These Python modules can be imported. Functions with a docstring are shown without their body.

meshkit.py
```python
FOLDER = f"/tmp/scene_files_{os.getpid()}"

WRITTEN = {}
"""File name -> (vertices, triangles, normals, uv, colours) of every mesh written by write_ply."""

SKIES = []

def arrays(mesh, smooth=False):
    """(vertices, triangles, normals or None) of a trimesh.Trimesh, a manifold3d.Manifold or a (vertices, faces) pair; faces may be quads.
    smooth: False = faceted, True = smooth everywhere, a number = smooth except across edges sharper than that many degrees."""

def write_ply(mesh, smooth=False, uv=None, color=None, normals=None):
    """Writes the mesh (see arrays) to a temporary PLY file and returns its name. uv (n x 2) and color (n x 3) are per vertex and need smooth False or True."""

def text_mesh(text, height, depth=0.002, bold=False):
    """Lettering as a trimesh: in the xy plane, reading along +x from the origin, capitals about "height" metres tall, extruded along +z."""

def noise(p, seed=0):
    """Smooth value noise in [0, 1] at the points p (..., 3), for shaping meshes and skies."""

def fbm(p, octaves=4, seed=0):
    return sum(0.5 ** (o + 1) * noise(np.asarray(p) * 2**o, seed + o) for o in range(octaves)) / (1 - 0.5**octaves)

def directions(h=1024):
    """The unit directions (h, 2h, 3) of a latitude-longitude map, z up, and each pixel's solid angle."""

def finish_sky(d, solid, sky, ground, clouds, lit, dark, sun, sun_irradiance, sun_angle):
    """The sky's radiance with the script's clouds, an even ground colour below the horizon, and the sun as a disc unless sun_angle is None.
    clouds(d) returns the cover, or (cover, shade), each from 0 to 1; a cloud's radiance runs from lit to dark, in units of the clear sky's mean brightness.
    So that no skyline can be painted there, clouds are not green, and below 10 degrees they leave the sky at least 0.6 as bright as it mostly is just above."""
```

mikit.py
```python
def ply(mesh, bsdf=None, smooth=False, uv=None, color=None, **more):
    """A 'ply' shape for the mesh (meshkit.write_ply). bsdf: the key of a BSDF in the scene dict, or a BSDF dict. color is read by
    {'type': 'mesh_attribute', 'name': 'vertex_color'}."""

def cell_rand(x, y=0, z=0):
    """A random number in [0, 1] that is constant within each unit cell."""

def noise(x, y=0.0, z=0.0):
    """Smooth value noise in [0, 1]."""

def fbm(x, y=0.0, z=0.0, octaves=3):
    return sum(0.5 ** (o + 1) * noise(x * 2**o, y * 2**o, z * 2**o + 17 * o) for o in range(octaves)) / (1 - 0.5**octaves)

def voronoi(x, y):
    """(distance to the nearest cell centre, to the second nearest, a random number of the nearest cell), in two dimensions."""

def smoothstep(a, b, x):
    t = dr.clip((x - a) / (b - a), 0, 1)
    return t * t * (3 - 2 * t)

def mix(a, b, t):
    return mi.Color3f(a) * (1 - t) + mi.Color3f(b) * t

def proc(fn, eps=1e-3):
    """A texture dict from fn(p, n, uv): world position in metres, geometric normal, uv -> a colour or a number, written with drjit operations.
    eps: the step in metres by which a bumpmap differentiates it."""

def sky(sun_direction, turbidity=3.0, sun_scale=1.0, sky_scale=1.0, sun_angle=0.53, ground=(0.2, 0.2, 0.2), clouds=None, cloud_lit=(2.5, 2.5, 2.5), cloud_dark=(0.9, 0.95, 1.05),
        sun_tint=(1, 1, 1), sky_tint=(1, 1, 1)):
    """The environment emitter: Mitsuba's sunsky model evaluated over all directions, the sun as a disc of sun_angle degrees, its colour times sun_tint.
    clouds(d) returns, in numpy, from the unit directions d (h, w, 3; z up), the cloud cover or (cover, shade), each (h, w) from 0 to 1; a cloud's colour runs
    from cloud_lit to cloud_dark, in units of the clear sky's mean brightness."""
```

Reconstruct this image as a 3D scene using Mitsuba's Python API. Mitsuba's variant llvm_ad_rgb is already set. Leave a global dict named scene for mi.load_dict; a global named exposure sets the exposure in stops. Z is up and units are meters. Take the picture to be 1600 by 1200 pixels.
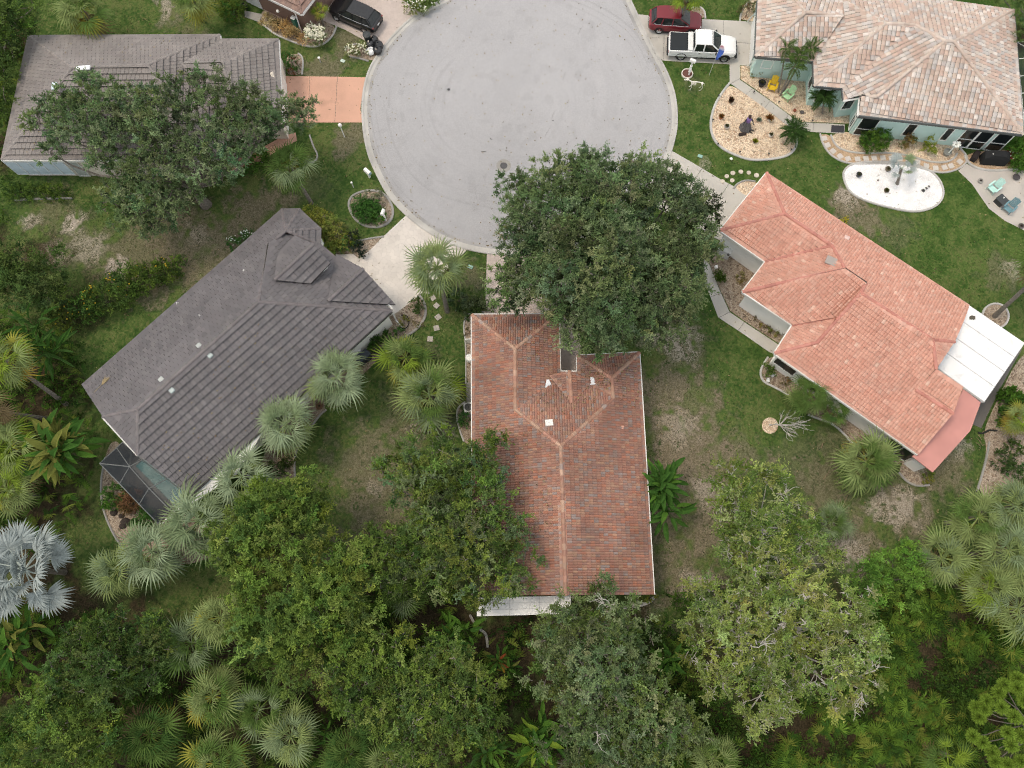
import math, random
import numpy as np, trimesh, shapely
import drjit as dr, mitsuba as mi, mikit, meshkit
from mikit import noise, fbm, voronoi, smoothstep, mix, cell_rand
from shapely.geometry import Polygon, LineString, Point
from shapely.ops import unary_union
T = mi.ScalarTransform4f
scene, labels = {}, {}

# ------------------------------------------------------------------ camera, sky, exposure
FOC, TILT, ROLL, HGT = 1217.0, 0.2768, -0.0924, 58.0      # focal length in pixels of the 1600 px wide frame, tilt and roll in radians, flying height
_fw = np.array([0, math.sin(TILT), -math.cos(TILT)])
_u0 = np.array([0, math.cos(TILT), math.sin(TILT)])
_rt = math.cos(ROLL) * np.array([1.0, 0, 0]) + math.sin(ROLL) * _u0
_up = -math.sin(ROLL) * np.array([1.0, 0, 0]) + math.cos(ROLL) * _u0
EYE = np.array([0, 0, HGT])
scene['camera'] = {'type': 'perspective', 'fov': math.degrees(2 * math.atan(800 / FOC)), 'fov_axis': 'x', 'near_clip': 1.0, 'far_clip': 3000.0,
                   'to_world': T().look_at(origin=EYE.tolist(), target=(EYE + _fw).tolist(), up=_up.tolist())}
scene['sky'] = mikit.sky((-0.38, 0.14, 0.91), turbidity=4, sun_scale=0.38, sun_angle=18, clouds=lambda d: 1.0, cloud_lit=(2.54, 2.56, 2.58), cloud_dark=(0.9, 0.95, 1.05))
exposure = 1.75


def ray(x, y):
    return (x - 800) / FOC * _rt - (y - 600) / FOC * _up + _fw


def at(x, y, z=0.0):
    d = ray(x, y)
    return EYE + d * ((z - HGT) / d[2])


def pts(px, z=0.0):
    return np.array([at(x, y, z)[:2] for x, y in px])


def mpp(x, y, z=0.0):
    """metres of level ground that one frame pixel covers across, about the given point"""
    return np.linalg.norm(at(x + 1, y, z) - at(x, y, z))


# ------------------------------------------------------------------ materials
def tex(fn, eps=2e-3):
    return mikit.proc(fn, eps)


def pri(color, rough, spec=0.3, two=True, **k):
    b = {'type': 'principled', 'base_color': color, 'roughness': rough, 'specular': spec, **k}
    return {'type': 'twosided', 'bsdf': b} if two else b


def piece_color(p, n, uv):
    # each face carries its own flat colour in uv: x = 255 steps of red plus green, y = blue
    r = dr.floor(uv.x)
    return mi.Color3f(r / 255.0, (uv.x - r - 0.05) / 0.9, uv.y)


VC = tex(piece_color)
scene['matte'] = pri(VC, 0.85, 0.25)
scene['satin'] = pri(VC, 0.45, 0.4)
scene['gloss'] = pri(VC, 0.18, 0.5, clearcoat=1.0, clearcoat_gloss=0.95)
scene['chrome'] = pri(VC, 0.25, 0.5, metallic=0.9)
scene['window_glass'] = pri({'type': 'rgb', 'value': [0.012, 0.016, 0.018]}, 0.08, 0.6)
scene['leaf'] = {'type': 'principledthin', 'base_color': VC, 'roughness': 0.65, 'diff_trans': 0.5, 'eta': 1.18}


def weathered_tile(p, n, uv):
    a = fbm(p.x * 0.55 + 3, p.y * 0.55, p.z * 0.5, 3)
    b = fbm(p.x * 2.6, p.y * 2.6 + 11, p.z * 2.6, 3)
    c = piece_color(p, n, uv) * (0.88 + 0.24 * a)
    c = c * (1 - 0.20 * smoothstep(0.58, 0.78, b) * smoothstep(0.35, 0.65, a))
    return mix(c, mi.Color3f(0.30, 0.29, 0.27), 0.09 * smoothstep(0.55, 0.75, fbm(p.x * 1.3 + 60, p.y * 1.3, p.z, 3)))


scene['roof_tile_surface'] = {'type': 'bumpmap', 'bsdf': {'type': 'principled', 'base_color': tex(weathered_tile), 'roughness': 0.62, 'specular': 0.45},
                              'arbitrary': tex(lambda p, n, uv: fbm(p.x * 9, p.y * 9, p.z * 9, 2) * 0.02), 'scale': 1.0}
scene['roof_tile_surface'] = {'type': 'twosided', 'bsdf': scene['roof_tile_surface']}


def _blobs(px, lo=0.35):
    out = []
    for x, y, r, s in px:
        c = at(x, y)
        out.append((float(c[0]), float(c[1]), float(r * mpp(x, y)), float(s)))
    return out


DRY = _blobs([(1060, 720, 125, 1), (1045, 600, 60, .9), (1095, 830, 80, .95), (1070, 900, 60, .9), (1150, 700, 50, .6), (600, 740, 85, .75), (330, 400, 90, .8), (1290, 770, 60, .7), (640, 640, 60, .45), (80, 330, 45, .5), (300, 385, 80, .9), (395, 338, 60, .9), (215, 405, 75, .7), (130, 385, 50, .5), (540, 222, 38, .75), (500, 108, 40, .7), (548, 72, 35, .7), (560, 730, 70, .6),
              (590, 790, 70, .8), (650, 690, 45, .55), (530, 870, 50, .6), (735, 435, 26, .6), (1065, 700, 90, .85), (1085, 630, 55, .5), (1045, 810, 75, .9), (1105, 765, 55, .7),
              (1030, 890, 55, .8), (1058, 552, 55, .55), (1325, 310, 34, .9), (1358, 345, 34, .8), (1245, 715, 40, .35), (1400, 790, 60, .9), (1335, 835, 70, .9), (1475, 725, 42, .75),
              (1562, 430, 45, .45), (1400, 360, 40, .3), (1085, 130, 20, .3), (480, 290, 40, .25), (715, 620, 25, .5), (660, 560, 30, .4), (1320, 690, 40, .5), (270, 20, 36, .5), (300, 50, 30, .5)])
SAND = _blobs([(113, 350, 17, 1), (182, 415, 16, .95), (80, 400, 22, .7), (45, 347, 18, .8), (1058, 540, 32, .75), (1022, 530, 24, .6), (1092, 918, 34, 1), (1062, 668, 32, .45),
               (1097, 765, 26, .6), (1382, 800, 36, .8), (1412, 788, 30, .75), (1322, 862, 46, .8), (662, 672, 18, .7), (584, 765, 14, .5), (1492, 690, 22, .7), (263, 16, 22, .8),
               (1592, 425, 22, .6), (1262, 870, 40, .5), (1320, 303, 16, .7), (1100, 255, 14, .5), (700, 672, 16, .6), (140, 385, 25, .6), (300, 365, 20, .5), (1030, 985, 35, .4)])
WOOD_AND_SHADE = _blobs([(0, 560, 90, 1), (50, 640, 90, 1), (60, 770, 100, 1), (40, 860, 80, 1), (60, 1000, 130, 1), (200, 1040, 110, 1), (130, 1150, 160, 1), (330, 1040, 110, 1), (420, 940, 90, 1),
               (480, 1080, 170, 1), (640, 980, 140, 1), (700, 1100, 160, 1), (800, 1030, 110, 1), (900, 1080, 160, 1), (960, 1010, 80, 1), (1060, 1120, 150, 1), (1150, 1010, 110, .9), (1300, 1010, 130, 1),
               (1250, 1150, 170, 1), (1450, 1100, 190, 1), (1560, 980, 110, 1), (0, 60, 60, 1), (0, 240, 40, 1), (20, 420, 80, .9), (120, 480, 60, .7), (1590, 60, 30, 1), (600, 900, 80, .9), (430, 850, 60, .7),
               (200, 930, 40, .3), (130, 800, 60, .35)])  # last two faint spots paint the shade of the lawn strip


def _field(p, blobs, wob):
    w = mi.Float(0.0)
    for x, y, r, s in blobs:
        d = dr.sqrt(dr.square(p.x - x) + dr.square(p.y - y)) * (1.0 / r) + wob
        w = dr.maximum(w, s * (1 - smoothstep(0.35, 1.15, d)))
    return w


def lawn_color(p, n, uv):
    n1 = fbm(p.x * 0.35 + 3, p.y * 0.35, 1.0, 3)
    n2 = fbm(p.x * 1.6, p.y * 1.6 + 9, 2.0, 3)
    n3 = noise(p.x * 7, p.y * 7, 3.0)
    n4 = noise(p.x * 19, p.y * 19, 4.0)
    green = mix((0.036, 0.076, 0.019), (0.096, 0.140, 0.042), smoothstep(0.28, 0.70, n2 * 0.45 + n1 * 0.3 + n3 * 0.25))
    green = mix(green, mi.Color3f(0.135, 0.135, 0.06), smoothstep(0.50, 0.74, n1 * 0.5 + n3 * 0.3 + n2 * 0.2) * 0.5)
    wob = (n2 - 0.5) * 1.7 + (n1 - 0.5) * 1.5
    east = smoothstep(8, 22, p.x) * smoothstep(4, 16, p.y)
    green = mix(green, mi.Color3f(0.055, 0.118, 0.02), east * 0.16)
    dry = _field(p, DRY, wob) * smoothstep(0.10, 0.52, n3 * 0.45 + n2 * 0.65 + 0.05)
    c = mix(green, mix((0.135, 0.118, 0.075), (0.225, 0.192, 0.140), n3 * 0.6 + n4 * 0.4), dry)
    sand = _field(p, SAND, wob * 1.3) * smoothstep(0.25, 0.6, n2 * 0.7 + n4 * 0.35)
    c = mix(c, mix((0.33, 0.285, 0.24), (0.43, 0.385, 0.335), n3 * 0.6 + n4 * 0.4), sand)
    wood = _field(p, WOOD_AND_SHADE, wob * 0.6)  # wood floor, plus shade painted into the lawn strip
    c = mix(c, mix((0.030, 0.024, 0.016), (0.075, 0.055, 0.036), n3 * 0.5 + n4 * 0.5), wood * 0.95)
    return c * (0.72 + 0.54 * n4)


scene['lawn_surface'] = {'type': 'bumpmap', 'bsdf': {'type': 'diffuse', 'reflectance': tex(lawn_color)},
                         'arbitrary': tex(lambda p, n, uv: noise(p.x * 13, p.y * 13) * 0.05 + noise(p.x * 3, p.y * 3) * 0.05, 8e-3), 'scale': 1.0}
CUL = at(812, 150)[:2]


def asphalt_color(p, n, uv):
    x, y = p.x - float(CUL[0]), p.y - float(CUL[1])
    r, a = dr.sqrt(x * x + y * y), dr.atan2(y, x)
    swirl = noise(r * 1.9 + noise(a * 2.0, r * 0.3) * 1.6, a * 1.6, 5.0) * 0.6 + noise(r * 5.5, a * 3.0, 2.0) * 0.4
    big = fbm(p.x * 0.09 + 4, p.y * 0.09, 0.0, 3)
    fine = noise(p.x * 21, p.y * 21)
    v = 0.378 + (swirl - 0.5) * 0.024 * smoothstep(1.5, 6.0, r) + (big - 0.5) * 0.075 + (fine - 0.5) * 0.06
    arc = noise(r * 7.0 + noise(p.x * 0.15, p.y * 0.15) * 9, a * 0.7, 6.0)
    v = v * (1 - 0.08 * smoothstep(2.5, 7.0, r) * smoothstep(0.66, 0.92, arc) * smoothstep(0.4, 0.7, noise(p.x * 0.22, p.y * 0.22, 3.0)))
    v = v * (1 - 0.03 * smoothstep(0.45, 0.75, fbm(p.x * 0.5 + 7, p.y * 0.5, 0.0, 3)))
    ck = dr.abs(noise(p.x * 0.55 + 40, p.y * 0.55, 1.0) + 0.35 * noise(p.x * 2.2, p.y * 2.2, 2.0) - 0.68)
    v = v * (1 - 0.09 * (1 - smoothstep(0.003, 0.012, ck)) * smoothstep(0.45, 0.65, noise(p.x * 0.3 + 9, p.y * 0.3)))
    c = mi.Color3f(v * 0.972, v * 0.98, v * 1.03)
    seam = dr.abs(x * 0.9 + y * -0.35 - 3.2 + (noise(p.x, p.y) - 0.5) * 0.3)
    c = c * (1 - 0.18 * (1 - smoothstep(0.02, 0.07, seam)) * smoothstep(0.35, 0.6, noise(p.x * 1.3, p.y * 1.3, 8.0)))
    spot = fbm(p.x * 1.1 + 30, p.y * 1.1, 3.0, 2)
    return c * (1 - 0.06 * smoothstep(0.62, 0.8, spot))


scene['asphalt_surface'] = pri(tex(asphalt_color), 0.85, 0.25)


def concrete(base, var=0.1, warm=0.0):
    def fn(p, n, uv):
        v = 1 + (fbm(p.x * 0.8, p.y * 0.8, p.z, 3) - 0.5) * 2 * var + (noise(p.x * 18, p.y * 18, p.z * 18) - 0.5) * 0.10
        st = smoothstep(0.60, 0.78, fbm(p.x * 0.6 + 20, p.y * 0.6, 3.0, 3))
        return mi.Color3f(*base) * v * (1 - 0.14 * st)
    return pri(tex(fn), 0.85, 0.2)


scene['kerb_concrete'] = concrete((0.45, 0.445, 0.43), 0.24)
scene['pale_concrete'] = concrete((0.47, 0.455, 0.425), 0.09)
scene['peach_concrete'] = concrete((0.57, 0.345, 0.26), 0.10)
scene['grey_concrete'] = concrete((0.30, 0.295, 0.28), 0.12)
scene['dark_concrete'] = concrete((0.15, 0.142, 0.136), 0.18)
scene['patio_sand'] = concrete((0.47, 0.44, 0.41), 0.10)


def stamped(base, scale):
    def fn(p, n, uv):
        a, b, r = voronoi(p.x * scale, p.y * scale)
        c = mi.Color3f(*base) * (0.94 + 0.09 * r + (fbm(p.x * 0.7, p.y * 0.7, 0.0, 3) - 0.5) * 0.22)
        return c * (1 - 0.10 * (1 - smoothstep(0.02, 0.10, b - a)))
    return pri(tex(fn), 0.75, 0.3)


scene['stamped_concrete'] = stamped((0.60, 0.565, 0.53), 2.7)
scene['paver_concrete'] = stamped((0.50, 0.435, 0.405), 3.6)


def gravel(cols, scale, lo=0.45):
    def fn(p, n, uv):
        a, b, r = voronoi(p.x * scale, p.y * scale)
        c = mix(cols[0], cols[1], smoothstep(0.0, 0.5, r))
        c = mix(c, mi.Color3f(*cols[2]), smoothstep(0.6, 1.0, r))
        return c * (lo + (1 - lo) * smoothstep(0.0, 0.22, b - a)) * (0.85 + 0.3 * fbm(p.x * 1.3, p.y * 1.3, 0.0, 2))
    return pri(tex(fn), 0.9, 0.2)


scene['tan_gravel'] = gravel([(0.62, 0.48, 0.34), (0.72, 0.60, 0.46), (0.46, 0.32, 0.22)], 7)
scene['white_gravel'] = gravel([(0.86, 0.86, 0.87), (0.80, 0.80, 0.82), (0.90, 0.90, 0.90)], 9, 0.75)
scene['brown_gravel'] = gravel([(0.30, 0.235, 0.175), (0.40, 0.335, 0.27), (0.19, 0.14, 0.10)], 8)
scene['path_gravel'] = gravel([(0.46, 0.33, 0.215), (0.52, 0.39, 0.27), (0.40, 0.27, 0.17)], 10, 0.7)
scene['bark'] = pri(tex(lambda p, n, uv: mix((0.10, 0.088, 0.075), (0.27, 0.245, 0.22), fbm(p.x * 5, p.y * 5, p.z * 9, 3))), 0.9, 0.2)
scene['pale_bark'] = pri(tex(lambda p, n, uv: mix((0.30, 0.285, 0.265), (0.60, 0.58, 0.55), fbm(p.x * 5, p.y * 5, p.z * 9, 3))), 0.9, 0.2)


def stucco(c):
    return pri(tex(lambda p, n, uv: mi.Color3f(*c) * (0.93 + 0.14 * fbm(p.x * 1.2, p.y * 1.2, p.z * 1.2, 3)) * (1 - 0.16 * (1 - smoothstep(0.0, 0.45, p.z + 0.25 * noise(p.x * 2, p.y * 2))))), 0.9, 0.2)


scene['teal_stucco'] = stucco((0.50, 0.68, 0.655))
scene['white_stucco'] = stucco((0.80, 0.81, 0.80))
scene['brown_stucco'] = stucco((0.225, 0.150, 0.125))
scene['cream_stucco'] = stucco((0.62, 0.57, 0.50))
scene['metal_roof'] = pri(tex(lambda p, n, uv: mi.Color3f(0.84, 0.855, 0.87) * (0.90 + 0.13 * fbm(p.x * 0.9, p.y * 0.9, 0.0, 3)) * (1 - 0.12 * smoothstep(0.6, 0.8, fbm(p.x * 2.2, p.y * 2.2, 4.0, 3)))), 0.5, 0.4)
scene['pink_roof'] = pri(tex(lambda p, n, uv: mi.Color3f(0.52, 0.25, 0.225) * (0.9 + 0.2 * fbm(p.x * 1.1, p.y * 1.1, 0.0, 3))), 0.7, 0.3)
scene['insect_screen'] = {'type': 'blendbsdf', 'weight': 0.42, 'a': {'type': 'null'}, 'b': {'type': 'twosided', 'bsdf': {'type': 'diffuse', 'reflectance': {'type': 'rgb', 'value': [0.04, 0.05, 0.062]}}}}
scene['pool_water'] = pri(tex(lambda p, n, uv: mi.Color3f(0.06, 0.27, 0.29) * (0.85 + 0.3 * fbm(p.x * 1.2, p.y * 1.2, 0.0, 2))), 0.22, 0.25, two=False)


# ------------------------------------------------------------------ helpers
def numbered(key):
    if key in USED:
        n = COUNT.get(key, 0) + 1
        while f'{key}_{n:03d}' in USED:
            n += 1
        COUNT[key] = n
        key = f'{key}_{n:03d}'
    USED.add(key)
    return key


USED, COUNT = set(), {}


def thing(name, label, cat, group=None, kind=None):
    key = numbered(name)
    labels[key] = {'label': label, 'category': cat}
    if group:
        labels[key]['group'] = group
    if kind:
        labels[key]['kind'] = kind
    return key


COLOURED = ('matte', 'satin', 'gloss', 'leaf', 'chrome', 'roof_tile_surface')


def put(mesh, bsdf, color=None, smooth=False, to_world=None):
    if smooth is not False and smooth is not True:
        v, f, _ = meshkit.arrays(mesh)
        m = trimesh.Trimesh(v, f, process=True)
        mesh, smooth = trimesh.graph.smooth_shade(m, angle=np.radians(smooth), facet_minarea=None), True
    if bsdf in COLOURED:
        v, f = (mesh[0], mesh[1]) if isinstance(mesh, tuple) else (np.asarray(mesh.vertices), np.asarray(mesh.faces))
        c = np.clip(np.asarray(color, float), 0, 1)
        if c.ndim == 1:
            c = np.tile(c, (len(v), 1))
        elif np.abs(c[f[:, 0]] - c[f[:, 1]]).max() > 1e-6 or np.abs(c[f[:, 0]] - c[f[:, 2]]).max() > 1e-6:
            c = np.repeat(c[f].mean(1), 3, 0)      # one flat colour to a face
            v, f, smooth = v[f].reshape(-1, 3), np.arange(len(f) * 3).reshape(-1, 3), False
        uv = np.column_stack([np.floor(c[:, 0] * 255) + 0.05 + 0.9 * c[:, 1], c[:, 2]])
        d = mikit.ply((v, f), bsdf, smooth=smooth, uv=uv)
    else:
        d = mikit.ply(mesh, bsdf, smooth=smooth)
    if to_world is not None:
        d['to_world'] = to_world
    return d


def part(parent, name, mesh, bsdf, color=None, smooth=False, kind=None, label=None, to_world=None):
    key = numbered(f'{parent}__{name}')
    scene[key] = put(mesh, bsdf, color, smooth, to_world)
    if kind or label:
        labels[key] = {k: v for k, v in (('kind', kind), ('label', label)) if v}
    return key


def single(name, label, cat, mesh, bsdf, color=None, smooth=False, group=None, kind=None):
    key = thing(name, label, cat, group, kind)
    scene[key] = put(mesh, bsdf, color, smooth)
    return key


def cat_mesh(ms):
    ms = [m for m in ms if m is not None]
    v, f, n = [], [], 0
    for m in ms:
        a, b = (m[0], m[1]) if isinstance(m, tuple) else (np.asarray(m.vertices), np.asarray(m.faces))
        v.append(a)
        f.append(b + n)
        n += len(a)
    return np.vstack(v), np.vstack(f)


def box(c, s, rz=0.0, rx=0.0, ry=0.0, bevel=0.0):
    m = trimesh.creation.box(s)
    if bevel:
        v = np.array(m.vertices)
        import manifold3d as mf
        h = np.array(s) / 2 - bevel
        pts_ = []
        for sx in (-1, 1):
            for sy in (-1, 1):
                for sz in (-1, 1):
                    q = h * (sx, sy, sz)
                    for ax in range(3):
                        e = np.zeros(3)
                        e[ax] = bevel * (sx, sy, sz)[ax]
                        pts_.append(q + e)
        m = trimesh.convex.convex_hull(np.array(pts_))
    R = trimesh.transformations.euler_matrix(rx, ry, rz)
    v = np.asarray(m.vertices) @ R[:3, :3].T + np.asarray(c)
    return v, np.asarray(m.faces)


def xf(mesh, c, rz=0.0, s=1.0):
    v, f = (mesh[0], mesh[1]) if isinstance(mesh, tuple) else (np.asarray(mesh.vertices), np.asarray(mesh.faces))
    cs, sn = math.cos(rz), math.sin(rz)
    R = np.array([[cs, -sn, 0], [sn, cs, 0], [0, 0, 1]])
    return (v * s) @ R.T + np.asarray(c), f


def tube(P, rad, sides=6):
    P = np.asarray(P, float)
    t = np.gradient(P, axis=0)
    t /= np.linalg.norm(t, axis=1, keepdims=True) + 1e-12
    a = np.cross(t, np.where(np.abs(t[:, 2:]) < 0.9, [0, 0, 1.0], [1.0, 0, 0]))
    a /= np.linalg.norm(a, axis=1, keepdims=True) + 1e-12
    b, ang = np.cross(t, a), np.arange(sides) * 2 * np.pi / sides
    r = np.broadcast_to(rad, (len(P),))
    v = P[:, None] + r[:, None, None] * (np.cos(ang)[None, :, None] * a[:, None] + np.sin(ang)[None, :, None] * b[:, None])
    i, j = np.meshgrid(np.arange(len(P) - 1), np.arange(sides), indexing='ij')
    q = np.stack([i * sides + j, i * sides + (j + 1) % sides, (i + 1) * sides + (j + 1) % sides, (i + 1) * sides + j], -1).reshape(-1, 4)
    f = np.vstack([q[:, [0, 1, 2]], q[:, [0, 2, 3]]])
    caps = [[0, k + 1, k] for k in range(1, sides - 1)]
    n = (len(P) - 1) * sides
    caps += [[n, n + k, n + k + 1] for k in range(1, sides - 1)]
    return v.reshape(-1, 3), np.vstack([f, caps])


def lathe(prof, n=16, c=(0, 0, 0)):
    prof = np.asarray(prof, float)
    a = np.arange(n) * 2 * np.pi / n
    v = np.stack([prof[:, None, 0] * np.cos(a), prof[:, None, 0] * np.sin(a), np.repeat(prof[:, 1:], n, 1)], -1).reshape(-1, 3) + np.asarray(c)
    i, j = np.meshgrid(np.arange(len(prof) - 1), np.arange(n), indexing='ij')
    q = np.stack([i * n + j, i * n + (j + 1) % n, (i + 1) * n + (j + 1) % n, (i + 1) * n + j], -1).reshape(-1, 4)
    return v, np.vstack([q[:, [0, 1, 2]], q[:, [0, 2, 3]]])


def ball(c, r, sub=2, sq=(1, 1, 1)):
    m = trimesh.creation.icosphere(sub, 1.0)
    return np.asarray(m.vertices) * np.asarray(sq) * r + np.asarray(c), np.asarray(m.faces)


def prism(poly, z0, z1):
    ms = []
    for g in getattr(poly, 'geoms', [poly]):
        if g.area > 1e-4:
            m = trimesh.creation.extrude_polygon(g, z1 - z0, engine='earcut')
            ms.append((np.asarray(m.vertices) + [0, 0, z0], np.asarray(m.faces)))
    return cat_mesh(ms)


def chaikin(p, closed, n=2):
    p = np.asarray(p, float)
    for _ in range(n):
        q = np.roll(p, -1, 0) if closed else p[1:]
        a = p if closed else p[:-1]
        m = np.stack([a * 0.75 + q * 0.25, a * 0.25 + q * 0.75], 1).reshape(-1, 2)
        p = m if closed else np.vstack([p[:1], m, p[-1:]])
    return p


def curve(px, closed=True, z=0.0, n=2):
    return chaikin(pts(px, z), closed, n)


def poly(px, z=0.0, smooth=True):
    return Polygon(curve(px, True, z) if smooth else pts(px, z)).buffer(0)


def kerb(parent, line, w=0.15, h=0.11, z=0.0, bsdf='kerb_concrete', name='curbing'):
    """a low concrete kerb of rounded section along a line of ground points"""
    g = LineString(line)
    a, b = prism(g.buffer(w / 2, cap_style=2), z, z + h * 0.7), prism(g.buffer(w / 2 - 0.025, cap_style=2), z + h * 0.7, z + h)
    return part(parent, name, cat_mesh([a, b]), bsdf)


# ------------------------------------------------------------------ houses
class House:
    def __init__(self, name, label, eave, pitch):
        self.key = thing(name, label, 'house')
        self.z, self.pitch = eave, pitch
        self.planes, self.V, self.faces = {}, {}, []

    def plane(self, name, a, b, z=None, pitch=None):
        z = self.z if z is None else z
        A, B = at(*a, z), at(*b, z)
        d = (B - A) / np.linalg.norm(B - A)
        self.planes[name] = (A, np.array([-d[1], d[0], 0]), z, self.pitch if pitch is None else pitch)

    def on(self, px, name):
        A, n, z, p = self.planes[name]
        d = ray(*px)
        k = (z + p * ((EYE - A) @ n) - HGT) / (d[2] - p * (d @ n))
        return EYE + d * k

    def v(self, name, px, where=None):
        """a corner of the roof seen at px: where = planes that it lies on, a height, or None for the eave height"""
        if where is None or isinstance(where, (int, float)):
            self.V[name] = at(*px, self.z if where is None else where)
        else:
            z = np.mean([self.on(px, w)[2] for w in where.split()])
            self.V[name] = at(*px, z)
        return self.V[name]

    def face(self, names):
        self.faces.append(np.array([self.V[n] for n in names.split()]))

    def outline(self):
        return unary_union([Polygon(f[:, :2]).buffer(0.03) for f in self.faces]).buffer(0.05).buffer(-0.08)


def fit_plane(P):
    c = P.mean(0)
    n = np.linalg.svd(P - c)[2][2]
    n = n if n[2] > 0 else -n
    return c, n


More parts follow.
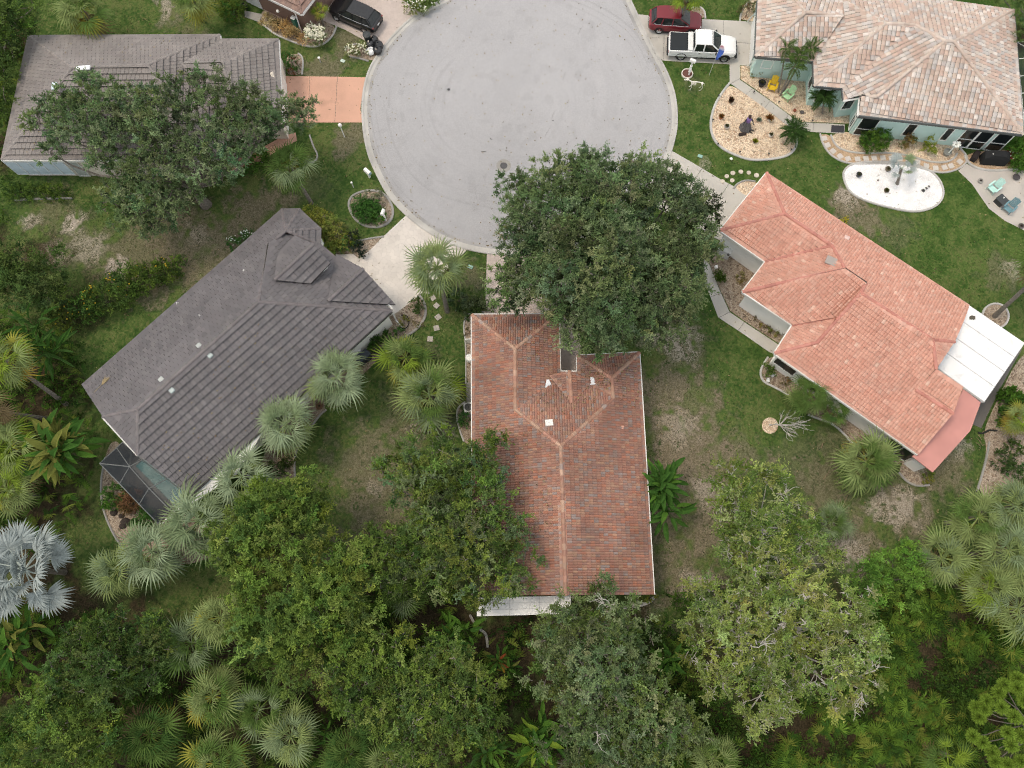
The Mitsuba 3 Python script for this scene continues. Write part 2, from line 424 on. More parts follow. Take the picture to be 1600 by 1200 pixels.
def tiles(P, expo, width, thick, amp, stagger, color, rng, cols=4, gap=0.008, lip=0.0):
    """a slope of overlapping tiles on the plane through the corner points P"""
    c, n = fit_plane(P)
    u = np.cross([0, 0, 1.0], n)
    u /= np.linalg.norm(u)
    w = np.cross(n, u)
    Q = np.stack([(P - c) @ u, (P - c) @ w], 1)
    pg = Polygon(Q).buffer(0)
    x0, y0, x1, y1 = pg.bounds
    y0 -= 0.04
    rows = int(math.ceil((y1 - y0) / expo))
    ncol = int(math.ceil((x1 - x0) / width)) + 2
    r, k = np.meshgrid(np.arange(rows), np.arange(ncol), indexing='ij')
    r, k = r.ravel(), k.ravel()
    a = x0 + (k - 1 + (0.5 * (r % 2) if stagger else 0)) * width
    b = y0 + r * expo
    boxes = shapely.box(a, b, a + width, b + expo)
    shapely.prepare(pg)
    ins = shapely.contains(pg, boxes)
    cut = shapely.intersects(pg, boxes) & ~ins
    V, Fc, C, m = [], [], [], 0

    def hgt(x, y, a_, b_):
        t = (x - a_) / width
        return 0.012 + thick * (1 - (y - b_) / expo) + amp * (0.5 - 0.5 * np.cos(2 * np.pi * t))

    ia, ib = a[ins], b[ins]
    N = len(ia)
    s = np.linspace(0, 1, cols + 1)
    jig = rng.normal(0, 0.006, (N, 1))
    X = ia[:, None] + gap / 2 + s * (width - gap)
    lo, hi = hgt(X, ib[:, None] + 0 * X, ia[:, None], ib[:, None]) + jig, hgt(X, ib[:, None] + expo + 0 * X, ia[:, None], ib[:, None])
    rowA = np.stack([X, ib[:, None] + (0.03 if lip else 0) + 0 * X, lo - (lip or thick + 0.02)], -1)
    rowB = np.stack([X, ib[:, None] + 0 * X, lo], -1)
    rowC = np.stack([X, ib[:, None] + expo + 0.02 + 0 * X, hi], -1)
    verts = np.concatenate([rowA, rowB, rowC], 1)
    w_ = cols + 1
    q = []
    for row in (0, 1):
        for i in range(cols):
            p = row * w_ + i
            q += [[p, p + 1, p + w_ + 1], [p, p + w_ + 1, p + w_]]
    q = np.array(q)
    V.append(verts.reshape(-1, 3))
    Fc.append((q[None] + (np.arange(N) * 3 * w_)[:, None, None]).reshape(-1, 3))
    cols_in = color(ia + width / 2, ib + expo / 2, rng)
    C.append(np.repeat(cols_in, 3 * w_, 0))
    m = N * 3 * w_
    ca, cb = a[cut], b[cut]
    cc = color(ca + width / 2, cb + expo / 2, rng)
    inter = shapely.intersection(boxes[cut], pg)
    for g, a_, b_, col in zip(inter, ca, cb, cc):
        for h in getattr(g, 'geoms', [g]):
            if h.geom_type != 'Polygon' or h.area < 1e-3:
                continue
            e = np.array(h.exterior.coords)[:-1]
            if shapely.LinearRing(h.exterior.coords).is_ccw is False:
                e = e[::-1]
            z = hgt(e[:, 0], e[:, 1], a_, b_)
            L = len(e)
            top = np.column_stack([e, z])
            bot = np.column_stack([e, z - (lip or thick + 0.03)])
            V.append(np.vstack([top, bot]))
            f = [[0, i, i + 1] for i in range(1, L - 1)]
            for i in range(L):
                j = (i + 1) % L
                f += [[i, i + L, j + L], [i, j + L, j]]
            Fc.append(np.array(f) + m)
            C.append(np.tile(col, (2 * L, 1)))
            m += 2 * L
    V = np.vstack(V)
    return (c + V[:, :1] * u + V[:, 1:2] * w + V[:, 2:] * n, np.vstack(Fc)), np.vstack(C)


def ridge_caps(A, B, color, rng, w=0.145, step=0.40):
    """half-round cap tiles along a hip or ridge"""
    d = B - A
    L = np.linalg.norm(d)
    d /= L
    side = np.cross(d, [0, 0, 1.0])
    side /= np.linalg.norm(side)
    up = np.cross(side, d)
    n = max(1, int(L / step))
    V, Fc, C = [], [], []
    ang = np.linspace(0, np.pi, 6)
    for i in range(n):
        p, q = A + d * L * i / n, A + d * L * (i + 1.12) / n
        ws = w * (1 + rng.normal(0, 0.03))
        for P_, k, lift in ((p, 1.0, 0.055), (q, 0.88, 0.03)):
            V.append(P_ + up * (lift - 0.05) + k * ws * (np.cos(ang)[:, None] * side) + 0.13 * k * np.sin(ang)[:, None] * up)
        o = i * 12
        for j in range(5):
            Fc += [[o + j, o + j + 1, o + j + 7], [o + j, o + j + 7, o + j + 6]]
        Fc += [[o, o + j + 1, o + j] for j in range(1, 5)]
        C.append(np.tile(color(np.array([0.0]), np.array([0.0]), rng)[0], (12, 1)))
    return (np.vstack(V), np.array(Fc)), np.vstack(C)


def palette(cols, weights, spread=0.07, patch=None):
    cols, weights = np.asarray(cols, float), np.asarray(weights, float)

    def fn(x, y, rng):
        k = rng.choice(len(cols), len(x), p=weights / weights.sum())
        c = cols[k] * (1 + rng.normal(0, spread, (len(x), 1)))
        if patch is not None:
            t = meshkit.noise(np.stack([x * 0.55, y * 0.55, 0 * x], 1), 3)[:, None]
            c = c * (1 - patch / 2 + patch * t)
        return np.clip(c, 0, 1)
    return fn


def finish_house(h, tile, caps, cap_color, wall_bsdf, eaves, fascia_col, deck_col=(0.05, 0.045, 0.04), overhang=0.3, wall_top=None, seed=1, walls=True, wall_poly=None):
    rng = np.random.default_rng(seed)
    deck = []
    tm, tc = [], []
    for P in h.faces:
        m, c = tiles(P, color=tile['color'], rng=rng, **{k: v for k, v in tile.items() if k != 'color'})
        tm.append(m)
        tc.append(c)
        cc, n = fit_plane(P)
        Pp = P - ((P - cc) @ n)[:, None] * n
        tri = trimesh.creation.triangulate_polygon(Polygon(P[:, :2]).buffer(0), engine='earcut')
        xy = np.asarray(tri[0])
        z = cc[2] - ((xy - cc[:2]) @ n[:2]) / n[2]
        v = np.column_stack([xy, z - 0.02])
        f = np.asarray(tri[1])
        deck.append((np.vstack([v, v - [0, 0, 0.12]]), np.vstack([f, f[:, ::-1] + len(v)])))
    r = part(h.key, 'roof', cat_mesh(deck), 'matte', deck_col)
    part(r, 'roof_tile', cat_mesh(tm), 'roof_tile_surface', np.vstack(tc), kind='stuff')
    if caps:
        cm, cc = zip(*[ridge_caps(h.V[a], h.V[b], cap_color, rng) for a, b in (x.split() for x in caps)])
        part(r, 'ridge_cap', cat_mesh(cm), 'roof_tile_surface', np.vstack(cc), kind='stuff')
    for e in eaves:
        a, b = (h.V[x] for x in e.split())
        d = b - a
        L = np.linalg.norm(d)
        d /= L
        o = np.array([d[1], -d[0], 0])
        o /= np.linalg.norm(o)
        q = []
        for s0, s1, z0, z1 in ((0.0, 0.09, -0.19, 0.035),):
            P8 = [p + o * s + [0, 0, z] for p in (a, b) for s in (s0, s1) for z in (z0, z1)]
            q.append(trimesh.convex.convex_hull(np.array(P8)))
        part(r, 'gutter', cat_mesh(q), 'satin', fascia_col)
    if walls:
        fp = (wall_poly if wall_poly is not None else h.outline().buffer(-overhang, join_style=2)).simplify(0.08)
        part(h.key, 'wall', prism(fp, -0.05, (wall_top or h.z) - 0.1), wall_bsdf)
        return fp


class Wall:
    """an upright wall plane through two ground points given as (x, y); local s runs along it, z up"""
    def __init__(self, a, b):
        self.a, self.b = np.array([*a, 0.0]), np.array([*b, 0.0])
        self.d = (self.b - self.a) / np.linalg.norm(self.b - self.a)
        self.n = np.array([self.d[1], -self.d[0], 0])
        if self.n @ (-self.a) < 0 and self.n @ (EYE - self.a) < 0:
            self.n = -self.n

    def hit(self, x, y):
        d = ray(x, y)
        k = (self.a - EYE) @ self.n / (d @ self.n)
        P = EYE + d * k
        return (P - self.a) @ self.d, P[2]

    def slab(self, s0, s1, z0, z1, o0, o1):
        P = [self.a + self.d * s + self.n * o + [0, 0, z] for s in (s0, s1) for o in (o0, o1) for z in (z0, z1)]
        m = trimesh.convex.convex_hull(np.array(P))
        return np.asarray(m.vertices), np.asarray(m.faces)

    def window(self, parent, s0, s1, z0, z1, name='window', fcol=(0.75, 0.77, 0.77), fw=0.07, bars=(), vbars=(), pane='window_glass', pane_col=None):
        fr = [self.slab(s0 - fw, s1 + fw, z1, z1 + fw, -0.02, 0.06), self.slab(s0 - fw, s1 + fw, z0 - fw, z0, -0.02, 0.06),
              self.slab(s0 - fw, s0, z0, z1, -0.02, 0.058), self.slab(s1, s1 + fw, z0, z1, -0.02, 0.058)]
        fr += [self.slab(s0, s1, z - fw / 3, z + fw / 3, -0.02, 0.05) for z in bars]
        fr += [self.slab(s - fw / 3, s + fw / 3, z0, z1, -0.02, 0.047) for s in vbars]
        k = part(parent, name, cat_mesh(fr), 'satin', fcol)
        part(k, 'pane', self.slab(s0, s1, z0, z1, -0.015, 0.012), pane, pane_col)
        return k

# ------------------------------------------------------------------ the setting: ground, road, drives, beds
def structure(name, mesh, bsdf, label=None, kind='structure', color=None):
    key = numbered(name)
    scene[key] = put(mesh, bsdf, color)
    labels[key] = {'kind': kind, **({'label': label} if label else {})}
    return key


def flat(pg, z):
    ms = []
    for g in getattr(pg, 'geoms', [pg]):
        v, f = trimesh.creation.triangulate_polygon(g, engine='earcut')
        v, f = np.asarray(v), np.asarray(f)
        a, b, c = (v[f[:, k]] for k in range(3))
        neg = (b - a)[:, 0] * (c - a)[:, 1] - (b - a)[:, 1] * (c - a)[:, 0] < 0
        f[neg] = f[neg][:, ::-1]
        ms.append((np.column_stack([v, np.full(len(v), z)]), f))
    return cat_mesh(ms)


scene['gutter_concrete'] = concrete((0.345, 0.345, 0.35), 0.25)
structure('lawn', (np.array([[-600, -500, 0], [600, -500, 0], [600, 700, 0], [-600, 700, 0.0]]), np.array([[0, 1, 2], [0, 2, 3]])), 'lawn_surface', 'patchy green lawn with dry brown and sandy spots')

LEFT = [(712, -4), (682, 12), (652, 28), (622, 56), (598, 86), (582, 113), (574, 150), (574, 190), (581, 235), (595, 268), (613, 302), (640, 331), (675, 358), (712, 377), (757, 388), (800, 391)]
RIGHT = [(850, 388), (900, 375), (950, 350), (995, 312), (1022, 278), (1038, 244), (1049, 205), (1050, 175), (1046, 145), (1035, 115), (1018, 85), (1000, 50), (981, 9), (977, 0)]
neck = np.vstack([pts(RIGHT), [at(977, 0)[:2] + (-1.5, 14), at(977, 0)[:2] + (-2.5, 70), at(712, -4)[:2] + (2.0, 74), at(712, -4)[:2] + (2.5, 14)], pts(LEFT)])
ROAD = Polygon(chaikin(neck, True, 2)).buffer(0)
structure('road', flat(ROAD, 0.012), 'asphalt_surface', 'grey asphalt turning circle at the end of the street')
kerbring = ROAD.buffer(0.52).difference(ROAD)
kb = structure('kerb', flat(kerbring, 0.03), 'kerb_concrete', 'concrete kerb and gutter round the turning circle')
ring_ = ROAD.buffer(0.50).difference(ROAD.buffer(0.30))
ring2 = ROAD.buffer(0.47).difference(ROAD.buffer(0.36))
edge_ = ROAD.buffer(0.4).exterior
for q in np.arange(1.0, edge_.length, 3.05):
    a_, b_ = np.array(edge_.interpolate(q).coords[0]), np.array(edge_.interpolate(q + .05).coords[0])
    nn = np.array([-(b_ - a_)[1], (b_ - a_)[0]]) * 8
    cut = LineString([a_ - nn, a_ + nn]).buffer(0.014, cap_style=2)
    ring_, ring2 = ring_.difference(cut), ring2.difference(cut)
part(kb, 'kerb_edge', cat_mesh([prism(ring_, 0.03, 0.085), prism(ring2, 0.085, 0.105)]), 'kerb_concrete', kind='stuff')
part(kb, 'gutter', flat(ROAD.buffer(0.03).difference(ROAD.buffer(-0.28)), 0.017), 'gutter_concrete')
OUT = ROAD.buffer(0.53)
single('manhole_cover', 'round grey manhole cover set in a paler ring in the asphalt', 'manhole cover',
       cat_mesh([lathe([(0.0, 0.026), (0.30, 0.026), (0.31, 0.02)], 24, at(787, 259)), prism(Point(*at(787, 259)[:2]).buffer(0.29).difference(Point(*at(787, 259)[:2]).buffer(0.26)), 0.026, 0.034)]), 'matte', (0.10, 0.10, 0.105))
structure('road_patch', flat(Point(*at(787, 259)[:2]).buffer(0.62), 0.016), 'grey_concrete')
single('valve_cover', 'tiny dark round valve cover in the asphalt', 'valve cover', lathe([(0.0, 0.03), (0.11, 0.03), (0.13, 0.012)], 12, at(701, 140)), 'matte', (0.05, 0.05, 0.055))
rng0 = np.random.default_rng(4)
tw = [tube([at(x, y, 0.025), at(x + dx / 2, y + dy / 2 + .5, 0.04), at(x + dx, y + dy, 0.025)], 0.025, 4) for x, y, dx, dy in ((752, 236.5, 8, 0.5), (766, 216, 3, 2), (886, 221, 1, 1.5), (863, 188, 2, .5), (970, 170, 3, 0))]
structure('fallen_twig', cat_mesh(tw), 'matte', None, 'stuff', (0.03, 0.027, 0.025))


def drive(name, label, px, bsdf, joints=(), z=0.02, h=0.016, smooth=False):
    """a drive or walk of slabs divided along joint lines given in frame pixels"""
    g = poly(px, 0, smooth).difference(OUT.buffer(-0.02) if name != 'walk' else Polygon())
    key = numbered(name)
    labels[key] = {'kind': 'structure', 'label': label}
    cuts = [LineString(pts(j)) for j in joints]
    pieces = g
    for c in cuts:
        pieces = pieces.difference(c.buffer(0.016, cap_style=3))
    gs = [q for q in getattr(pieces, 'geoms', [pieces]) if q.area > 0.05]
    if len(gs) == 1:
        scene[key] = put(prism(gs[0], 0.004, z), bsdf)
    else:
        scene[key] = put(flat(g, 0.007), 'dark_concrete')
        for q in gs:
            part(key, 'slab', prism(q, 0.008, z + rng0.uniform(0, 0.004)), bsdf)
    return key


drive('driveway', 'peach painted concrete driveway of the grey-roofed house', [(425, 118.5), (582, 121), (566, 150), (563, 170), (568, 191.5), (497, 191.5), (408, 192), (408, 150)], 'peach_concrete', [((484, 115), (482, 195)), ((527.5, 115), (523, 195))])
drive('walk', 'peach painted concrete front walk under the spreading oak', [(462, 207), (464, 220), (427, 240), (395, 258), (340, 276), (335, 264), (400, 236), (440, 214)], 'peach_concrete')
drive('driveway', 'pale paver driveway with a black car on it', [(498, -6), (612, -10), (645, 10), (662, 22), (596, 84), (573, 65), (540, 47), (504, 32), (495, 20)], 'paver_concrete')
drive('driveway', 'cream stamped concrete driveway of the dark-roofed house', [(635, 336), (562, 404), (530, 400), (520, 420), (600, 500), (620, 491), (640, 474), (660, 457), (690, 428), (720, 400), (733, 387), (700, 370), (660, 350)], 'stamped_concrete')
drive('driveway', 'pinkish paver driveway half hidden under the round oak', [(761, 388), (758, 497), (905, 500), (905, 380)], 'paver_concrete', [((758, 455), (905, 455)), ((759, 420), (905, 420))])
drive('driveway', 'plain concrete driveway of the orange-roofed house', [(1050, 236), (1085, 256), (1120, 277), (1157, 297), (1195, 320), (1150, 390), (1100, 362), (1000, 312), (1010, 285)], 'pale_concrete', [((1139, 287), (1098, 350)), ((1098, 262), (1050, 330))])
drive('driveway', 'concrete driveway with a red car and a white pickup', [(994, 22), (1010, 24), (1090, 29.5), (1176, 34), (1195, 36), (1190, 104), (1157, 102), (1139, 100.5), (1036, 95), (1030, 90)], 'pale_concrete',
      [((1130.5, 20), (1129, 110)), ((1038, 20), (1037, 100)), ((1012, 58.5), (1038, 60)), ((1038, 60), (1130, 66)), ((1130, 66), (1190, 68.5))])
drive('walk', 'concrete garden walk leading to the black door mat', [(1140, 101), (1156, 102), (1156, 125), (1178, 140), (1200, 155.5), (1242, 187), (1252, 191.5), (1300, 193.5), (1320, 195), (1319, 209), (1298, 208), (1262, 206), (1232, 198), (1200, 173), (1170, 151), (1140, 130)], 'pale_concrete',
      [((1138, 133), (1158, 122)), ((1165, 148), (1177, 138)), ((1194, 170), (1204, 157)), ((1224, 193), (1232, 178)), ((1271, 188), (1270, 210))], z=0.035)
drive('walk', 'concrete side walk bending along the orange-roofed house', [(1101, 395), (1098, 432), (1122, 496), (1160, 521), (1200, 549), (1215, 556), (1218, 540), (1200, 528), (1168, 507), (1140, 488), (1125, 455), (1106, 408)], 'pale_concrete',
      [((1122, 497), (1141, 487)), ((1152, 518), (1164, 502)), ((1108, 465), (1127, 458))], z=0.035)
drive('walk', 'grey concrete step slab beside the brown house', [(382, 17), (411, 23), (405, 35), (383, 27)], 'grey_concrete', z=0.06)
drive('walk', 'cream concrete front step beside the garage gable', [(525, 398), (552, 397), (563, 406), (545, 425)], 'stamped_concrete', z=0.05)
drive('walk', 'grey concrete strip beside the red-roofed house', [(728, 598), (742, 598), (742, 652), (730, 652)], 'grey_concrete', z=0.05)
drive('walk', 'brown entry walk in the recess of the red-roofed house', [(868, 500), (868, 592), (908, 592), (908, 500)], 'paver_concrete', z=0.03)
drive('walk', 'dark grey ground strip below the white lanai roof', [(1597, 545), (1585, 566), (1560, 612), (1533, 669), (1519, 663), (1500, 640), (1540, 540)], 'dark_concrete', z=0.03)  # dark grey sheet on the ground, running in under the lanai roof
drive('patio', 'pale sandy patio with garden chairs', [(1497, 267), (1510, 256), (1520, 262), (1545, 267), (1640, 262), (1650, 390), (1600, 360), (1570, 345), (1545, 326), (1527, 300), (1519, 288)], 'patio_sand')
drive('patio', 'dark screened pool deck behind the dark-roofed house', [(157, 725), (192, 690), (230, 700), (300, 772), (247, 820)], 'dark_concrete', z=0.05)


def bed(label, px, bsdf, edge=None, edge_bsdf='kerb_concrete', closed=True, z=0.03, w=0.15, smooth=True, cutout=None):
    g = poly(px, 0, smooth)
    if cutout is not None:
        g = g.difference(cutout)
    key = numbered('gravel_bed')
    labels[key] = {'kind': 'structure', 'label': label}
    scene[key] = put(prism(g, 0.001, z), bsdf)
    if edge is not None:
        e = curve(px if edge == 'all' else edge, edge == 'all')
        if edge == 'all':
            e = np.vstack([e, e[:1]])
        kerb(key, e, w=w, bsdf=edge_bsdf)
    return key


KID = [(1140, 131), (1128, 145), (1117, 163), (1110.5, 185), (1110.5, 205), (1117, 222), (1132, 235), (1152, 244), (1170, 250), (1190, 250.5), (1212, 248), (1230, 244), (1242, 234), (1246, 218), (1243, 206), (1230, 197), (1200, 173), (1170, 151)]
bed('tan gravel island bed with small pots and a costumed garden figure', KID, 'tan_gravel', edge=[(1140, 130)] + KID[1:15], w=0.2)
bed('tan gravel front bed between the garden walk and the teal house', [(1157, 103), (1157, 124), (1178, 138), (1200, 154), (1243, 186), (1254, 190.5), (1300, 192), (1345, 194), (1345, 130), (1270, 110), (1195, 104)], 'tan_gravel', smooth=False)
bed('tan gravel bed along the south wall of the teal house', [(1298, 211), (1303, 225), (1315, 235), (1345, 240.5), (1390, 238.5), (1420, 243.5), (1450, 253), (1476, 255), (1491, 248), (1497, 238), (1500, 225), (1420, 212), (1320, 205)], 'tan_gravel',
    edge=[(1298, 211), (1303, 225), (1315, 235), (1345, 240.5), (1390, 238.5), (1420, 243.5), (1450, 253), (1476, 255), (1491, 248), (1495, 240)])
SP = [(1281, 209), (1284, 222), (1293, 238), (1308, 250), (1330, 257), (1380, 255.5), (1420, 258), (1445, 265), (1470, 271), (1492, 267), (1508, 257), (1512, 246), (1500, 232), (1495, 240), (1491, 249), (1476, 256), (1450, 254), (1420, 244.5), (1390, 239.5), (1345, 241.5), (1315, 236), (1303, 226), (1298, 211)]
pk = bed('tan gravel path with square stepping stones curving round the teal house', SP, 'path_gravel', edge=SP[:13], w=0.14, z=0.022)
for x, y, a in [(1288, 216, .1), (1293, 226.5, .3), (1301.5, 236, .6), (1312.5, 244, .4), (1325, 248, .2), (1340, 248.5, 0), (1353, 247.5, 0), (1366, 247, 0), (1379.5, 246.5, 0), (1393, 247, -.1), (1406, 248, -.15), (1419.5, 250, -.2), (1433.5, 253, -.35), (1447.5, 259, -.3), (1462, 262.5, -.1), (1476, 261.5, .2), (1486, 259, .3), (1500, 252.5, .6)]:
    part(pk, 'stepping_stone', box(at(x, y, 0.045), (0.44, 0.44, 0.05), rz=a, bevel=0.012), 'matte', np.array([0.56, 0.53, 0.50]) * rng0.uniform(0.92, 1.06))
WB = [(1316, 275), (1320, 264), (1330, 257), (1348, 253.5), (1390, 252.5), (1425, 256), (1450, 265), (1466, 278), (1474, 295), (1473, 310), (1462, 323), (1440, 330.5), (1420, 331), (1390, 325), (1350, 314), (1326, 300)]
bed('bright white gravel bed with a young silver palm', WB, 'white_gravel', edge='all', w=0.16)
bed('gravel strip with a kerb under the covered grill', [(1507, 243), (1513, 256), (1528, 264), (1548, 267), (1572, 266), (1620, 262), (1620, 232), (1530, 236)], 'path_gravel', edge=[(1507, 243), (1513, 256), (1528, 264), (1548, 267), (1572, 266), (1620, 262)], w=0.2)
OV = [(544, 322), (548, 308), (562, 300), (582, 297), (600, 302), (612, 318), (615, 334), (609, 348), (592, 356), (570, 354), (553, 342)]
bed('oval bed with a clipped hedge and a white mailbox', OV, 'brown_gravel', edge='all', edge_bsdf='grey_concrete', w=0.2)
bed('gravel bed with shrubs beside the cream driveway', [(535, 360), (548, 374), (562, 376.5), (580, 372.5), (600, 370), (563, 405), (540, 402), (520, 395), (495, 350), (485, 325), (505, 330)], 'brown_gravel', edge=[(520, 345), (535, 360), (548, 374), (562, 376.5), (580, 372.5), (600, 370)], edge_bsdf='grey_concrete')
bed('gravel bed with a garden hose beside the white garage wall', [(655, 461), (664, 474), (666, 490), (660, 505), (645, 520), (620, 533), (603, 546), (570, 585), (540, 600), (500, 640), (540, 555), (600, 500), (622, 488)], 'brown_gravel', edge=[(655, 461), (664, 474), (666, 490), (660, 505), (645, 520), (620, 533), (603, 546), (590, 560)], edge_bsdf='grey_concrete', w=0.2)
bed('narrow mulch bed along the back of the dark-roofed house', [(510, 640), (498, 650), (475, 685), (462, 705), (460, 730), (462, 750), (430, 760), (400, 720), (470, 620), (500, 600)], 'brown_gravel', edge=[(510, 640), (498, 650), (475, 685), (462, 705), (460, 730), (462, 750)], edge_bsdf='grey_concrete')
bed('gravel bed with dark rocks beside the pool screen', [(170, 690), (158, 750), (159, 785), (168, 815), (185, 848), (205, 868), (250, 885), (310, 880), (350, 860), (340, 820), (250, 790), (190, 690)], 'brown_gravel', edge=[(165, 715), (158, 750), (159, 785), (168, 815), (185, 848), (205, 868)], edge_bsdf='grey_concrete')
bed('narrow gravel bed with a white kerb along the red-roofed house', [(742, 489), (731, 491), (725, 502), (725, 520), (728, 535), (728, 600), (742, 600)], 'brown_gravel', edge=[(758, 488), (742, 488), (731, 491), (725, 502), (725, 520), (728, 535), (728, 600)], w=0.12)
bed('mulch bed with a white kerb behind the air conditioner', [(742, 640), (728, 648), (716, 634), (713, 650), (718, 672), (725, 690), (742, 700)], 'brown_gravel', edge=[(727, 628), (716, 636), (713, 650), (718, 672), (725, 690)], w=0.14, smooth=False)
bed('brown gravel bed between the side walk and the orange-roofed house', [(1107, 408), (1126, 455), (1141, 486), (1168, 505), (1200, 526), (1222, 540), (1240, 520), (1200, 440), (1120, 380)], 'brown_gravel', smooth=False)
bed('gravel bed with a pale kerb at the corner of the orange-roofed house', [(1205, 556), (1192, 569), (1187, 583), (1192, 597), (1210, 605), (1230, 616), (1264, 652), (1300, 662), (1322, 682), (1400, 735), (1440, 700), (1280, 600), (1230, 560)], 'brown_gravel',
    edge=[(1200, 558), (1192, 569), (1187, 583), (1192, 597), (1210, 605), (1232, 617)])
bed('low kerb and mulch under the fan palms by the orange-roofed house', [(1262, 648), (1280, 655), (1300, 661), (1322, 681), (1340, 700), (1345, 690), (1320, 650), (1280, 635)], 'brown_gravel', edge=[(1262, 648), (1280, 655), (1300, 661), (1322, 681), (1336, 700)])
bed('mulch bed with a dark kerb below the pink roof', [(1404, 738), (1415, 752), (1432, 760), (1452, 758), (1456, 745), (1430, 715), (1410, 720)], 'brown_gravel', edge=[(1404, 738), (1415, 752), (1432, 760), (1452, 758)], edge_bsdf='grey_concrete')
bed('sandy gravel bed with a kerb at the right edge', [(1542, 700), (1536, 735), (1526, 768), (1560, 790), (1620, 720), (1620, 540), (1590, 560), (1560, 620), (1535, 675)], 'brown_gravel', edge=[(1545, 690), (1542, 710), (1536, 735), (1526, 768)], edge_bsdf='grey_concrete')
bed('round gravel ring at the foot of the leaning palm', [(1555 + 21 * math.cos(a), 494 + 20 * math.sin(a)) for a in np.linspace(0, 2 * np.pi, 12, endpoint=False)], 'brown_gravel', edge='all')
bed('round pale sand ring at the foot of the bare dead tree', [(1203 + 13 * math.cos(a), 665 + 13 * math.sin(a)) for a in np.linspace(0, 2 * np.pi, 12, endpoint=False)], 'tan_gravel')
bed('half-round pale gravel bed at the corner of the orange roof', [(1148, 293), (1154, 287), (1165, 283), (1178, 284), (1190, 290), (1180, 310), (1163, 305)], 'tan_gravel', edge=[(1146, 295), (1150, 289), (1158, 284), (1168, 282), (1180, 284)], edge_bsdf='grey_concrete')
bed('mulch bed with straw-coloured grass below the brown house wall', [(405, 34), (415, 42), (430, 54), (450, 63), (475, 72), (492, 74), (508, 68), (520, 57), (526, 42), (500, 30), (470, 25), (412, 10)], 'brown_gravel', edge=[(405, 34), (415, 42), (430, 54), (450, 63), (475, 72), (492, 74), (508, 68), (520, 57), (526, 42)])
bed('small curbed bed with white-flowered bushes beside the rubbish bags', [(540, 82), (541, 74), (550, 70), (562, 70), (575, 75), (592, 84), (588, 96), (565, 91), (548, 89)], 'brown_gravel', edge=[(576, 96), (560, 91), (546, 89), (540, 82), (541, 74), (550, 70), (562, 70), (576, 76)], edge_bsdf='grey_concrete')
bed('brown mulch ring behind the red car', [(1080, 14), (1092, 10), (1101, 17), (1102, 29), (1078, 29)], 'brown_gravel', edge=[(1080, 13), (1092, 10), (1101, 17), (1102, 30)])
bed('gravel bed with potted plants beside the teal garage', [(1156, 32), (1158, 18), (1168, 5), (1185, -5), (1200, 35)], 'tan_gravel', edge=[(1156, 33), (1158, 18), (1168, 5), (1180, -6)])
bed('curved bed beside the pale garage corner', [(447, 86), (470, 84), (475, 92), (474, 117), (445, 118)], 'brown_gravel', edge=[(466, 84), (472, 88), (474, 98), (472, 117)])
kerb(structure('garden_border', kerb_m := prism(LineString(curve([(484, 212), (490, 230), (497, 242), (494, 252), (480, 257)], False)).buffer(0.07), 0, 0.08), 'grey_concrete', 'thin kerb curling beside the fan palm trunk'), curve([(410, 254), (395, 262), (372, 284), (366, 292)], False)[:2], w=0.1)
structure('garden_border', prism(LineString(curve([(25, 313), (60, 311), (112, 310)], False)).buffer(0.08), 0, 0.1), 'grey_concrete', 'grey kerb along the hedge of the grey-roofed house')
structure('garden_border', prism(LineString(curve([(975, 949), (1000, 946), (1016, 940), (1024, 930)], False)).buffer(0.12), 0, 0.12), 'kerb_concrete', 'pale kerb behind the red-roofed house')
structure('garden_border', prism(LineString(curve([(735, 962), (742, 975), (752, 985), (760, 990), (762, 1010)], False)).buffer(0.09), 0, 0.12), 'grey_concrete', 'grey kerb below the white roof panels')


def stones(label, cat_, group, spots, round_, size, col):
    for (x, y), which in zip(spots, label[1]):
        k = thing('stepping_stone', label[0].replace('*', which), cat_, group)
        s = size * rng0.uniform(0.92, 1.08)
        m = lathe([(0, 0.05), (s * 0.46, 0.05), (s * 0.5, 0.03), (s * 0.5, 0.0)], 12, at(x, y)) if round_ else box(at(x, y, 0.022), (s, s, 0.045), rz=rng0.uniform(0, 1.5), bevel=0.01)
        scene[k] = put(m, 'matte', np.array(col) * rng0.uniform(0.9, 1.05), smooth=35 if round_ else False)


stones(('round pale stepping stone, * by the orange roof corner', ['leftmost in the arc', 'second from left in the arc', 'topmost in the arc', 'fourth from left in the arc', 'rightmost in the arc', 'the one inside the arc', 'nearest the driveway edge']), 'stepping stone', 'round stones in the arc by the orange roof', [(1135.5, 275.5), (1145, 270.5), (1157.5, 268.5), (1170, 270), (1182, 274), (1144, 282), (1129, 283.5)], True, 0.40, (0.55, 0.50, 0.43))
stones(('pale stepping stone in the lawn beside the hose bed, *', ['nearest the cream driveway', 'second from the cream driveway', 'third from the cream driveway', 'fourth from the cream driveway', 'second from the bottom', 'lowest of the row']), 'stepping stone', 'stones in the lawn beside the hose bed', [(668, 455), (676.5, 465.5), (682, 477.5), (684.5, 495.5), (682, 512.5), (672, 529.5)], False, 0.42, (0.42, 0.39, 0.355))

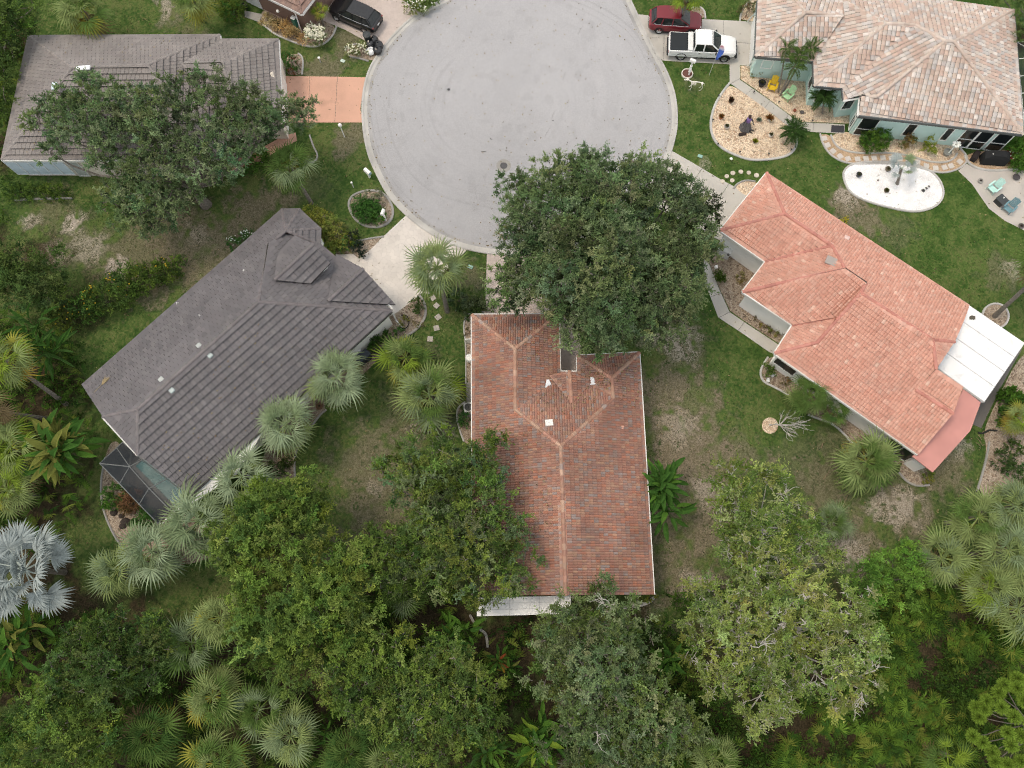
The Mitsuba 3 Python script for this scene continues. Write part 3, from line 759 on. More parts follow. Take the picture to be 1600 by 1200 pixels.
# ------------------------------------------------------------------ houses
red = palette([(0.305, 0.155, 0.118), (0.32, 0.18, 0.135), (0.275, 0.158, 0.13), (0.345, 0.155, 0.105), (0.275, 0.19, 0.165), (0.262, 0.212, 0.20), (0.35, 0.21, 0.15)], [5, 5, 4, 2.2, 3, 1.3, 2], 0.05, 0.36)
redcap = palette([(0.37, 0.215, 0.155), (0.35, 0.185, 0.14), (0.39, 0.255, 0.19), (0.33, 0.26, 0.235)], [4, 3, 3, 1], 0.08)
dark = palette([(0.122, 0.114, 0.125), (0.131, 0.123, 0.133), (0.113, 0.106, 0.116)], [4, 3, 3], 0.04, 0.14)
orange = palette([(0.545, 0.292, 0.226), (0.56, 0.312, 0.244), (0.58, 0.345, 0.276), (0.52, 0.265, 0.203), (0.63, 0.43, 0.35)], [5, 5, 2, 3, 0.25], 0.03, 0.06)
orangecap = palette([(0.48, 0.215, 0.175), (0.44, 0.185, 0.15)], [1, 1], 0.05)
blend = palette([(0.48, 0.365, 0.31), (0.50, 0.405, 0.35), (0.53, 0.465, 0.42), (0.46, 0.345, 0.295), (0.485, 0.455, 0.44), (0.58, 0.535, 0.505), (0.42, 0.38, 0.365)], [4.5, 5, 4, 3.5, 3.5, 2.2, 2], 0.06, 0.12)
blendcap = palette([(0.50, 0.41, 0.355), (0.53, 0.455, 0.405), (0.47, 0.385, 0.335)], [1, 1, 1], 0.06)
grey = palette([(0.205, 0.187, 0.184), (0.215, 0.197, 0.192), (0.195, 0.176, 0.174)], [4, 3, 3], 0.04, 0.16)
BARREL = dict(expo=0.34, width=0.175, thick=0.04, amp=0.05, stagger=False)
FLAT = dict(expo=0.50, width=0.34, thick=0.115, amp=0.0, stagger=True, cols=1, lip=0.020, gap=0.024)

# -- red-tiled house in the middle
h = MAIN = House('red_tiled_house', 'long house with a weathered red barrel-tile roof in the middle below the round oak', 3.0, 0.42)
h.plane('W', (737.5, 492), (738.5, 930)); h.plane('E', (1021.5, 929), (998.7, 551)); h.plane('N1', (872, 491.5), (738, 492.5))
h.plane('WI', (875, 580), (873, 526)); h.plane('EI', (901, 556), (902, 581)); h.plane('N2', (998.7, 551), (902, 556)); h.plane('NM', (902, 581), (875, 581))
for n, p, w in [('a', (737.5, 492), None), ('b', (738.5, 930), None), ('c', (1021.5, 929), None), ('d', (998.7, 551), None), ('e', (872, 491.5), None), ('f', (875, 580.5), None), ('g', (902, 581), None), ('i', (902, 556), None),
                ('R', (876, 697), 'W E'), ('S', (884, 930), 'W E'), ('wr', (805, 640), 'W'), ('wf', (805, 545), 'W'), ('er', (958, 623), 'E'), ('ef', (956, 591), 'E'), ('vl', (857, 604), 'NM WI'), ('vr', (926, 600), 'NM EI')]:
    h.v(n, p, w)
h.v('r0', (893, 630), 'NM'); z0 = float(h.V['r0'][2]); h.v('r1', (890, 580), z0); h.v('l0', (858, 587), float(h.V['vl'][2]) + 0.02); h.v('l1', (926, 596), float(h.V['vr'][2]) + 0.02)
for f in ('a b S R wr wf', 'c d ef er R S', 'a wf e', 'e wf wr vl f', 'R er vr g f vl wr', 'ef i g vr er', 'd i ef'):
    h.face(f)
base_faces = list(h.faces)
h.face('l0 r0 r1'); h.face('r1 r0 l1')
WHITE, DKG = (0.72, 0.72, 0.71), (0.07, 0.068, 0.07)
h_out = unary_union([Polygon(f[:, :2]).buffer(0.03) for f in base_faces])
finish_house(h, dict(BARREL, amp=0.06, thick=0.05, lip=0.02, color=red), ['a wf', 'e wf', 'wf wr', 'wr R', 'R er', 'er ef', 'd ef', 'i ef', 'R S', 'r0 r1'], redcap, 'cream_stucco', ['a b', 'c d', 'e a', 'f e', 'i g', 'd i', 'g f'], WHITE, seed=11,
             wall_poly=h_out.buffer(-0.42, join_style=2))
part(h.key, 'gable', trimesh.convex.convex_hull(np.array([h.V[k] + np.array([0, dy, dz]) for k, dz in (('b', -.2), ('c', -.2), ('S', -.2)) for dy in (0.45, 0.6)])), 'cream_stucco')
part(h.key, 'gable', trimesh.convex.convex_hull(np.array([h.V[k] + np.array([0, dy, dz]) for k, dz in (('l0', -.15), ('l1', -.15), ('r1', -.2)) for dy in (-0.3, -0.2)])), 'cream_stucco')
for q, n in (((857, 604), 'vl'), ((926, 602), 'vr')):
    P = h.V[n]
    part(f'{h.key}__roof', 'flashing', trimesh.convex.convex_hull(np.array([P + [-.26, -.08, .10], P + [.26, -.08, .10], P + [.1, .5, .13], P + [-.1, .5, .13], P + [0, 0, -.1]])), 'satin', (0.66, 0.69, 0.74))
P = h.on((858, 661), 'NM')
v_ = part(f'{h.key}__roof', 'roof_vent', box(P + [0, 0, 0.12], (0.55, 0.5, 0.12), rx=-0.35, bevel=0.02), 'satin', (0.78, 0.77, 0.74), label='square white roof vent with a grey cap')
P = h.on((972.5, 668), 'E')
part(f'{h.key}__roof', 'vent_pipe', lathe([(0.13, -0.1), (0.13, 0.10), (0.06, 0.12), (0.06, 0.3), (0.0, 0.3)], 10, P), 'matte', (0.55, 0.33, 0.26))
# pan roof over the back porch
k = thing('porch_roof', 'white metal pan roof over the back porch of the red-tiled house', 'porch roof')
x0, x1 = 745, 892.5
for r_ in range(3):
    for c_ in range(3):
        ya, yb = 934 + 9.6 * r_, 934 + 9.6 * (r_ + 1)
        xa, xb = [745, 796, 842.5, 892.5][c_:c_ + 2]
        Pn = np.array([at(x, y - (x - 745) * 0.025, 2.88 - 0.05 * (y - 934) / 29 + dz) for x in (xa + .3, xb - .3) for y in (ya + .25, yb - .25) for dz in (0, .05)])
        part(k, 'roof_panel', trimesh.convex.convex_hull(Pn), 'metal_roof')
part(k, 'frame', trimesh.convex.convex_hull(np.array([at(x, y - (x - 745) * 0.025, z) for x in (745, 892.5) for y in (934, 963) for z in (2.72, 2.82)])), 'satin', (0.6, 0.62, 0.63))
for x in (748, 889):
    P = at(x, 960, 2.75)
    part(k, 'post', box((P[0], P[1], 1.36), (0.09, 0.09, 2.72)), 'satin', (0.7, 0.7, 0.7))

# -- dark flat-tiled house on the left
h = DARK = House('dark_roofed_house', 'white house with a charcoal flat-tile roof turned at an angle, on the left', 3.0, 0.50)
h.plane('NW', (441, 327.5), (129, 602)); h.plane('SE', (297, 774), (610, 487)); h.plane('NE', (612, 486), (526, 398))
for n, p, w in [('a', (441, 327.5), None), ('b', (129, 602), None), ('c', (297, 774), None), ('d', (612, 486), None), ('j', (161, 651), 'NW'), ('k', (216, 711), 'SE'), ('R', (215, 640), 'NW SE'), ('Q', (404, 472), 'NW SE'),
                ('p', (420, 384), 'NW'), ('t', (447, 360), 'NW'), ('t1', (468, 327), None), ('t2', (501.5, 358), None), ('t3', (501, 383), None), ('m', (522, 400), None)]:
    h.v(n, p, w)
h.v('g0', (513, 470), 'NE'); zg = float(h.V['g0'][2]); h.v('g1', (567.5, 420), zg); h.v('gl', (526, 397.5), 3.0); h.v('gr', (618, 476), 3.0)
h.v('e0', (429, 437.5), 'NE'); ze = float(h.V['e0'][2]); h.v('e1', (489.5, 382), ze); h.v('ea', (435, 398), 'NE'); h.v('eb', (485, 443), 'NE'); h.v('ec', (461.5, 368.5), float(h.V['ea'][2])); h.v('ed', (516, 411), float(h.V['eb'][2]))
for f in ('a b j R Q p t', 'j k R', 'k c d Q R', 'Q d m t3 t p'):
    h.face(f)
for f in ('a t t1', 't1 t t2', 't2 t t3'):
    h.face(f)
fd = unary_union([Polygon(f[:, :2]).buffer(0.03) for f in h.faces] + [Polygon(np.array([h.V[k_] for k_ in 'gl g0 gr g1'.split()])[:, :2]).buffer(0.02)])
for f in ('gl g0 g1', 'gr g1 g0', 'ec ea e0 e1', 'ed e1 e0 eb'):
    h.face(f)
finish_house(h, dict(FLAT, color=dark), ['R Q', 'Q d', 'j R', 'k R', 'Q p', 'p t', 'a t', 't1 t', 't2 t', 't3 t', 'g0 g1', 'e0 e1'], palette([(0.15, 0.135, 0.142)], [1], 0.06), 'white_stucco', ['b a', 'c d', 'a t1', 't1 t2', 't2 t3'], DKG, seed=12, wall_poly=fd.buffer(-0.33, join_style=2))
part(f'{h.key}__roof', 'gutter', trimesh.convex.convex_hull(np.array([h.V[a_] + [o, o * .8, z] for a_ in 'jk' for o in (-.1, 0) for z in (-.16, .02)])), 'satin', (0.5, 0.5, 0.49))


def gable_wall(hk, a, b, c, inset, bsdf, drop=0.14, name='gable'):
    m = (a + b) / 2 - c
    d = np.array([-(b - a)[1], (b - a)[0], 0])
    d /= np.linalg.norm(d)
    back = (h.V['g0'] - c) if False else None
    P = []
    for o in inset:
        for q in (a, b, c):
            P.append(q + d * o - [0, 0, drop])
    return part(hk, name, trimesh.convex.convex_hull(np.array(P)), bsdf)


gable_wall(h.key, h.V['gr'], h.V['gl'], h.V['g1'], (0.3, 0.42), 'white_stucco')
# the raised entry block under its own gable
eb = unary_union([Polygon(np.array([h.V[k_] for k_ in 'ec ea e0 e1'.split()])[:, :2]), Polygon(np.array([h.V[k_] for k_ in 'ed e1 e0 eb'.split()])[:, :2])]).buffer(0.05).buffer(-0.35, join_style=2)
part(h.key, 'entry_block', prism(eb, 2.0, float(h.V['ec'][2]) - 0.2), 'white_stucco')
gable_wall(h.key, h.V['ed'], h.V['ec'], h.V['e1'], (0.25, 0.4), 'white_stucco')
w = Wall(at(505, 366, 3.0)[:2], at(512, 404, 2.4)[:2])
w = Wall((h.V['t2'] + [-.35, -.1, 0])[:2], (h.V['t3'] + [-.35, -.3, 0])[:2])
L_ = np.linalg.norm((w.b - w.a))
w.window(h.key, L_ * 0.5, L_ * 0.9 + .5, 0.8, 2.2, fcol=(0.78, 0.79, 0.79), fw=0.12, label=None) if False else w.window(h.key, L_ * 0.4, L_ * 0.9 + .4, 0.8, 2.25, fcol=(0.78, 0.79, 0.79), fw=0.12)
for x, y, pl, c_ in [(312, 541, 'NW', (.36, .39, .39)), (329, 556, 'SE', (.36, .42, .43)), (253, 593.5, 'NW', (.36, .39, .39)), (269.5, 610.5, 'SE', (.36, .42, .43))]:
    P = h.on((x, y), pl)
    k = part(f'{h.key}__roof', 'roof_vent', box(P + [0, 0, 0.1], (0.36, 0.36, 0.16), rz=0.73, bevel=0.03), 'satin', c_)
    part_key = k
for x, y in [(278, 475), (313.5, 494), (382, 424)]:
    P = h.on((x, y), 'NW')
    part(f'{h.key}__roof', 'vent_pipe', lathe([(0.10, -0.05), (0.10, 0.06), (0.05, 0.07), (0.05, 0.25), (0, 0.25)], 8, P), 'matte', (0.6, 0.6, 0.6))
# downspout at the garage corner
Pd = [at(612, 489, 2.85), at(614, 489, 2.6), at(618.5, 499.5, 0.9), at(618.5, 500, 0.12), at(628, 511, 0.1)]
part(h.key, 'downspout', tube(Pd, 0.05, 6), 'satin', (0.72, 0.73, 0.73))
# lanai roof (white pans), pool screen, pool
k = thing('lanai_roof', 'white pan roof behind the fan palms at the lower corner of the dark-roofed house', 'porch roof')
A_, B_, C_, D_ = at(312, 763, 2.75), at(432, 655, 2.85), at(455, 690, 2.62), at(250, 828, 2.6)
A_ = at(300, 772, 2.75); B_ = at(412, 674, 2.75); D_ = at(248, 822, 2.6); C_ = at(372, 740, 2.6)
for i in range(6):
    q = [A_ + (B_ - A_) * t for t in (i / 6 + .003, (i + 1) / 6 - .003)] + [D_ + (C_ - D_) * t for t in (i / 6 + .003, (i + 1) / 6 - .003)]
    part(k, 'roof_panel', trimesh.convex.convex_hull(np.array([p + [0, 0, dz] for p in q for dz in (0, 0.06)])), 'metal_roof')
for P in (C_, D_, (C_ + D_) / 2):
    part(k, 'post', box((P[0] + .1, P[1] + .15, 1.3), (0.1, 0.1, 2.6), rz=0.73), 'satin', (0.6, 0.6, 0.6))
k = thing('pool_cage', 'dark insect-screen cage with grey beams over the pool of the dark-roofed house', 'pool cage')
c0, c1, c2, c3 = at(156, 724, 2.5), at(192, 691, 2.5), at(289, 770, 2.7), at(247, 818, 2.5)
c1b, m0, m1, m2, m3 = at(217, 711, 3.0), at(202.5, 729, 3.1), at(233, 763, 3.1), at(265, 796, 3.1), at(222.5, 718.5, 3.0)
n1, n2, n3 = at(187.5, 755, 2.5), at(217.5, 788, 2.5), at(260, 749, 3.0)
c1 = at(192, 691, 2.5)
for a_, b_ in ((c0, c1), (c0, c3), (c0, m0), (at(182.5, 700, 2.5), m0), (at(205, 704, 2.6), m0), (m0, m3), (m0, n1), (m0, m1), (m1, m2), (m1, n2), (m1, n3), (m2, c2), (m2, c3), (m3, c2), (c1, m3)):
    part(k, 'beam', tube([a_, b_], 0.042, 4), 'satin', (0.20, 0.215, 0.22))
for p in (c0, n1, n2, c3):
    part(k, 'post', box((p[0], p[1], 1.25), (0.08, 0.08, 2.5)), 'satin', (0.30, 0.31, 0.31))


def panes(parent, name, quads, bsdf):
    for q in quads:
        q = np.array(q)
        part(parent, name, (q, np.array([[0, i, i + 1] for i in range(1, len(q) - 1)])), bsdf)


dz = np.array([0, 0, 0.02])
panes(k, 'screen_panel', [[p + dz for p in q] for q in ([c0, n1, m0], [n1, n2, m1, m0], [n2, c3, m2, m1], [c0, m0, at(182.5, 700, 2.5)], [at(182.5, 700, 2.5), m0, c1], [c1, m0, m3], [m0, m1, n3, m3], [m1, m2, c2, n3])], 'insect_screen')
panes(k, 'screen_wall', [[(a_[0], a_[1], 0.05), (b_[0], b_[1], 0.05), b_ - dz, a_ - dz] for a_, b_ in ((c0, n1), (n1, n2), (n2, c3), (c1, c0))], 'insect_screen')
pw = Polygon(pts([(212, 728), (229, 714), (300, 775), (282, 800)], 0.1))
k = thing('swimming_pool', 'teal pool with a pale coping under the insect-screen cage', 'pool')
part(k, 'water', flat(pw, 0.055 + 0.03), 'pool_water')
part(k, 'coping', prism(pw.buffer(0.28, join_style=2).difference(pw.buffer(0.0)), 0.05, 0.12), 'grey_concrete')

# -- orange-tiled house on the right
h = ORA = House('orange_tiled_house', 'pale house with a bright orange tile roof turned at an angle, on the right', 3.0, 0.40)
h.plane('NE', (1515, 477), (1198, 270)); h.plane('NWh', (1198, 270), (1125, 359)); h.plane('SW1', (1125, 361), (1196, 409)); h.plane('NWs', (1196, 409), (1160, 456))
h.plane('SW2', (1160, 456), (1238, 508)); h.plane('NWt', (1238, 508), (1210, 552)); h.plane('SW3', (1210, 553), (1434, 710))
for n, p, w in [('a', (1515, 477), None), ('b', (1198, 270), None), ('c', (1125, 360), None), ('d', (1196, 409), None), ('e', (1160, 456), None), ('f', (1238, 508), None), ('g', (1210, 552), None), ('i', (1434, 710), None),
                ('A', (1226, 334), 'NE SW1'), ('B', (1300, 384), 'NE SW1'), ('C', (1320, 420), 'NE SW2'), ('D', (1353, 443), 'NE SW2'), ('E', (1345, 458), 'SW3'), ('F', (1457, 531), 'NE SW3'), ('G', (1491, 534), 'NE'), ('H', (1463, 576), 'SW3'),
                ('I', (1431, 609), 'SW3'), ('J', (1489, 646), 'SW3'), ('K', (1277, 535), 'SW3'), ('L', (1307, 496), 'SW2')]:
    h.v(n, p, w)
h.v('E', (1345, 458), 'NE SW3'); h.v('M', (1505, 604), float(h.V['H'][2]))
for f in ('a b A B C D E F G', 'b c A', 'c d B A', 'd e C B', 'e f L E D C', 'g i J I H F E K', 'f g K L', 'F H G', 'I J M H'):
    h.face(f)
finish_house(h, dict(BARREL, width=0.22, amp=0.075, thick=0.055, lip=0.02, color=orange), ['b A', 'c A', 'A B', 'B C', 'e C', 'C D', 'E F', 'F G', 'F H', 'f L', 'g K', 'I J', 'd B', 'K E', 'D E'], orangecap, 'white_stucco', ['b a', 'b c', 'c d', 'd e', 'e f', 'f g', 'g i'], WHITE, seed=13, overhang=0.32)
for a_, b_, c_, d_ in (('K', 'E', 'L', 'D'), ('E', 'D', 'D', 'E'), ('C', 'D', 'D', 'C')):
    q_ = [h.V[a_], h.V[b_], h.V[a_] - [0, 0, .9], h.V[b_] - [0, 0, .9]]
    part(f'{h.key}__roof', 'step_flashing', trimesh.convex.convex_hull(np.array([p_ + o_ for p_ in q_ for o_ in ([0, 0, 0], [.06, -.05, 0])])), 'matte', (0.50, 0.27, 0.21))
w = Wall(at(1205, 567, 0.0)[:2] * 0 + (h.V['g'] + (0, 0, 0))[:2], h.V['i'][:2])
off = w.n * -0.30
w = Wall((h.V['g'] + off)[:2], (h.V['i'] + off)[:2])
s0, z1 = w.hit(1214, 560); s1, z0 = w.hit(1236, 585)
w.window(h.key, s0, s1 + .1, max(0.5, z0), min(2.3, z1 + .25), fcol=(0.7, 0.71, 0.7))
s0, _ = w.hit(1388, 688)
w.window(h.key, s0, s0 + 2.0, 0.1, 2.15, name='door', fcol=(0.68, 0.69, 0.68), vbars=(s0 + 1.0,))
P = h.on((1322, 373), 'NE'); part(f'{h.key}__roof', 'roof_vent', box(P + [0, 0, .12], (0.42, 0.34, 0.2), rz=-0.55, bevel=.04), 'satin', (0.62, 0.46, 0.42))
P = h.on((1298, 408.5), 'NWs')
k = part(f'{h.key}__roof', 'skylight', box(P + [0, 0, .08], (0.78, 0.66, 0.12), rz=-0.55, bevel=.02), 'satin', (0.34, 0.30, 0.28), label='small square skylight')
P = h.V['B'] + [0, 0, 0]
lan = ORA_L = thing('lanai_roof', 'white panel roof at the far end of the orange-tiled house', 'porch roof')
a_, b_, c_, d_ = at(1514, 477.5, 3.02), at(1600, 536, 2.75), at(1537, 628, 2.75), at(1464.5, 576, 3.02)
for i in range(4):
    q = [a_ + (d_ - a_) * t for t in (i / 4 + .004, (i + 1) / 4 - .004)] + [b_ + (c_ - b_) * t for t in (i / 4 + .004, (i + 1) / 4 - .004)]
    part(lan, 'roof_panel', trimesh.convex.convex_hull(np.array([p + [0, 0, z] for p in q for z in (0, .07)])), 'metal_roof')
for p, q in ((b_, c_), (d_, c_), (a_, b_)):
    part(lan, 'gutter', tube([p + [0, 0, -.04], q + [0, 0, -.04]], 0.07, 4), 'satin', (0.42, 0.43, 0.43))
for p in (b_, c_, (b_ + c_) / 2):
    part(lan, 'post', box((p[0] - .12, p[1] + .05, 1.36), (0.1, 0.1, 2.7), rz=0.6), 'satin', (0.5, 0.5, 0.5))
P = at(1519, 497, 3.08)
single('roof_leaf', 'small brown dead leaf lying on the white panel roof', 'leaf', trimesh.convex.convex_hull(P + np.array([[-.22, -.1, 0], [.2, -.15, .04], [.25, .12, .02], [-.05, .2, .06], [-.2, .1, .0]])), 'matte', (0.10, 0.09, 0.075))
pk_ = thing('porch_roof', 'flat dusty pink roof strip along the end of the orange tiles', 'porch roof')
pp = Polygon(pts([(1505, 608), (1532, 629), (1516, 673), (1457, 738), (1425, 713), (1434, 707), (1488, 645)], 2.7)).buffer(0.0)
part(pk_, 'roof_panel', prism(pp, 2.62, 2.74), 'pink_roof')
part(pk_, 'wall', prism(pp.buffer(-0.35), 0, 2.6), 'white_stucco')

# -- teal house, upper right
h = TEAL = House('teal_house', 'teal house with a blended pink and cream tile roof and hipped ends, upper right', 3.0, 0.40)
h.plane('S', (1342.5, 180), (1598, 210)); h.plane('E', (1598, 210), (1584, 15)); h.plane('N', (1584, 15), (1475, 0)); h.plane('S2', (1272, 134), (1316, 138)); h.plane('W2', (1271, 96), (1272, 134)); h.plane('S3', (1180, 88), (1271, 96))
h.plane('W1', (1316, 138), (1318, 155)); h.plane('W3', (1184, 0), (1180, 88))
for n, p, w in [('a', (1342.5, 180), None), ('b', (1598.5, 210), None), ('c', (1584, 15), None), ('d', (1475, 0), None), ('A', (1491, 64.5), 'S E'), ('B', (1477, 64), 'S'), ('C', (1430, 39), 'S2'), ('D', (1384, 36.5), 'S2'), ('e', (1272, 134), None),
                ('f', (1316, 138), None), ('g', (1318, 155.5), None), ('i', (1343, 152), None), ('j', (1271, 96), None), ('k', (1180, 88), None), ('l', (1184, 0), None), ('F', (1259, 19), 'S3'), ('G', (1317, 25), 'S3 W2'), ('H', (1310, -4), 'W2'), ('m', (1236, -8), 'W3')]:
    h.v(n, p, w)
h.v('q', (1370, 151), 'S'); h.v('n0', (1400, -12), None); h.v('n1', (1190, -42), None)
for f in ('a b A B q i', 'b c A', 'c d n0 C B A', 'f g i q B C', 'e f C D', 'j e D H G', 'k j G F', 'k F m l', 'C n0 H D', 'G H m F'):
    h.face(f)
hcaps = ['i q', 'q B', 'B A', 'A b', 'A c', 'B C', 'C D', 'D e', 'D H', 'k F', 'F G', 'F m']
tp_ = unary_union([Polygon(f[:, :2]).buffer(0.03) for f in h.faces] + [Polygon([h.V[k_][:2] for k_ in ('c', 'd', 'n0', 'n1', 'l')]).buffer(0)])
ext = Polygon([h.V[k_][:2] for k_ in ('d', 'n0', 'H', 'm', 'l')])
finish_house(h, dict(BARREL, width=0.34, expo=0.40, thick=0.06, lip=0.02, gap=0.03, color=blend), hcaps, blendcap, 'teal_stucco', ['a b', 'b c', 'e f', 'j e', 'k j', 'l k'], (0.10, 0.11, 0.115), seed=14, wall_poly=tp_.buffer(-0.37, join_style=2))
part(f'{h.key}__roof', 'gutter', trimesh.convex.convex_hull(np.array([h.V[a_] + [0, 0, z] for a_ in 'fg' for z in (-.16, .02)] + [h.V[a_] + [-.08, 0, z] for a_ in 'fg' for z in (-.16, .02)])), 'satin', (0.1, 0.11, 0.115))
part(f'{h.key}__roof', 'fascia', tube([h.V['g'] + [0, -.05, -.1], h.V['i'] + [0, -.05, -.1], h.V['a'] + [-.05, 0, -.1]], 0.11, 4), 'satin', WHITE)
W_ = (0.76, 0.79, 0.78)
dS = (h.V['b'] - h.V['a'])[:2]; dS /= np.linalg.norm(dS); nS = np.array([dS[1], -dS[0]])
w = Wall(h.V['a'][:2] - nS * 0.32, h.V['b'][:2] - nS * 0.32)


def tw_(p0, p1, name='window', **k_):
    s0, z1_ = w.hit(*p0); s1, z0_ = w.hit(*p1)
    return w.window(TEAL.key, min(s0, s1), max(s0, s1), max(0.12, min(z0_, z1_)), min(2.55, max(z0_, z1_)), name=name, fcol=W_, **k_)


Ls = np.linalg.norm(w.b - w.a)
tw_((1376, 186), (1331, 211), name='screen_opening', bars=(0.9,), fw=0.06)
for tl_, tr_, bl_ in (((1420.5, 195), (1434, 196), (1412, 210.5)), ((1481.5, 201.3), (1491.5, 202.2), (1466.5, 217.5))):
    s0_, s1_ = w.hit(*tl_)[0], w.hit(*tr_)[0]
    w.window(TEAL.key, s0_, s1_, max(.35, w.hit(*bl_)[1]), min(2.3, w.hit(*tl_)[1] + .15), fcol=W_)
sA, _ = w.hit(1507, 204); sB, _ = w.hit(1572, 213)
s_d = w.hit(1512, 206)[0]
w.window(h.key, s_d - 0.2, s_d + 0.85, 0.1, 2.45, name='screen_opening', fcol=W_, bars=(1.15,))
w.window(h.key, s_d + 1.0, s_d + 2.0, 0.05, 2.4, name='door', fcol=W_, bars=(1.0,))
w.window(h.key, s_d + 2.35, min(Ls - .3, s_d + 4.9), 0.1, 2.4, name='screen_opening', fcol=W_, bars=(1.1,))
wE = Wall(w.b[:2] , (h.V['c'][:2] + (-0.3, 0)))
w2 = Wall(h.V['e'][:2] + [0.1, 0.32], h.V['f'][:2] + [0.1, 0.32])
L2 = np.linalg.norm(w2.b - w2.a)
w2.window(h.key, 0.75, L2 - 0.5, 0.7, 2.25, fcol=W_)
w3 = Wall(h.V['j'][:2] + [0.32, 0], h.V['e'][:2] + [0.32, 0.3])
L3 = np.linalg.norm(w3.b - w3.a)
w3.window(h.key, L3 - 1.5, L3 - .7, 0.9, 2.3, fcol=W_)
wi = Wall(h.V['i'][:2] + [0.32, -0.3], h.V['a'][:2] + [0.32, 0.35])
Li = np.linalg.norm(wi.b - wi.a)
wi.window(h.key, 0.1, max(0.8, Li - 0.15), 0.2, 2.4, name='screen_opening', fcol=W_, bars=(1.5,), vbars=(Li / 2,))
wf = Wall(h.V['g'][:2] + [0.3, 0.32], h.V['i'][:2] + [0.3, 0.32])
wf.window(h.key, 0.25, 1.0, 1.2, 2.3, fcol=W_)
wl = Wall(h.V['l'][:2] + [0.32, 0], h.V['k'][:2] + [0.32, 0.4])
Ll = np.linalg.norm(wl.b - wl.a)
part(h.key, 'garage_door', wl.slab(Ll - 5.3, Ll - 0.9, 0.05, 2.3, -0.02, 0.05), 'satin', (0.70, 0.72, 0.72))
w5 = Wall(h.V['k'][:2] + [0.3, 0.32], h.V['j'][:2] + [0.3, 0.32])
w5.window(h.key, 0.7, 1.5, 1.3, 2.2, fcol=W_)
for p, q in ((at(1181, 90, 2.8), at(1167, 104.5, 0.02)), (at(1182, 92, 2.6), at(1170, 106, 0.02))):
    part(h.key, 'trellis_leg', tube([p, q], 0.05, 4), 'satin', (0.72, 0.76, 0.75))
part(h.key, 'awning_brace', tube([at(1168, 33, 0.1), at(1183, 17, 2.7)], 0.06, 4), 'satin', (0.62, 0.72, 0.71))
k = thing('pool_cage', 'white-framed pool screen running along the right edge behind the teal house', 'pool cage')
for i, y in enumerate((66, 92, 119, 146, 176)):
    part(k, 'beam', tube([at(1588 + i * 2, y, 2.7), at(1660 + i * 2, y - 6, 2.7)], 0.05, 4), 'satin', (0.72, 0.73, 0.73))
part(k, 'beam', tube([at(1588, 64, 2.75), at(1601, 205, 2.75)], 0.05, 4), 'satin', (0.72, 0.73, 0.73))
part(k, 'beam', tube([at(1589, 66, 2.7), at(1630, 90, 2.7)], 0.04, 4), 'satin', (0.72, 0.73, 0.73))
panes(k, 'screen_panel', [[at(1589, 65, 2.72), at(1602, 205, 2.72), at(1680, 200, 2.72), at(1670, 60, 2.72)]], 'insect_screen')

# -- grey-roofed house, upper left
h = GREY = House('grey_roofed_house', 'cream house with a faded grey tile roof half covered by the spreading oak, upper left', 3.0, 0.46)
h.plane('N', (343, 55), (45, 56.5)); h.plane('W', (45, 56.5), (3, 250)); h.plane('S', (3, 250), (300, 250)); h.plane('E', (345, 72), (345, 55)); h.plane('N2', (435, 62), (346, 62)); h.plane('E2', (440, 170), (435, 62))
for n, p, w in [('a', (343.5, 55), None), ('b', (45, 56.5), None), ('c', (3, 250), None), ('d', (345, 250), None), ('A', (113, 108), 'N'), ('B', (231, 102), 'N'), ('e', (345.5, 72), None), ('f', (346, 62), None), ('g', (435, 62), None), ('i', (441, 185), None), ('B2', (300, 160), 'N')]:
    h.v(n, p, w)
zr = float(h.V['B'][2]); h.v('A', (113, 106), zr); h.v('C', (285, 101), 'N2'); zc = float(h.V['C'][2]); h.v('D', (347, 100), zc); h.v('i', (441, 190), None); h.v('j', (300, 190), None)
h.v('D2', (360, 138), zc); h.v('k', (345, 190), None); h.v('Bv', (262, 116), 'N2')
h.face('b A B a'); h.face('b c A'); h.face('c d B A')
h.face('a B d e')
h.face('f C D g'); h.face('g D D2 i'); h.face('C k i D2 D')
fg = unary_union([Polygon(f[:, :2]).buffer(0.05) for f in h.faces])
finish_house(h, dict(FLAT, color=grey), ['b A', 'A B', 'a B', 'c A', 'B d', 'C D', 'D g', 'D D2', 'D2 i'], palette([(0.225, 0.205, 0.20)], [1], 0.06), 'cream_stucco', ['a b', 'b c', 'c d', 'g f', 'i g', 'e a'], WHITE, seed=15, wall_poly=fg.buffer(-0.40, join_style=2))
gable_wall(h.key, at(441, 143, 2.9), at(431, 101, 2.9), at(424.5, 112, 3.6), (0.0, 0.2), 'cream_stucco')
w = Wall(h.V['c'][:2] + [0, 0.32], h.V['d'][:2] + [0, 0.32])
sa = w.hit(16, 262)[0]; sb = w.hit(108, 262)[0]
nwin = 5
for i in range(nwin):
    u0, u1 = sa + (sb - sa) * i / nwin + .03, sa + (sb - sa) * (i + 1) / nwin - .03
    w.window(h.key, u0, u1, 0.35, 2.45, name='vinyl_window', fcol=(0.72, 0.74, 0.76), fw=0.03, pane='satin', pane_col=(0.50, 0.60, 0.68))
w.window(h.key, sb + .25, sb + 1.1, 0.1, 2.2, name='door', fcol=(0.6, 0.6, 0.58), pane='satin', pane_col=(0.36, 0.39, 0.38))
P = h.on((131, 107.5), 'N'); k = part(f'{h.key}__roof', 'skylight', box(P + [0, 0, .1], (1.15, 0.42, 0.16), bevel=.05), 'gloss', (0.82, 0.84, 0.87), label='long white skylight dome')
P = h.on((86, 136), 'W'); part(f'{h.key}__roof', 'skylight', box(P + [0, 0, .1], (0.45, 0.75, 0.2), bevel=.07), 'gloss', (0.62, 0.72, 0.82))
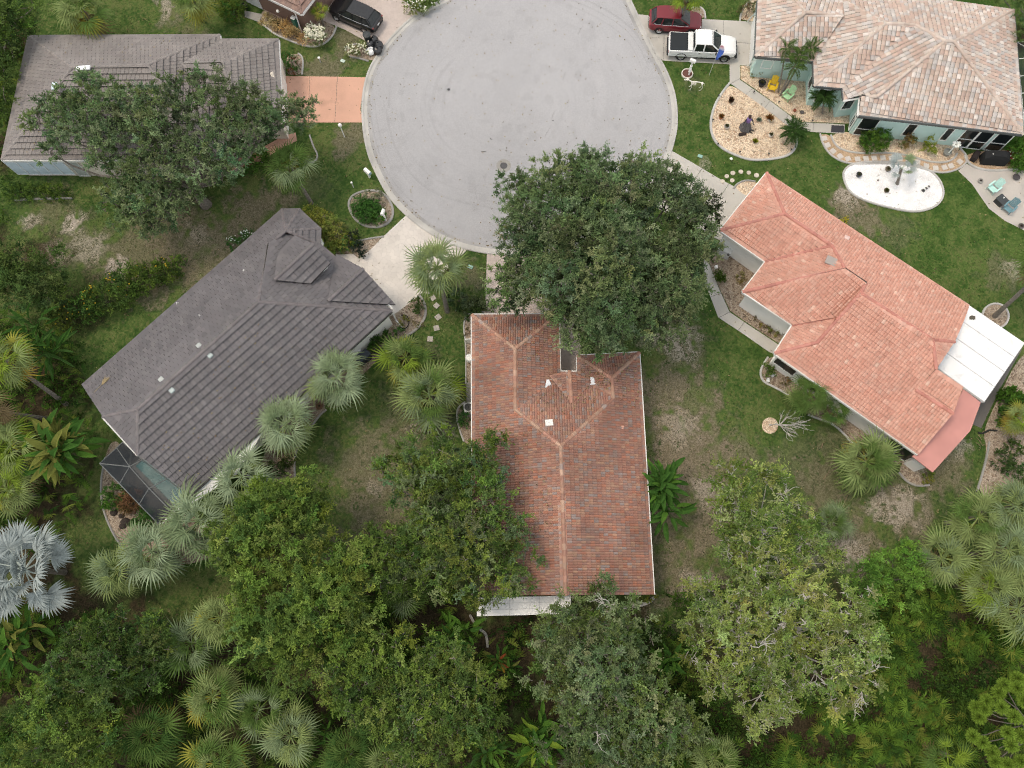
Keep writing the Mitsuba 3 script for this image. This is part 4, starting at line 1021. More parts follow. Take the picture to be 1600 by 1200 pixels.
w = Wall(h.V['i'][:2] + [-.33, 0], h.V['g'][:2] + [-.33, 0]); Lw = np.linalg.norm(w.b - w.a)
part(h.key, 'garage_door', w.slab(1.0, 5.9, 0.05, 2.3, -0.02, 0.05), 'satin', (0.72, 0.71, 0.68))

# -- brown house at the top edge
h = BRO = House('brown_house', 'brown stucco house with white gutters at the top edge', 3.0, 0.42)
h.plane('SE', (426, 0), (471.5, 22)); h.plane('NE', (471.5, 22), (486, 0))
d1 = at(471.5, 22, 3.0) - at(426, 0, 3.0); d2 = at(486, 0, 3.0) - at(471.5, 22, 3.0)
d1 /= np.linalg.norm(d1); d2 = np.array([-d1[1], d1[0], 0])
c0_ = at(471.5, 22, 3.0)
h.V.update({'a': c0_, 'b': c0_ - d1 * 12, 'c': c0_ + d2 * 10, 'd': c0_ - d1 * 12 + d2 * 10, 'R': c0_ - d1 * 5 + d2 * 5 + [0, 0, 2.1], 'Q': c0_ - d1 * 12 + d2 * 5 + [0, 0, 2.1]})
h.face('b a R Q'); h.face('a c R'); h.face('c d Q R')
finish_house(h, dict(FLAT, color=palette([(0.20, 0.125, 0.105), (0.23, 0.145, 0.12)], [1, 1], 0.06, 0.1)), ['a R', 'c R', 'R Q'], palette([(0.2, 0.13, 0.11)], [1], 0.05), 'brown_stucco', ['b a', 'a c'], (0.74, 0.73, 0.74), seed=16, overhang=0.5)
part(h.key, 'downspout', tube([at(460.5, 18.5, 2.85), at(460.8, 20, 2.75), at(471, 49, 0.15), at(471.3, 50, 0.1)], 0.055, 6), 'satin', (0.76, 0.74, 0.76))
wb = Wall((h.V['b'] + d2 * .5)[:2], (h.V['a'] + d2 * .5)[:2])
part(h.key, 'wall_band', wb.slab(6, np.linalg.norm(wb.b - wb.a) - .5, 0.0, 0.12, 0, 0.03), 'satin', (0.42, 0.31, 0.28))
part(h.key, 'door', wb.slab(4.6, 6.4, 0.05, 2.6, -0.02, 0.06), 'satin', (0.66, 0.68, 0.72), label='white side door in the brown wall')
part(h.key, 'wall_lamp', ball(at(434, 17.5, 1.9), 0.14, 2), 'satin', (0.75, 0.74, 0.72))

# ------------------------------------------------------------------ vegetation
def basis(d):
    d = d / (np.linalg.norm(d, axis=-1, keepdims=True) + 1e-9)
    a = np.cross(d, np.where(np.abs(d[..., 2:]) < 0.9, [0, 0, 1.0], [1.0, 0, 0]))
    a /= np.linalg.norm(a, axis=-1, keepdims=True) + 1e-9
    return d, a, np.cross(d, a)


def leaves(c, d, nrm, L, W, col):
    """one folded four-point leaf each at c, along d, facing nrm"""
    d = d / (np.linalg.norm(d, axis=1, keepdims=True) + 1e-9)
    s = np.cross(d, nrm)
    s /= np.linalg.norm(s, axis=1, keepdims=True) + 1e-9
    L, W = L[:, None], W[:, None]
    v = np.stack([c, c + d * L * 0.45 + s * W, c + d * L, c + d * L * 0.45 - s * W], 1)
    N = len(c)
    f = (np.array([[0, 1, 2], [0, 2, 3]])[None] + (np.arange(N) * 4)[:, None, None]).reshape(-1, 3)
    return v.reshape(-1, 3), f, np.repeat(col, 4, 0)


def crown_mesh(lobes, cols, rng, clump=0.53, per=1.0, leaf=0.150, ratio=0.25, rays=7, per_ray=14, up=0.55, twigs=None, hollow=0.35, low=-0.35, shade=0.12, heads=0):
    """lobes: rows x, y, z, rx, ry, rz. Sprays of leaves on short twigs spread over and inside each lobe."""
    lobes = np.asarray(lobes, float)
    CC, OUTD, tone = [], [], []
    if heads:      # break each lobe into rounded heads of foliage with gaps between them
        H_ = []
        for x, y, z, rx, ry, rz in lobes:
            n = max(3, int(heads * 2.3 * (rx / 0.95) ** 2))
            u = rng.normal(size=(n * 3, 3))
            u /= np.linalg.norm(u, axis=1, keepdims=True)
            u = u[u[:, 2] > -0.25][:n]
            k = rng.uniform(0.50, 1.10, (len(u), 1))
            hr = rng.choice([0.45, 0.7, 1.0, 1.35], len(u), p=[.3, .3, .25, .15]) * rng.uniform(.85, 1.15, len(u)) * min(1.0, 0.45 + rx * 0.3)
            H_.append(np.column_stack([np.array([x, y, z]) + u * k * (np.array([rx, ry, rz]) - 0.35), hr, hr, hr * 0.72]))
            H_.append([[x, y, z - 0.25 * rz, rx * .75, ry * .75, rz * .6]])
        small = np.vstack(H_)
    else:
        small = lobes
    for x, y, z, rx, ry, rz in small:
        n = max(4, int(per * 3.0 * (rx * ry + rx * rz) / (clump * clump)))
        if heads:
            n = max(3, int(n * .62))
        u = rng.normal(size=(n * 3, 3))
        u /= np.linalg.norm(u, axis=1, keepdims=True)
        u = u[u[:, 2] > low + rng.uniform(-0.25, 0.1, len(u))][:n]
        r = np.where(rng.random(len(u)) < hollow, rng.uniform(0.35, 0.85, len(u)), rng.uniform(0.80, 1.06, len(u)))
        bump = 0.80 + 0.42 * meshkit.fbm(u * 2.1 + [x, y, z], 2, 5)
        p = np.array([x, y, z]) + u * np.array([rx, ry, rz]) * (r * bump)[:, None]
        CC.append(p)
        OUTD.append(u)
        tone.append(np.tile((1 + rng.normal(0, .20) if heads else 1) * np.array([1 + rng.normal(0, .08), 1, 1 + rng.normal(0, .10)]), (len(u), 1)))
    C, O = np.vstack(CC), np.vstack(OUTD)
    N = len(C)
    base = cols[rng.integers(0, len(cols), N)] * (1 + rng.normal(0, shade, (N, 1))) * np.vstack(tone)
    d = rng.normal(size=(N, rays, 3)) * 0.75 + O[:, None] * 0.75 + np.array([0, 0, up])
    d /= np.linalg.norm(d, axis=2, keepdims=True)
    ln = clump * rng.uniform(0.4, 1.5, (N, rays))
    t = np.linspace(0.15, 1.0, per_ray)[None, None] + rng.uniform(-.04, .04, (N, rays, per_ray))
    P = C[:, None, None] + d[:, :, None] * (ln[:, :, None] * t)[..., None] + rng.normal(0, 0.05, (N, rays, per_ray, 3)) * clump
    P[..., 2] -= 0.12 * clump * t * t
    ld = d[:, :, None] * 0.6 + rng.normal(0, 0.65, P.shape)
    nr = rng.normal(0, 0.55, P.shape) + np.array([0, 0, 1.0])
    col = np.broadcast_to(base[:, None, None], P.shape) * (1 + rng.normal(0, 0.13, (*P.shape[:3], 1)))
    M = N * rays * per_ray
    v, f, c = leaves(P.reshape(M, 3), ld.reshape(M, 3), nr.reshape(M, 3), leaf * rng.uniform(0.5, 1.5, M), leaf * ratio * rng.uniform(0.8, 1.2, M), np.clip(col.reshape(M, 3), 0.004, 1))
    tw = None
    if twigs:
        k = rng.random((N, rays)) < twigs
        A = np.broadcast_to(C[:, None], (N, rays, 3))[k]
        Bv = A + d[k] * ln[k][:, None] * 0.85
        A = A - d[k] * ln[k][:, None] * 0.5
        s = np.cross(d[k], rng.normal(size=(len(A), 3)))
        s /= np.linalg.norm(s, axis=1, keepdims=True) + 1e-9
        s2 = np.cross(d[k], s)
        w0 = 0.018 + 0.012 * rng.random((len(A), 1))
        tv = np.stack([A + s * w0, A - s * w0 * .5 + s2 * w0 * .9, A - s * w0 * .5 - s2 * w0 * .9, Bv], 1).reshape(-1, 3)
        tf = (np.array([[0, 1, 3], [1, 2, 3], [2, 0, 3]])[None] + (np.arange(len(A)) * 4)[:, None, None]).reshape(-1, 3)
        tw = (tv, tf)
    return (v, f), c, C, tw


def limb(a, b, r0, r1, rng, wob=0.08, n=6, sides=6):
    t = np.linspace(0, 1, n)[:, None]
    L = np.linalg.norm(b - a)
    P = a + (b - a) * t
    P = P + np.sin(t * np.pi) * rng.normal(0, wob * L, (1, 3)) + np.vstack([np.zeros(3), rng.normal(0, wob * L * 0.25, (n - 2, 3)), np.zeros(3)])
    return tube(P, np.linspace(r0, r1, n), sides)


def tree(name, label, lobes, trunk, cols, seed, group=None, bark='bark', bare=0, cat='tree', trunk_r=0.3, fork=0.35, limb_k=0.5, **kw):
    """lobes in frame pixels: (x, y, radius in pixels, height of the lobe's middle[, flattening])"""
    rng = np.random.default_rng(seed)
    L = []
    for l in lobes:
        x, y, r, z = l[:4]
        fl = l[4] if len(l) > 4 else 0.75
        R = r * mpp(x, y, z)
        L.append([*at(x, y, z), R, R, R * fl])
    L = np.array(L)
    key = thing(name, label, cat, group)
    m, c, C, tw = crown_mesh(L, np.asarray(cols, float) * 1.8, rng, **{'heads': 1.0, **kw})
    part(key, 'crown', m, 'leaf', c, kind=None)
    base = np.array([*(at(*trunk)[:2] if trunk is not None else L[:, :2].mean(0)), 0.0])
    top = L[:, :3].mean(0)
    fk = base + (top - base) * fork
    fk[2] = max(1.2, L[:, 2].mean() * fork)
    ms = [tube([base + [0, 0, -.1], base + (fk - base) * .25 + [0, 0, .1], base + (fk - base) * .6, fk], [trunk_r * 1.5, trunk_r * 1.1, trunk_r, trunk_r * .85], 9)]
    part(key, 'trunk', ms[0], bark, smooth=True)
    br = []
    for l in L:
        q = l[:3] - [0, 0, l[5] * 0.35]
        br.append(limb(fk - [0, 0, .15], q, trunk_r * 0.42, trunk_r * 0.15, rng))
        n = max(3, int(limb_k * 5 * l[3]))
        idx = np.argsort(np.linalg.norm(C - l[:3], axis=1))[:max(n * 5, 8)]
        for j in rng.choice(idx, min(n, len(idx)), replace=False):
            br.append(limb(q, C[j], trunk_r * 0.15, 0.015, rng, 0.10, 5, 4))
    bm = cat_mesh(br + ([tw] if tw else []))
    part(key, 'limb', bm, bark)
    if bare:
        for j in rng.choice(len(L), bare):
            dm = []
            l = L[j]
            u = rng.normal(size=3); u[2] = abs(u[2]) * .6 + .35; u /= np.linalg.norm(u)
            a = l[:3] + u * l[3:6] * 0.35
            e = l[:3] + u * l[3:6] * 1.02
            dm.append(limb(a, e, 0.045, 0.02, rng, 0.10, 6, 5))
            for q in range(7):
                t_ = rng.uniform(.3, 1)
                s_ = a + (e - a) * t_
                w_ = u + rng.normal(0, .75, 3)
                dm.append(limb(s_, s_ + w_ / np.linalg.norm(w_) * rng.uniform(.35, 1.0), 0.024, 0.010, rng, 0.12, 5, 4))
            part(key, 'dead_branch', cat_mesh(dm), 'pale_bark')
    return key


OAK = [(0.084, 0.121, 0.053), (0.099, 0.135, 0.063), (0.073, 0.108, 0.047), (0.118, 0.148, 0.078), (0.063, 0.096, 0.042)]
OLIVE = [(0.130, 0.172, 0.046), (0.152, 0.188, 0.054), (0.110, 0.152, 0.042), (0.175, 0.205, 0.075), (0.096, 0.136, 0.040)]
BRIGHT = [(0.080, 0.122, 0.026), (0.098, 0.142, 0.030), (0.066, 0.105, 0.025), (0.115, 0.152, 0.040), (0.056, 0.092, 0.025)]
DEEP = [(0.046, 0.076, 0.022), (0.058, 0.090, 0.026), (0.070, 0.100, 0.032), (0.038, 0.064, 0.020)]

tree('oak_tree', 'large round dense grey-green oak overhanging the turning circle in the centre', [(940, 395, 95, 9.5, .55), (880, 320, 68, 8.2), (960, 295, 66, 8.4), (1040, 320, 60, 7.6), (1070, 390, 55, 7.0), (1040, 450, 62, 7.6), (960, 480, 70, 8.4), (880, 445, 66, 8.2), (838, 385, 48, 7.0),
      (830, 440, 48, 6.6), (935, 530, 42, 7.0), (1010, 500, 48, 7.0), (820, 300, 34, 6.6), (815, 345, 34, 6.2), (1085, 335, 34, 6.2), (920, 260, 32, 7.4), (1000, 262, 28, 7.2), (1080, 440, 34, 6.2), (1050, 490, 34, 6), (890, 500, 40, 7), (800, 465, 26, 5.4), (930, 350, 66, 9.6, .5)],
     (958, 440), OAK, 1, trunk_r=0.42, per=0.92, twigs=0.30, clump=0.48)
tree('oak_tree', 'wide open oak spreading over the grey-roofed house', [(110, 168, 34, 6.4), (155, 140, 38, 7.0), (160, 185, 44, 7.4), (75, 235, 22, 5.6), (100, 215, 28, 6.0), (215, 160, 46, 7.8), (205, 215, 46, 7.6), (265, 150, 30, 7.4), (270, 195, 50, 8.0), (300, 140, 34, 7.0), (335, 165, 44, 7.6), (335, 215, 46, 7.6),
      (385, 165, 40, 7.0), (400, 205, 40, 7.0), (435, 182, 34, 6.4), (465, 180, 26, 5.6), (160, 250, 30, 6.2), (235, 255, 44, 7.2), (215, 300, 40, 5.8), (260, 310, 34, 5.4), (195, 340, 30, 4.4), (245, 345, 26, 4.2), (300, 255, 46, 7.4), (365, 245, 36, 6.6), (70, 160, 16, 5.6), (60, 190, 16, 5.4), (345, 275, 24, 5.4), (200, 275, 38, 6.0), (180, 318, 32, 4.8), (228, 358, 26, 4.2), (285, 305, 34, 5.6), (470, 180, 24, 5.4), (130, 195, 30, 6.4)],
     (322, 320), OAK, 2, trunk_r=0.36, per=0.54, heads=0.72, twigs=0.5, clump=0.44, hollow=0.2, fork=0.3)
tree('oak_tree', 'leafy oak leaning over the left edge of the red tile roof', [(690, 720, 54, 6.8), (640, 745, 46, 6.2), (745, 715, 36, 6.4), (690, 775, 58, 7.2), (745, 770, 48, 7.0), (770, 830, 46, 6.8), (720, 840, 56, 7.2), (665, 825, 52, 6.6), (640, 870, 50, 6.0), (700, 895, 50, 6.2), (770, 885, 48, 6.4), (820, 870, 28, 5.8), (800, 905, 30, 5.8), (600, 740, 22, 5.0), (770, 690, 20, 5.4), (745, 925, 30, 5.4)],
     (655, 800), BRIGHT + OAK[:2], 3, trunk_r=0.22, per=0.79, twigs=0.25, clump=0.53)
tree('oak_tree', 'bright leafy oak just below the silver-green palms, left of the lawn strip', [(430, 795, 50, 6.6), (475, 770, 38, 6.2), (390, 830, 42, 6.4), (455, 835, 46, 6.8), (400, 880, 46, 6.8), (365, 870, 30, 5.8), (490, 800, 24, 5.6)], (430, 820), BRIGHT, 4, trunk_r=0.2, per=0.86, clump=0.46, group=None)
tree('oak_tree', 'big bushy bright green oak among the palms in the lower left wood', [(500, 900, 60, 7.4), (440, 930, 62, 7.8), (545, 890, 50, 7.0), (560, 950, 50, 7.2), (490, 970, 66, 8.2), (420, 990, 52, 7.4), (550, 1000, 46, 7.0), (470, 1035, 50, 7.0), (380, 940, 36, 6.4), (590, 870, 34, 6.2)], (490, 950), BRIGHT, 5, trunk_r=0.26, per=0.83, clump=0.52)
tree('oak_tree', 'broad oak at the bottom centre, left of the flame-leaved shrub', [(560, 1060, 52, 7.0), (620, 1040, 46, 7.0), (690, 1080, 60, 7.4), (630, 1095, 50, 7.2), (745, 1080, 44, 7.0), (720, 1040, 40, 6.6), (640, 1150, 50, 6.8), (700, 1150, 48, 6.8), (580, 1110, 36, 6.2), (760, 1130, 34, 6.2), (680, 1020, 34, 6)], (650, 1080), BRIGHT + DEEP[:2], 6, trunk_r=0.24, per=0.79, twigs=0.3, clump=0.52, bare=2)
tree('oak_tree', 'tall grey-green tree behind the white porch roof at bottom centre', [(900, 985, 52, 7.2), (960, 970, 48, 7.0), (930, 1040, 66, 8.0), (870, 1050, 46, 7.2), (1000, 1020, 40, 6.6), (920, 1110, 58, 7.6), (990, 1080, 54, 7.4), (1040, 1110, 50, 7.0), (960, 1160, 58, 7.2), (1030, 1170, 52, 7.0), (900, 1160, 40, 6.4), (850, 1000, 30, 6.2), (940, 935, 22, 5.4), (1070, 1150, 34, 6.2), (1000, 1215, 50, 6.6)],
     (960, 1060), OAK[:4] + DEEP[1:3], 7, trunk_r=0.22, per=0.72, twigs=0.4, clump=0.54, bare=3)
tree('oak_tree', 'yellow-green tree with bleached bare branches, right of the bottom centre', [(1120, 960, 46, 7.4), (1095, 1010, 46, 7.2), (1180, 920, 56, 7.8), (1230, 960, 60, 8.4), (1160, 1010, 60, 8.0), (1210, 1040, 56, 7.8), (1130, 1060, 44, 7.2), (1280, 980, 56, 8.0), (1320, 1010, 50, 7.4), (1280, 1050, 52, 7.2), (1340, 1060, 42, 6.6), (1190, 1090, 44, 6.8), (1250, 910, 48, 7.2), (1330, 950, 44, 6.8), (1365, 1000, 30, 6.2), (1170, 1130, 28, 5.8), (1100, 930, 32, 6.2), (1320, 1090, 30, 5.6), (1170, 870, 34, 6.6)],
     (1210, 990), OLIVE, 8, trunk_r=0.2, per=0.66, heads=0.7, twigs=0.8, clump=0.52, leaf=0.15, bare=10, bark='pale_bark', limb_k=0.5)
tree('oak_tree', 'loose green tree on the dry lawn to the right of the red roof', [(1150, 770, 40, 5.6), (1200, 755, 34, 5.4), (1145, 820, 40, 6.0), (1190, 820, 46, 6.4), (1235, 800, 34, 5.8), (1220, 860, 44, 6.2), (1160, 870, 44, 6.2), (1260, 840, 34, 5.6), (1290, 880, 30, 5.2), (1130, 770, 22, 4.6)], (1190, 830), OLIVE[1:4] + BRIGHT[:3], 9, trunk_r=0.16, per=0.9, twigs=0.45, clump=0.7, bare=4, bark='pale_bark')
tree('oak_tree', 'dark bushy tree at the lower left, right of the banana clump', [(130, 1000, 40, 5.6), (175, 985, 40, 5.4), (225, 1000, 44, 5.2), (110, 1050, 44, 6.2), (165, 1045, 48, 6.4), (215, 1055, 40, 5.6), (250, 985, 28, 4.6), (90, 1080, 30, 5.4)], (170, 1030), DEEP + BRIGHT[2:3], 10, trunk_r=0.22, per=0.75, twigs=0.3, clump=0.50)
tree('oak_tree', 'leafy olive-green tree in the bottom left corner', [(60, 1120, 40, 6.0), (110, 1110, 44, 6.4), (100, 1165, 50, 6.4), (155, 1160, 42, 6.0), (60, 1180, 44, 6.0), (150, 1110, 30, 5.4), (20, 1195, 40, 5.6), (120, 1205, 44, 6.0)], (100, 1150), BRIGHT[:3] + DEEP[:2], 11, trunk_r=0.24, per=0.8, clump=0.7)
tree('forest_tree', 'dark leafy tree in the top left corner', [(8, 20, 36, 5.2), (30, 40, 26, 4.6), (-4, 70, 34, 4.6), (2, 110, 24, 3.8), (-25, 40, 50, 6), (50, 8, 20, 4.0)], (5, 60), DEEP + BRIGHT[:1], 12, trunk_r=0.2, per=0.8, clump=0.7)
tree('forest_tree', 'bushy green tree left of the grey tile roof', [(8, 90, 22, 3.4), (4, 130, 20, 3.2), (4, 175, 16, 2.6), (-12, 150, 28, 3.6)], (5, 130), BRIGHT[:2] + DEEP[:2], 13, trunk_r=0.16, per=0.9, clump=0.6)
tree('evergreen_tree', 'dark juniper-like bush tree at the left edge below the grey house', [(30, 400, 30, 3.6), (65, 430, 38, 3.6), (95, 445, 24, 3.0), (30, 450, 36, 3.6), (75, 470, 26, 2.8), (5, 420, 32, 4)], (45, 440), DEEP, 14, trunk_r=0.16, per=1.0, clump=0.55, leaf=0.14)
tree('forest_tree', 'dark leafy tree behind the top right corner of the teal house', [(1604, 20, 20, 3.4), (1622, 50, 30, 4), (1590, -2, 16, 3.0), (1570, -8, 14, 2.8)], (1600, 40), DEEP, 15, trunk_r=0.16, per=0.9, clump=0.6)
tree('forest_tree', 'small bright green tree between the white-barked tree and the fan palm thicket', [(1370, 895, 34, 4.2), (1400, 870, 26, 4.0), (1420, 900, 26, 3.8), (1345, 920, 30, 3.8), (1390, 930, 26, 3.4)], (1385, 900), [(0.08, 0.15, 0.028), (0.095, 0.17, 0.034), (0.06, 0.115, 0.025)], 16, trunk_r=0.14, per=0.9, clump=0.55)
tree('dead_tree', 'small leafless grey tree leaning from the round sand ring', [(1222, 664, 4, 1.2)], (1203, 664), OAK, 17, trunk_r=0.05, per=0.0, bare=0) if False else None

# the bare tree in the sand ring
rngd = np.random.default_rng(3)
k = thing('dead_tree', 'small leafless grey tree leaning from the round sand ring', 'dead tree')
b0, b1 = at(1203, 664), at(1218, 664, 0.9)
part(k, 'trunk', tube([b0, (b0 + b1) / 2 + [0, 0, .25], b1], [0.09, 0.07, 0.05], 6), 'pale_bark')
dm = []
for x, y, z in [(1250, 652, 2.0), (1258, 663, 2.0), (1244, 645, 1.8), (1247, 680, 1.6), (1240, 672, 1.9), (1230, 650, 1.5), (1262, 672, 1.8), (1226, 640, 1.4), (1236, 684, 1.4), (1266, 656, 2.1)]:
    e = at(x, y, z)
    dm.append(limb(b1, e, 0.035, 0.012, rngd, 0.08, 6, 4))
    for q in range(6):
        s_ = b1 + (e - b1) * rngd.uniform(.35, .95)
        w_ = (e - b1) / np.linalg.norm(e - b1) + rngd.normal(0, .5, 3)
        dm.append(limb(s_, s_ + w_ * rngd.uniform(.2, .55), 0.018, 0.008, rngd, 0.1, 4, 3))
part(k, 'branch', cat_mesh(dm), 'pale_bark')


# -- shrubs
def shrub(name, label, cat_, lobes, cols, seed, group=None, kind=None, **kw):
    rng = np.random.default_rng(seed)
    L = []
    for x, y, r, h_ in lobes:
        p = at(x, y, h_ * 0.5)
        R = r * mpp(x, y, h_)
        L.append([*p, R, R, h_ * 0.55])
    key = thing(name, label, cat_, group, kind)
    o = dict(clump=0.28, per=1.0, leaf=0.11, ratio=0.33, rays=5, per_ray=7, hollow=0.3, low=-0.5)
    o.update(kw)
    fl = o.pop('flowers', None)
    m, c, C, _ = crown_mesh(L, np.asarray(cols, float) * 1.35, rng, **o)
    scene[key + '__foliage'] = put(m, 'leaf', c)
    USED.add(key + '__foliage')
    st = [limb(np.array([*l[:2], -0.02]), np.array(l[:3]) + [rng.normal(0, .1), rng.normal(0, .1), 0], 0.03, 0.012, rng, .05, 4, 4) for l in L for _ in range(3)]
    part(key, 'stem', cat_mesh(st), 'bark')
    if fl:
        n, fcol, fs = fl
        top = C[C[:, 2] > np.quantile(C[:, 2], .35)]
        P = top[rng.integers(0, len(top), n)] + rng.normal(0, .12, (n, 3)) + [0, 0, .2]
        ms = [ball(p, fs * rng.uniform(.7, 1.2), 0, (1, 1, .5)) for p in P]
        part(key, 'flower', cat_mesh(ms), 'matte', fcol, kind='stuff')
    return key


LIME = [tuple(1.05 * v for v in c) for c in [(0.14, 0.17, 0.035), (0.17, 0.19, 0.045), (0.11, 0.15, 0.032), (0.20, 0.20, 0.06)]]
GRN = [tuple(1.4 * v for v in c) for c in [(0.035, 0.085, 0.02), (0.045, 0.10, 0.025), (0.03, 0.07, 0.018)]]
shrub('hedge', 'tall yellow-green variegated hedge at the corner of the dark-roofed house', 'hedge', [(488, 338, 15, 1.6), (504, 345, 16, 1.8), (518, 355, 16, 1.7), (525, 368, 15, 1.5), (510, 365, 15, 1.6), (497, 355, 14, 1.6)], LIME, 31)
shrub('hedge', 'lower yellow-green shrubs running towards the cream driveway', 'hedge', [(524, 385, 13, 1.2), (540, 382, 12, 1.1), (548, 375, 10, 0.9), (515, 392, 11, 1.1)], LIME[:3] + GRN[:1], 32)
shrub('shrub', 'dark purple-green shrub beside the cream driveway', 'shrub', [(560, 388, 11, 1.1), (553, 372, 8, 1.3)], [(0.018, 0.025, 0.016), (0.025, 0.035, 0.02)], 33)
shrub('hedge', 'clipped dark green hedge inside the oval bed', 'hedge', [(563, 318, 12, .9), (575, 327, 16, .9), (588, 335, 14, .9), (570, 335, 14, .9), (582, 322, 13, .9), (558, 328, 10, .9), (592, 340, 9, .8)], GRN, 34, clump=0.2, leaf=0.08)
shrub('shrub', 'wispy grey-green shrub at the top of the oval bed', 'shrub', [(582, 308, 12, 1.1), (592, 308, 8, .9)], [(0.15, 0.17, 0.11), (0.11, 0.14, 0.07)], 35, per=0.5)
shrub('hedge', 'long unkempt hedge with orange berries between the houses on the left', 'hedge', [(110, 490, 22, 2.2), (135, 480, 22, 2.4), (160, 468, 24, 2.4), (185, 455, 24, 2.6), (205, 440, 24, 2.6), (225, 435, 20, 2.2), (245, 425, 18, 1.9), (262, 420, 16, 1.6), (275, 415, 12, 1.3), (95, 500, 18, 2)], BRIGHT[:3] + DEEP[:2], 36, clump=0.4, leaf=0.15, flowers=(60, (0.45, 0.30, 0.03), 0.07))
shrub('shrub', 'dark green clipped shrub at the end of the hose bed', 'shrub', [(592, 540, 13, 1.2), (603, 527, 8, .9), (583, 535, 9, 1.1)], [(0.05, 0.10, 0.02), (0.035, 0.075, 0.018)], 37)
shrub('shrub', 'dark glossy shrub at the tip of the hose bed', 'shrub', [(650, 474, 8, .9), (654, 483, 7, .8)], DEEP, 38)
shrub('shrub', 'small yellow-green plant inside the hose loop', 'shrub', [(632, 503, 6.5, .5)], [(0.22, 0.21, 0.05), (0.14, 0.16, 0.04)], 39)
shrub('shrub', 'low green plant just below the white downspout', 'shrub', [(623, 518, 6, .5)], GRN, 40)
shrub('shrub', 'brown-green tuft near the kerb of the hose bed', 'shrub', [(654, 503, 6, .5)], [(0.16, 0.14, 0.08), (0.09, 0.10, 0.04)], 41, per=.6)
shrub('shrub', 'dark round shrub beside the pool screen', 'shrub', [(178, 775, 17, 1.0), (172, 785, 12, .8)], GRN, 42)
shrub('shrub', 'rusty bronze grass clump beside the pool screen', 'shrub', [(203, 783, 14, .8)], [(0.20, 0.12, 0.06), (0.15, 0.10, 0.05), (0.09, 0.08, 0.03)], 43, ratio=.08, leaf=.4, up=1.2)
shrub('shrub', 'low green shrub at the lower end of the pool bed', 'shrub', [(222, 822, 16, .8), (235, 812, 10, .7), (225, 800, 8, .6)], GRN, 44)
shrub('shrub', 'dark shrubs in the mulch behind the dark-roofed house', 'shrub', [(448, 715, 12, 1), (428, 735, 12, 1.1)], DEEP, 45)
shrub('shrub', 'small dark plant in the mulch bed above the bright oak', 'shrub', [(446, 732, 6, .6)], DEEP, 46)
shrub('shrub', 'green shrub behind the air conditioner of the red-roofed house', 'shrub', [(727, 652, 8, .8), (724, 660, 6, .7)], GRN, 47)
shrub('shrub', 'small rust-coloured plant at the top of the white-kerbed strip', 'shrub', [(732, 520, 5, .5)], [(0.16, 0.08, 0.05), (0.08, 0.07, 0.03)], 48)
shrub('shrub', 'dark shrub at the top corner of the red-roofed house', 'shrub', [(735, 494, 6, .8)], DEEP, 49)
shrub('shrub', 'sparse feathery shrubs on the dry lawn beside the pinkish driveway', 'shrub', [(716, 468, 14, 1.0), (730, 475, 14, .9), (745, 478, 14, .9), (757, 482, 12, .8)], OAK[:2] + DEEP[:1], 50, per=.55, leaf=.16)
shrub('shrub', 'round dark green bush against the teal wall', 'shrub', [(1366, 220, 19, 1.4), (1378, 216, 14, 1.4), (1357, 222, 12, 1.2)], [(0.055, 0.12, 0.02), (0.075, 0.15, 0.028), (0.04, 0.09, 0.018)], 51, per=1.2)
shrub('shrub', 'bronze croton against the teal wall', 'shrub', [(1418, 222, 9, 1.1), (1420, 212, 7, 1.3)], [(0.16, 0.10, 0.04), (0.09, 0.10, 0.03), (0.22, 0.14, 0.05)], 52)
shrub('shrub', 'yellow-green shrub against the teal wall', 'shrub', [(1453, 233, 9, .8), (1448, 223, 5, 1.2)], [(0.20, 0.24, 0.03), (0.14, 0.19, 0.03)], 53)
shrub('shrub', 'large bright green shrub at the right edge behind the grill', 'shrub', [(1592, 238, 18, 1.5), (1598, 252, 16, 1.3), (1608, 240, 22, 1.6)], [(0.055, 0.13, 0.02), (0.075, 0.16, 0.026)], 54, per=1.2)
shrub('shrub', 'spiky dark green plant in the brown gravel by the side walk', 'shrub', [(1124, 433, 7.5, .7)], [(0.05, 0.09, 0.015), (0.035, 0.06, 0.012)], 55, ratio=.1, leaf=.3, up=1.2)
shrub('shrub', 'dark shrub where the side walk meets the oak shade', 'shrub', [(1111, 404, 5, .6)], DEEP, 56)
shrub('shrub', 'yellowish ground plants between the side walk and the white wall', 'shrub', [(1186, 494, 7, .4), (1194, 502, 7, .4), (1203, 509, 7, .5), (1212, 517, 7, .5), (1219, 524, 5, .4)], [(0.19, 0.17, 0.05), (0.12, 0.13, 0.04), (0.09, 0.07, 0.03)], 57, per=.7)
shrub('shrub', 'thin yellow weeds in the brown gravel', 'shrub', [(1160, 435, 5, .25), (1155, 430, 4, .2)], [(0.17, 0.15, 0.06)], 58, per=.6)
shrub('shrub', 'round green shrub inside the curled kerb by the black window', 'shrub', [(1200, 579, 9, .9)], [(0.05, 0.10, 0.02), (0.07, 0.13, 0.03)], 59)
shrub('shrub', 'brownish plants below the black window', 'shrub', [(1228, 597, 6, .4)], [(0.15, 0.11, 0.06), (0.10, 0.10, 0.04)], 60)
shrub('shrub', 'yellow shrub under the pink roof corner', 'shrub', [(1446, 748, 7, .5), (1452, 742, 6, .5)], [(0.20, 0.20, 0.04), (0.13, 0.15, 0.03)], 61)
shrub('shrub', 'yellow-flowered weed at the edge of the orange tile roof', 'shrub', [(1314, 339, 7, .5)], [(0.40, 0.32, 0.02), (0.30, 0.26, 0.03)], 62, per=.7)
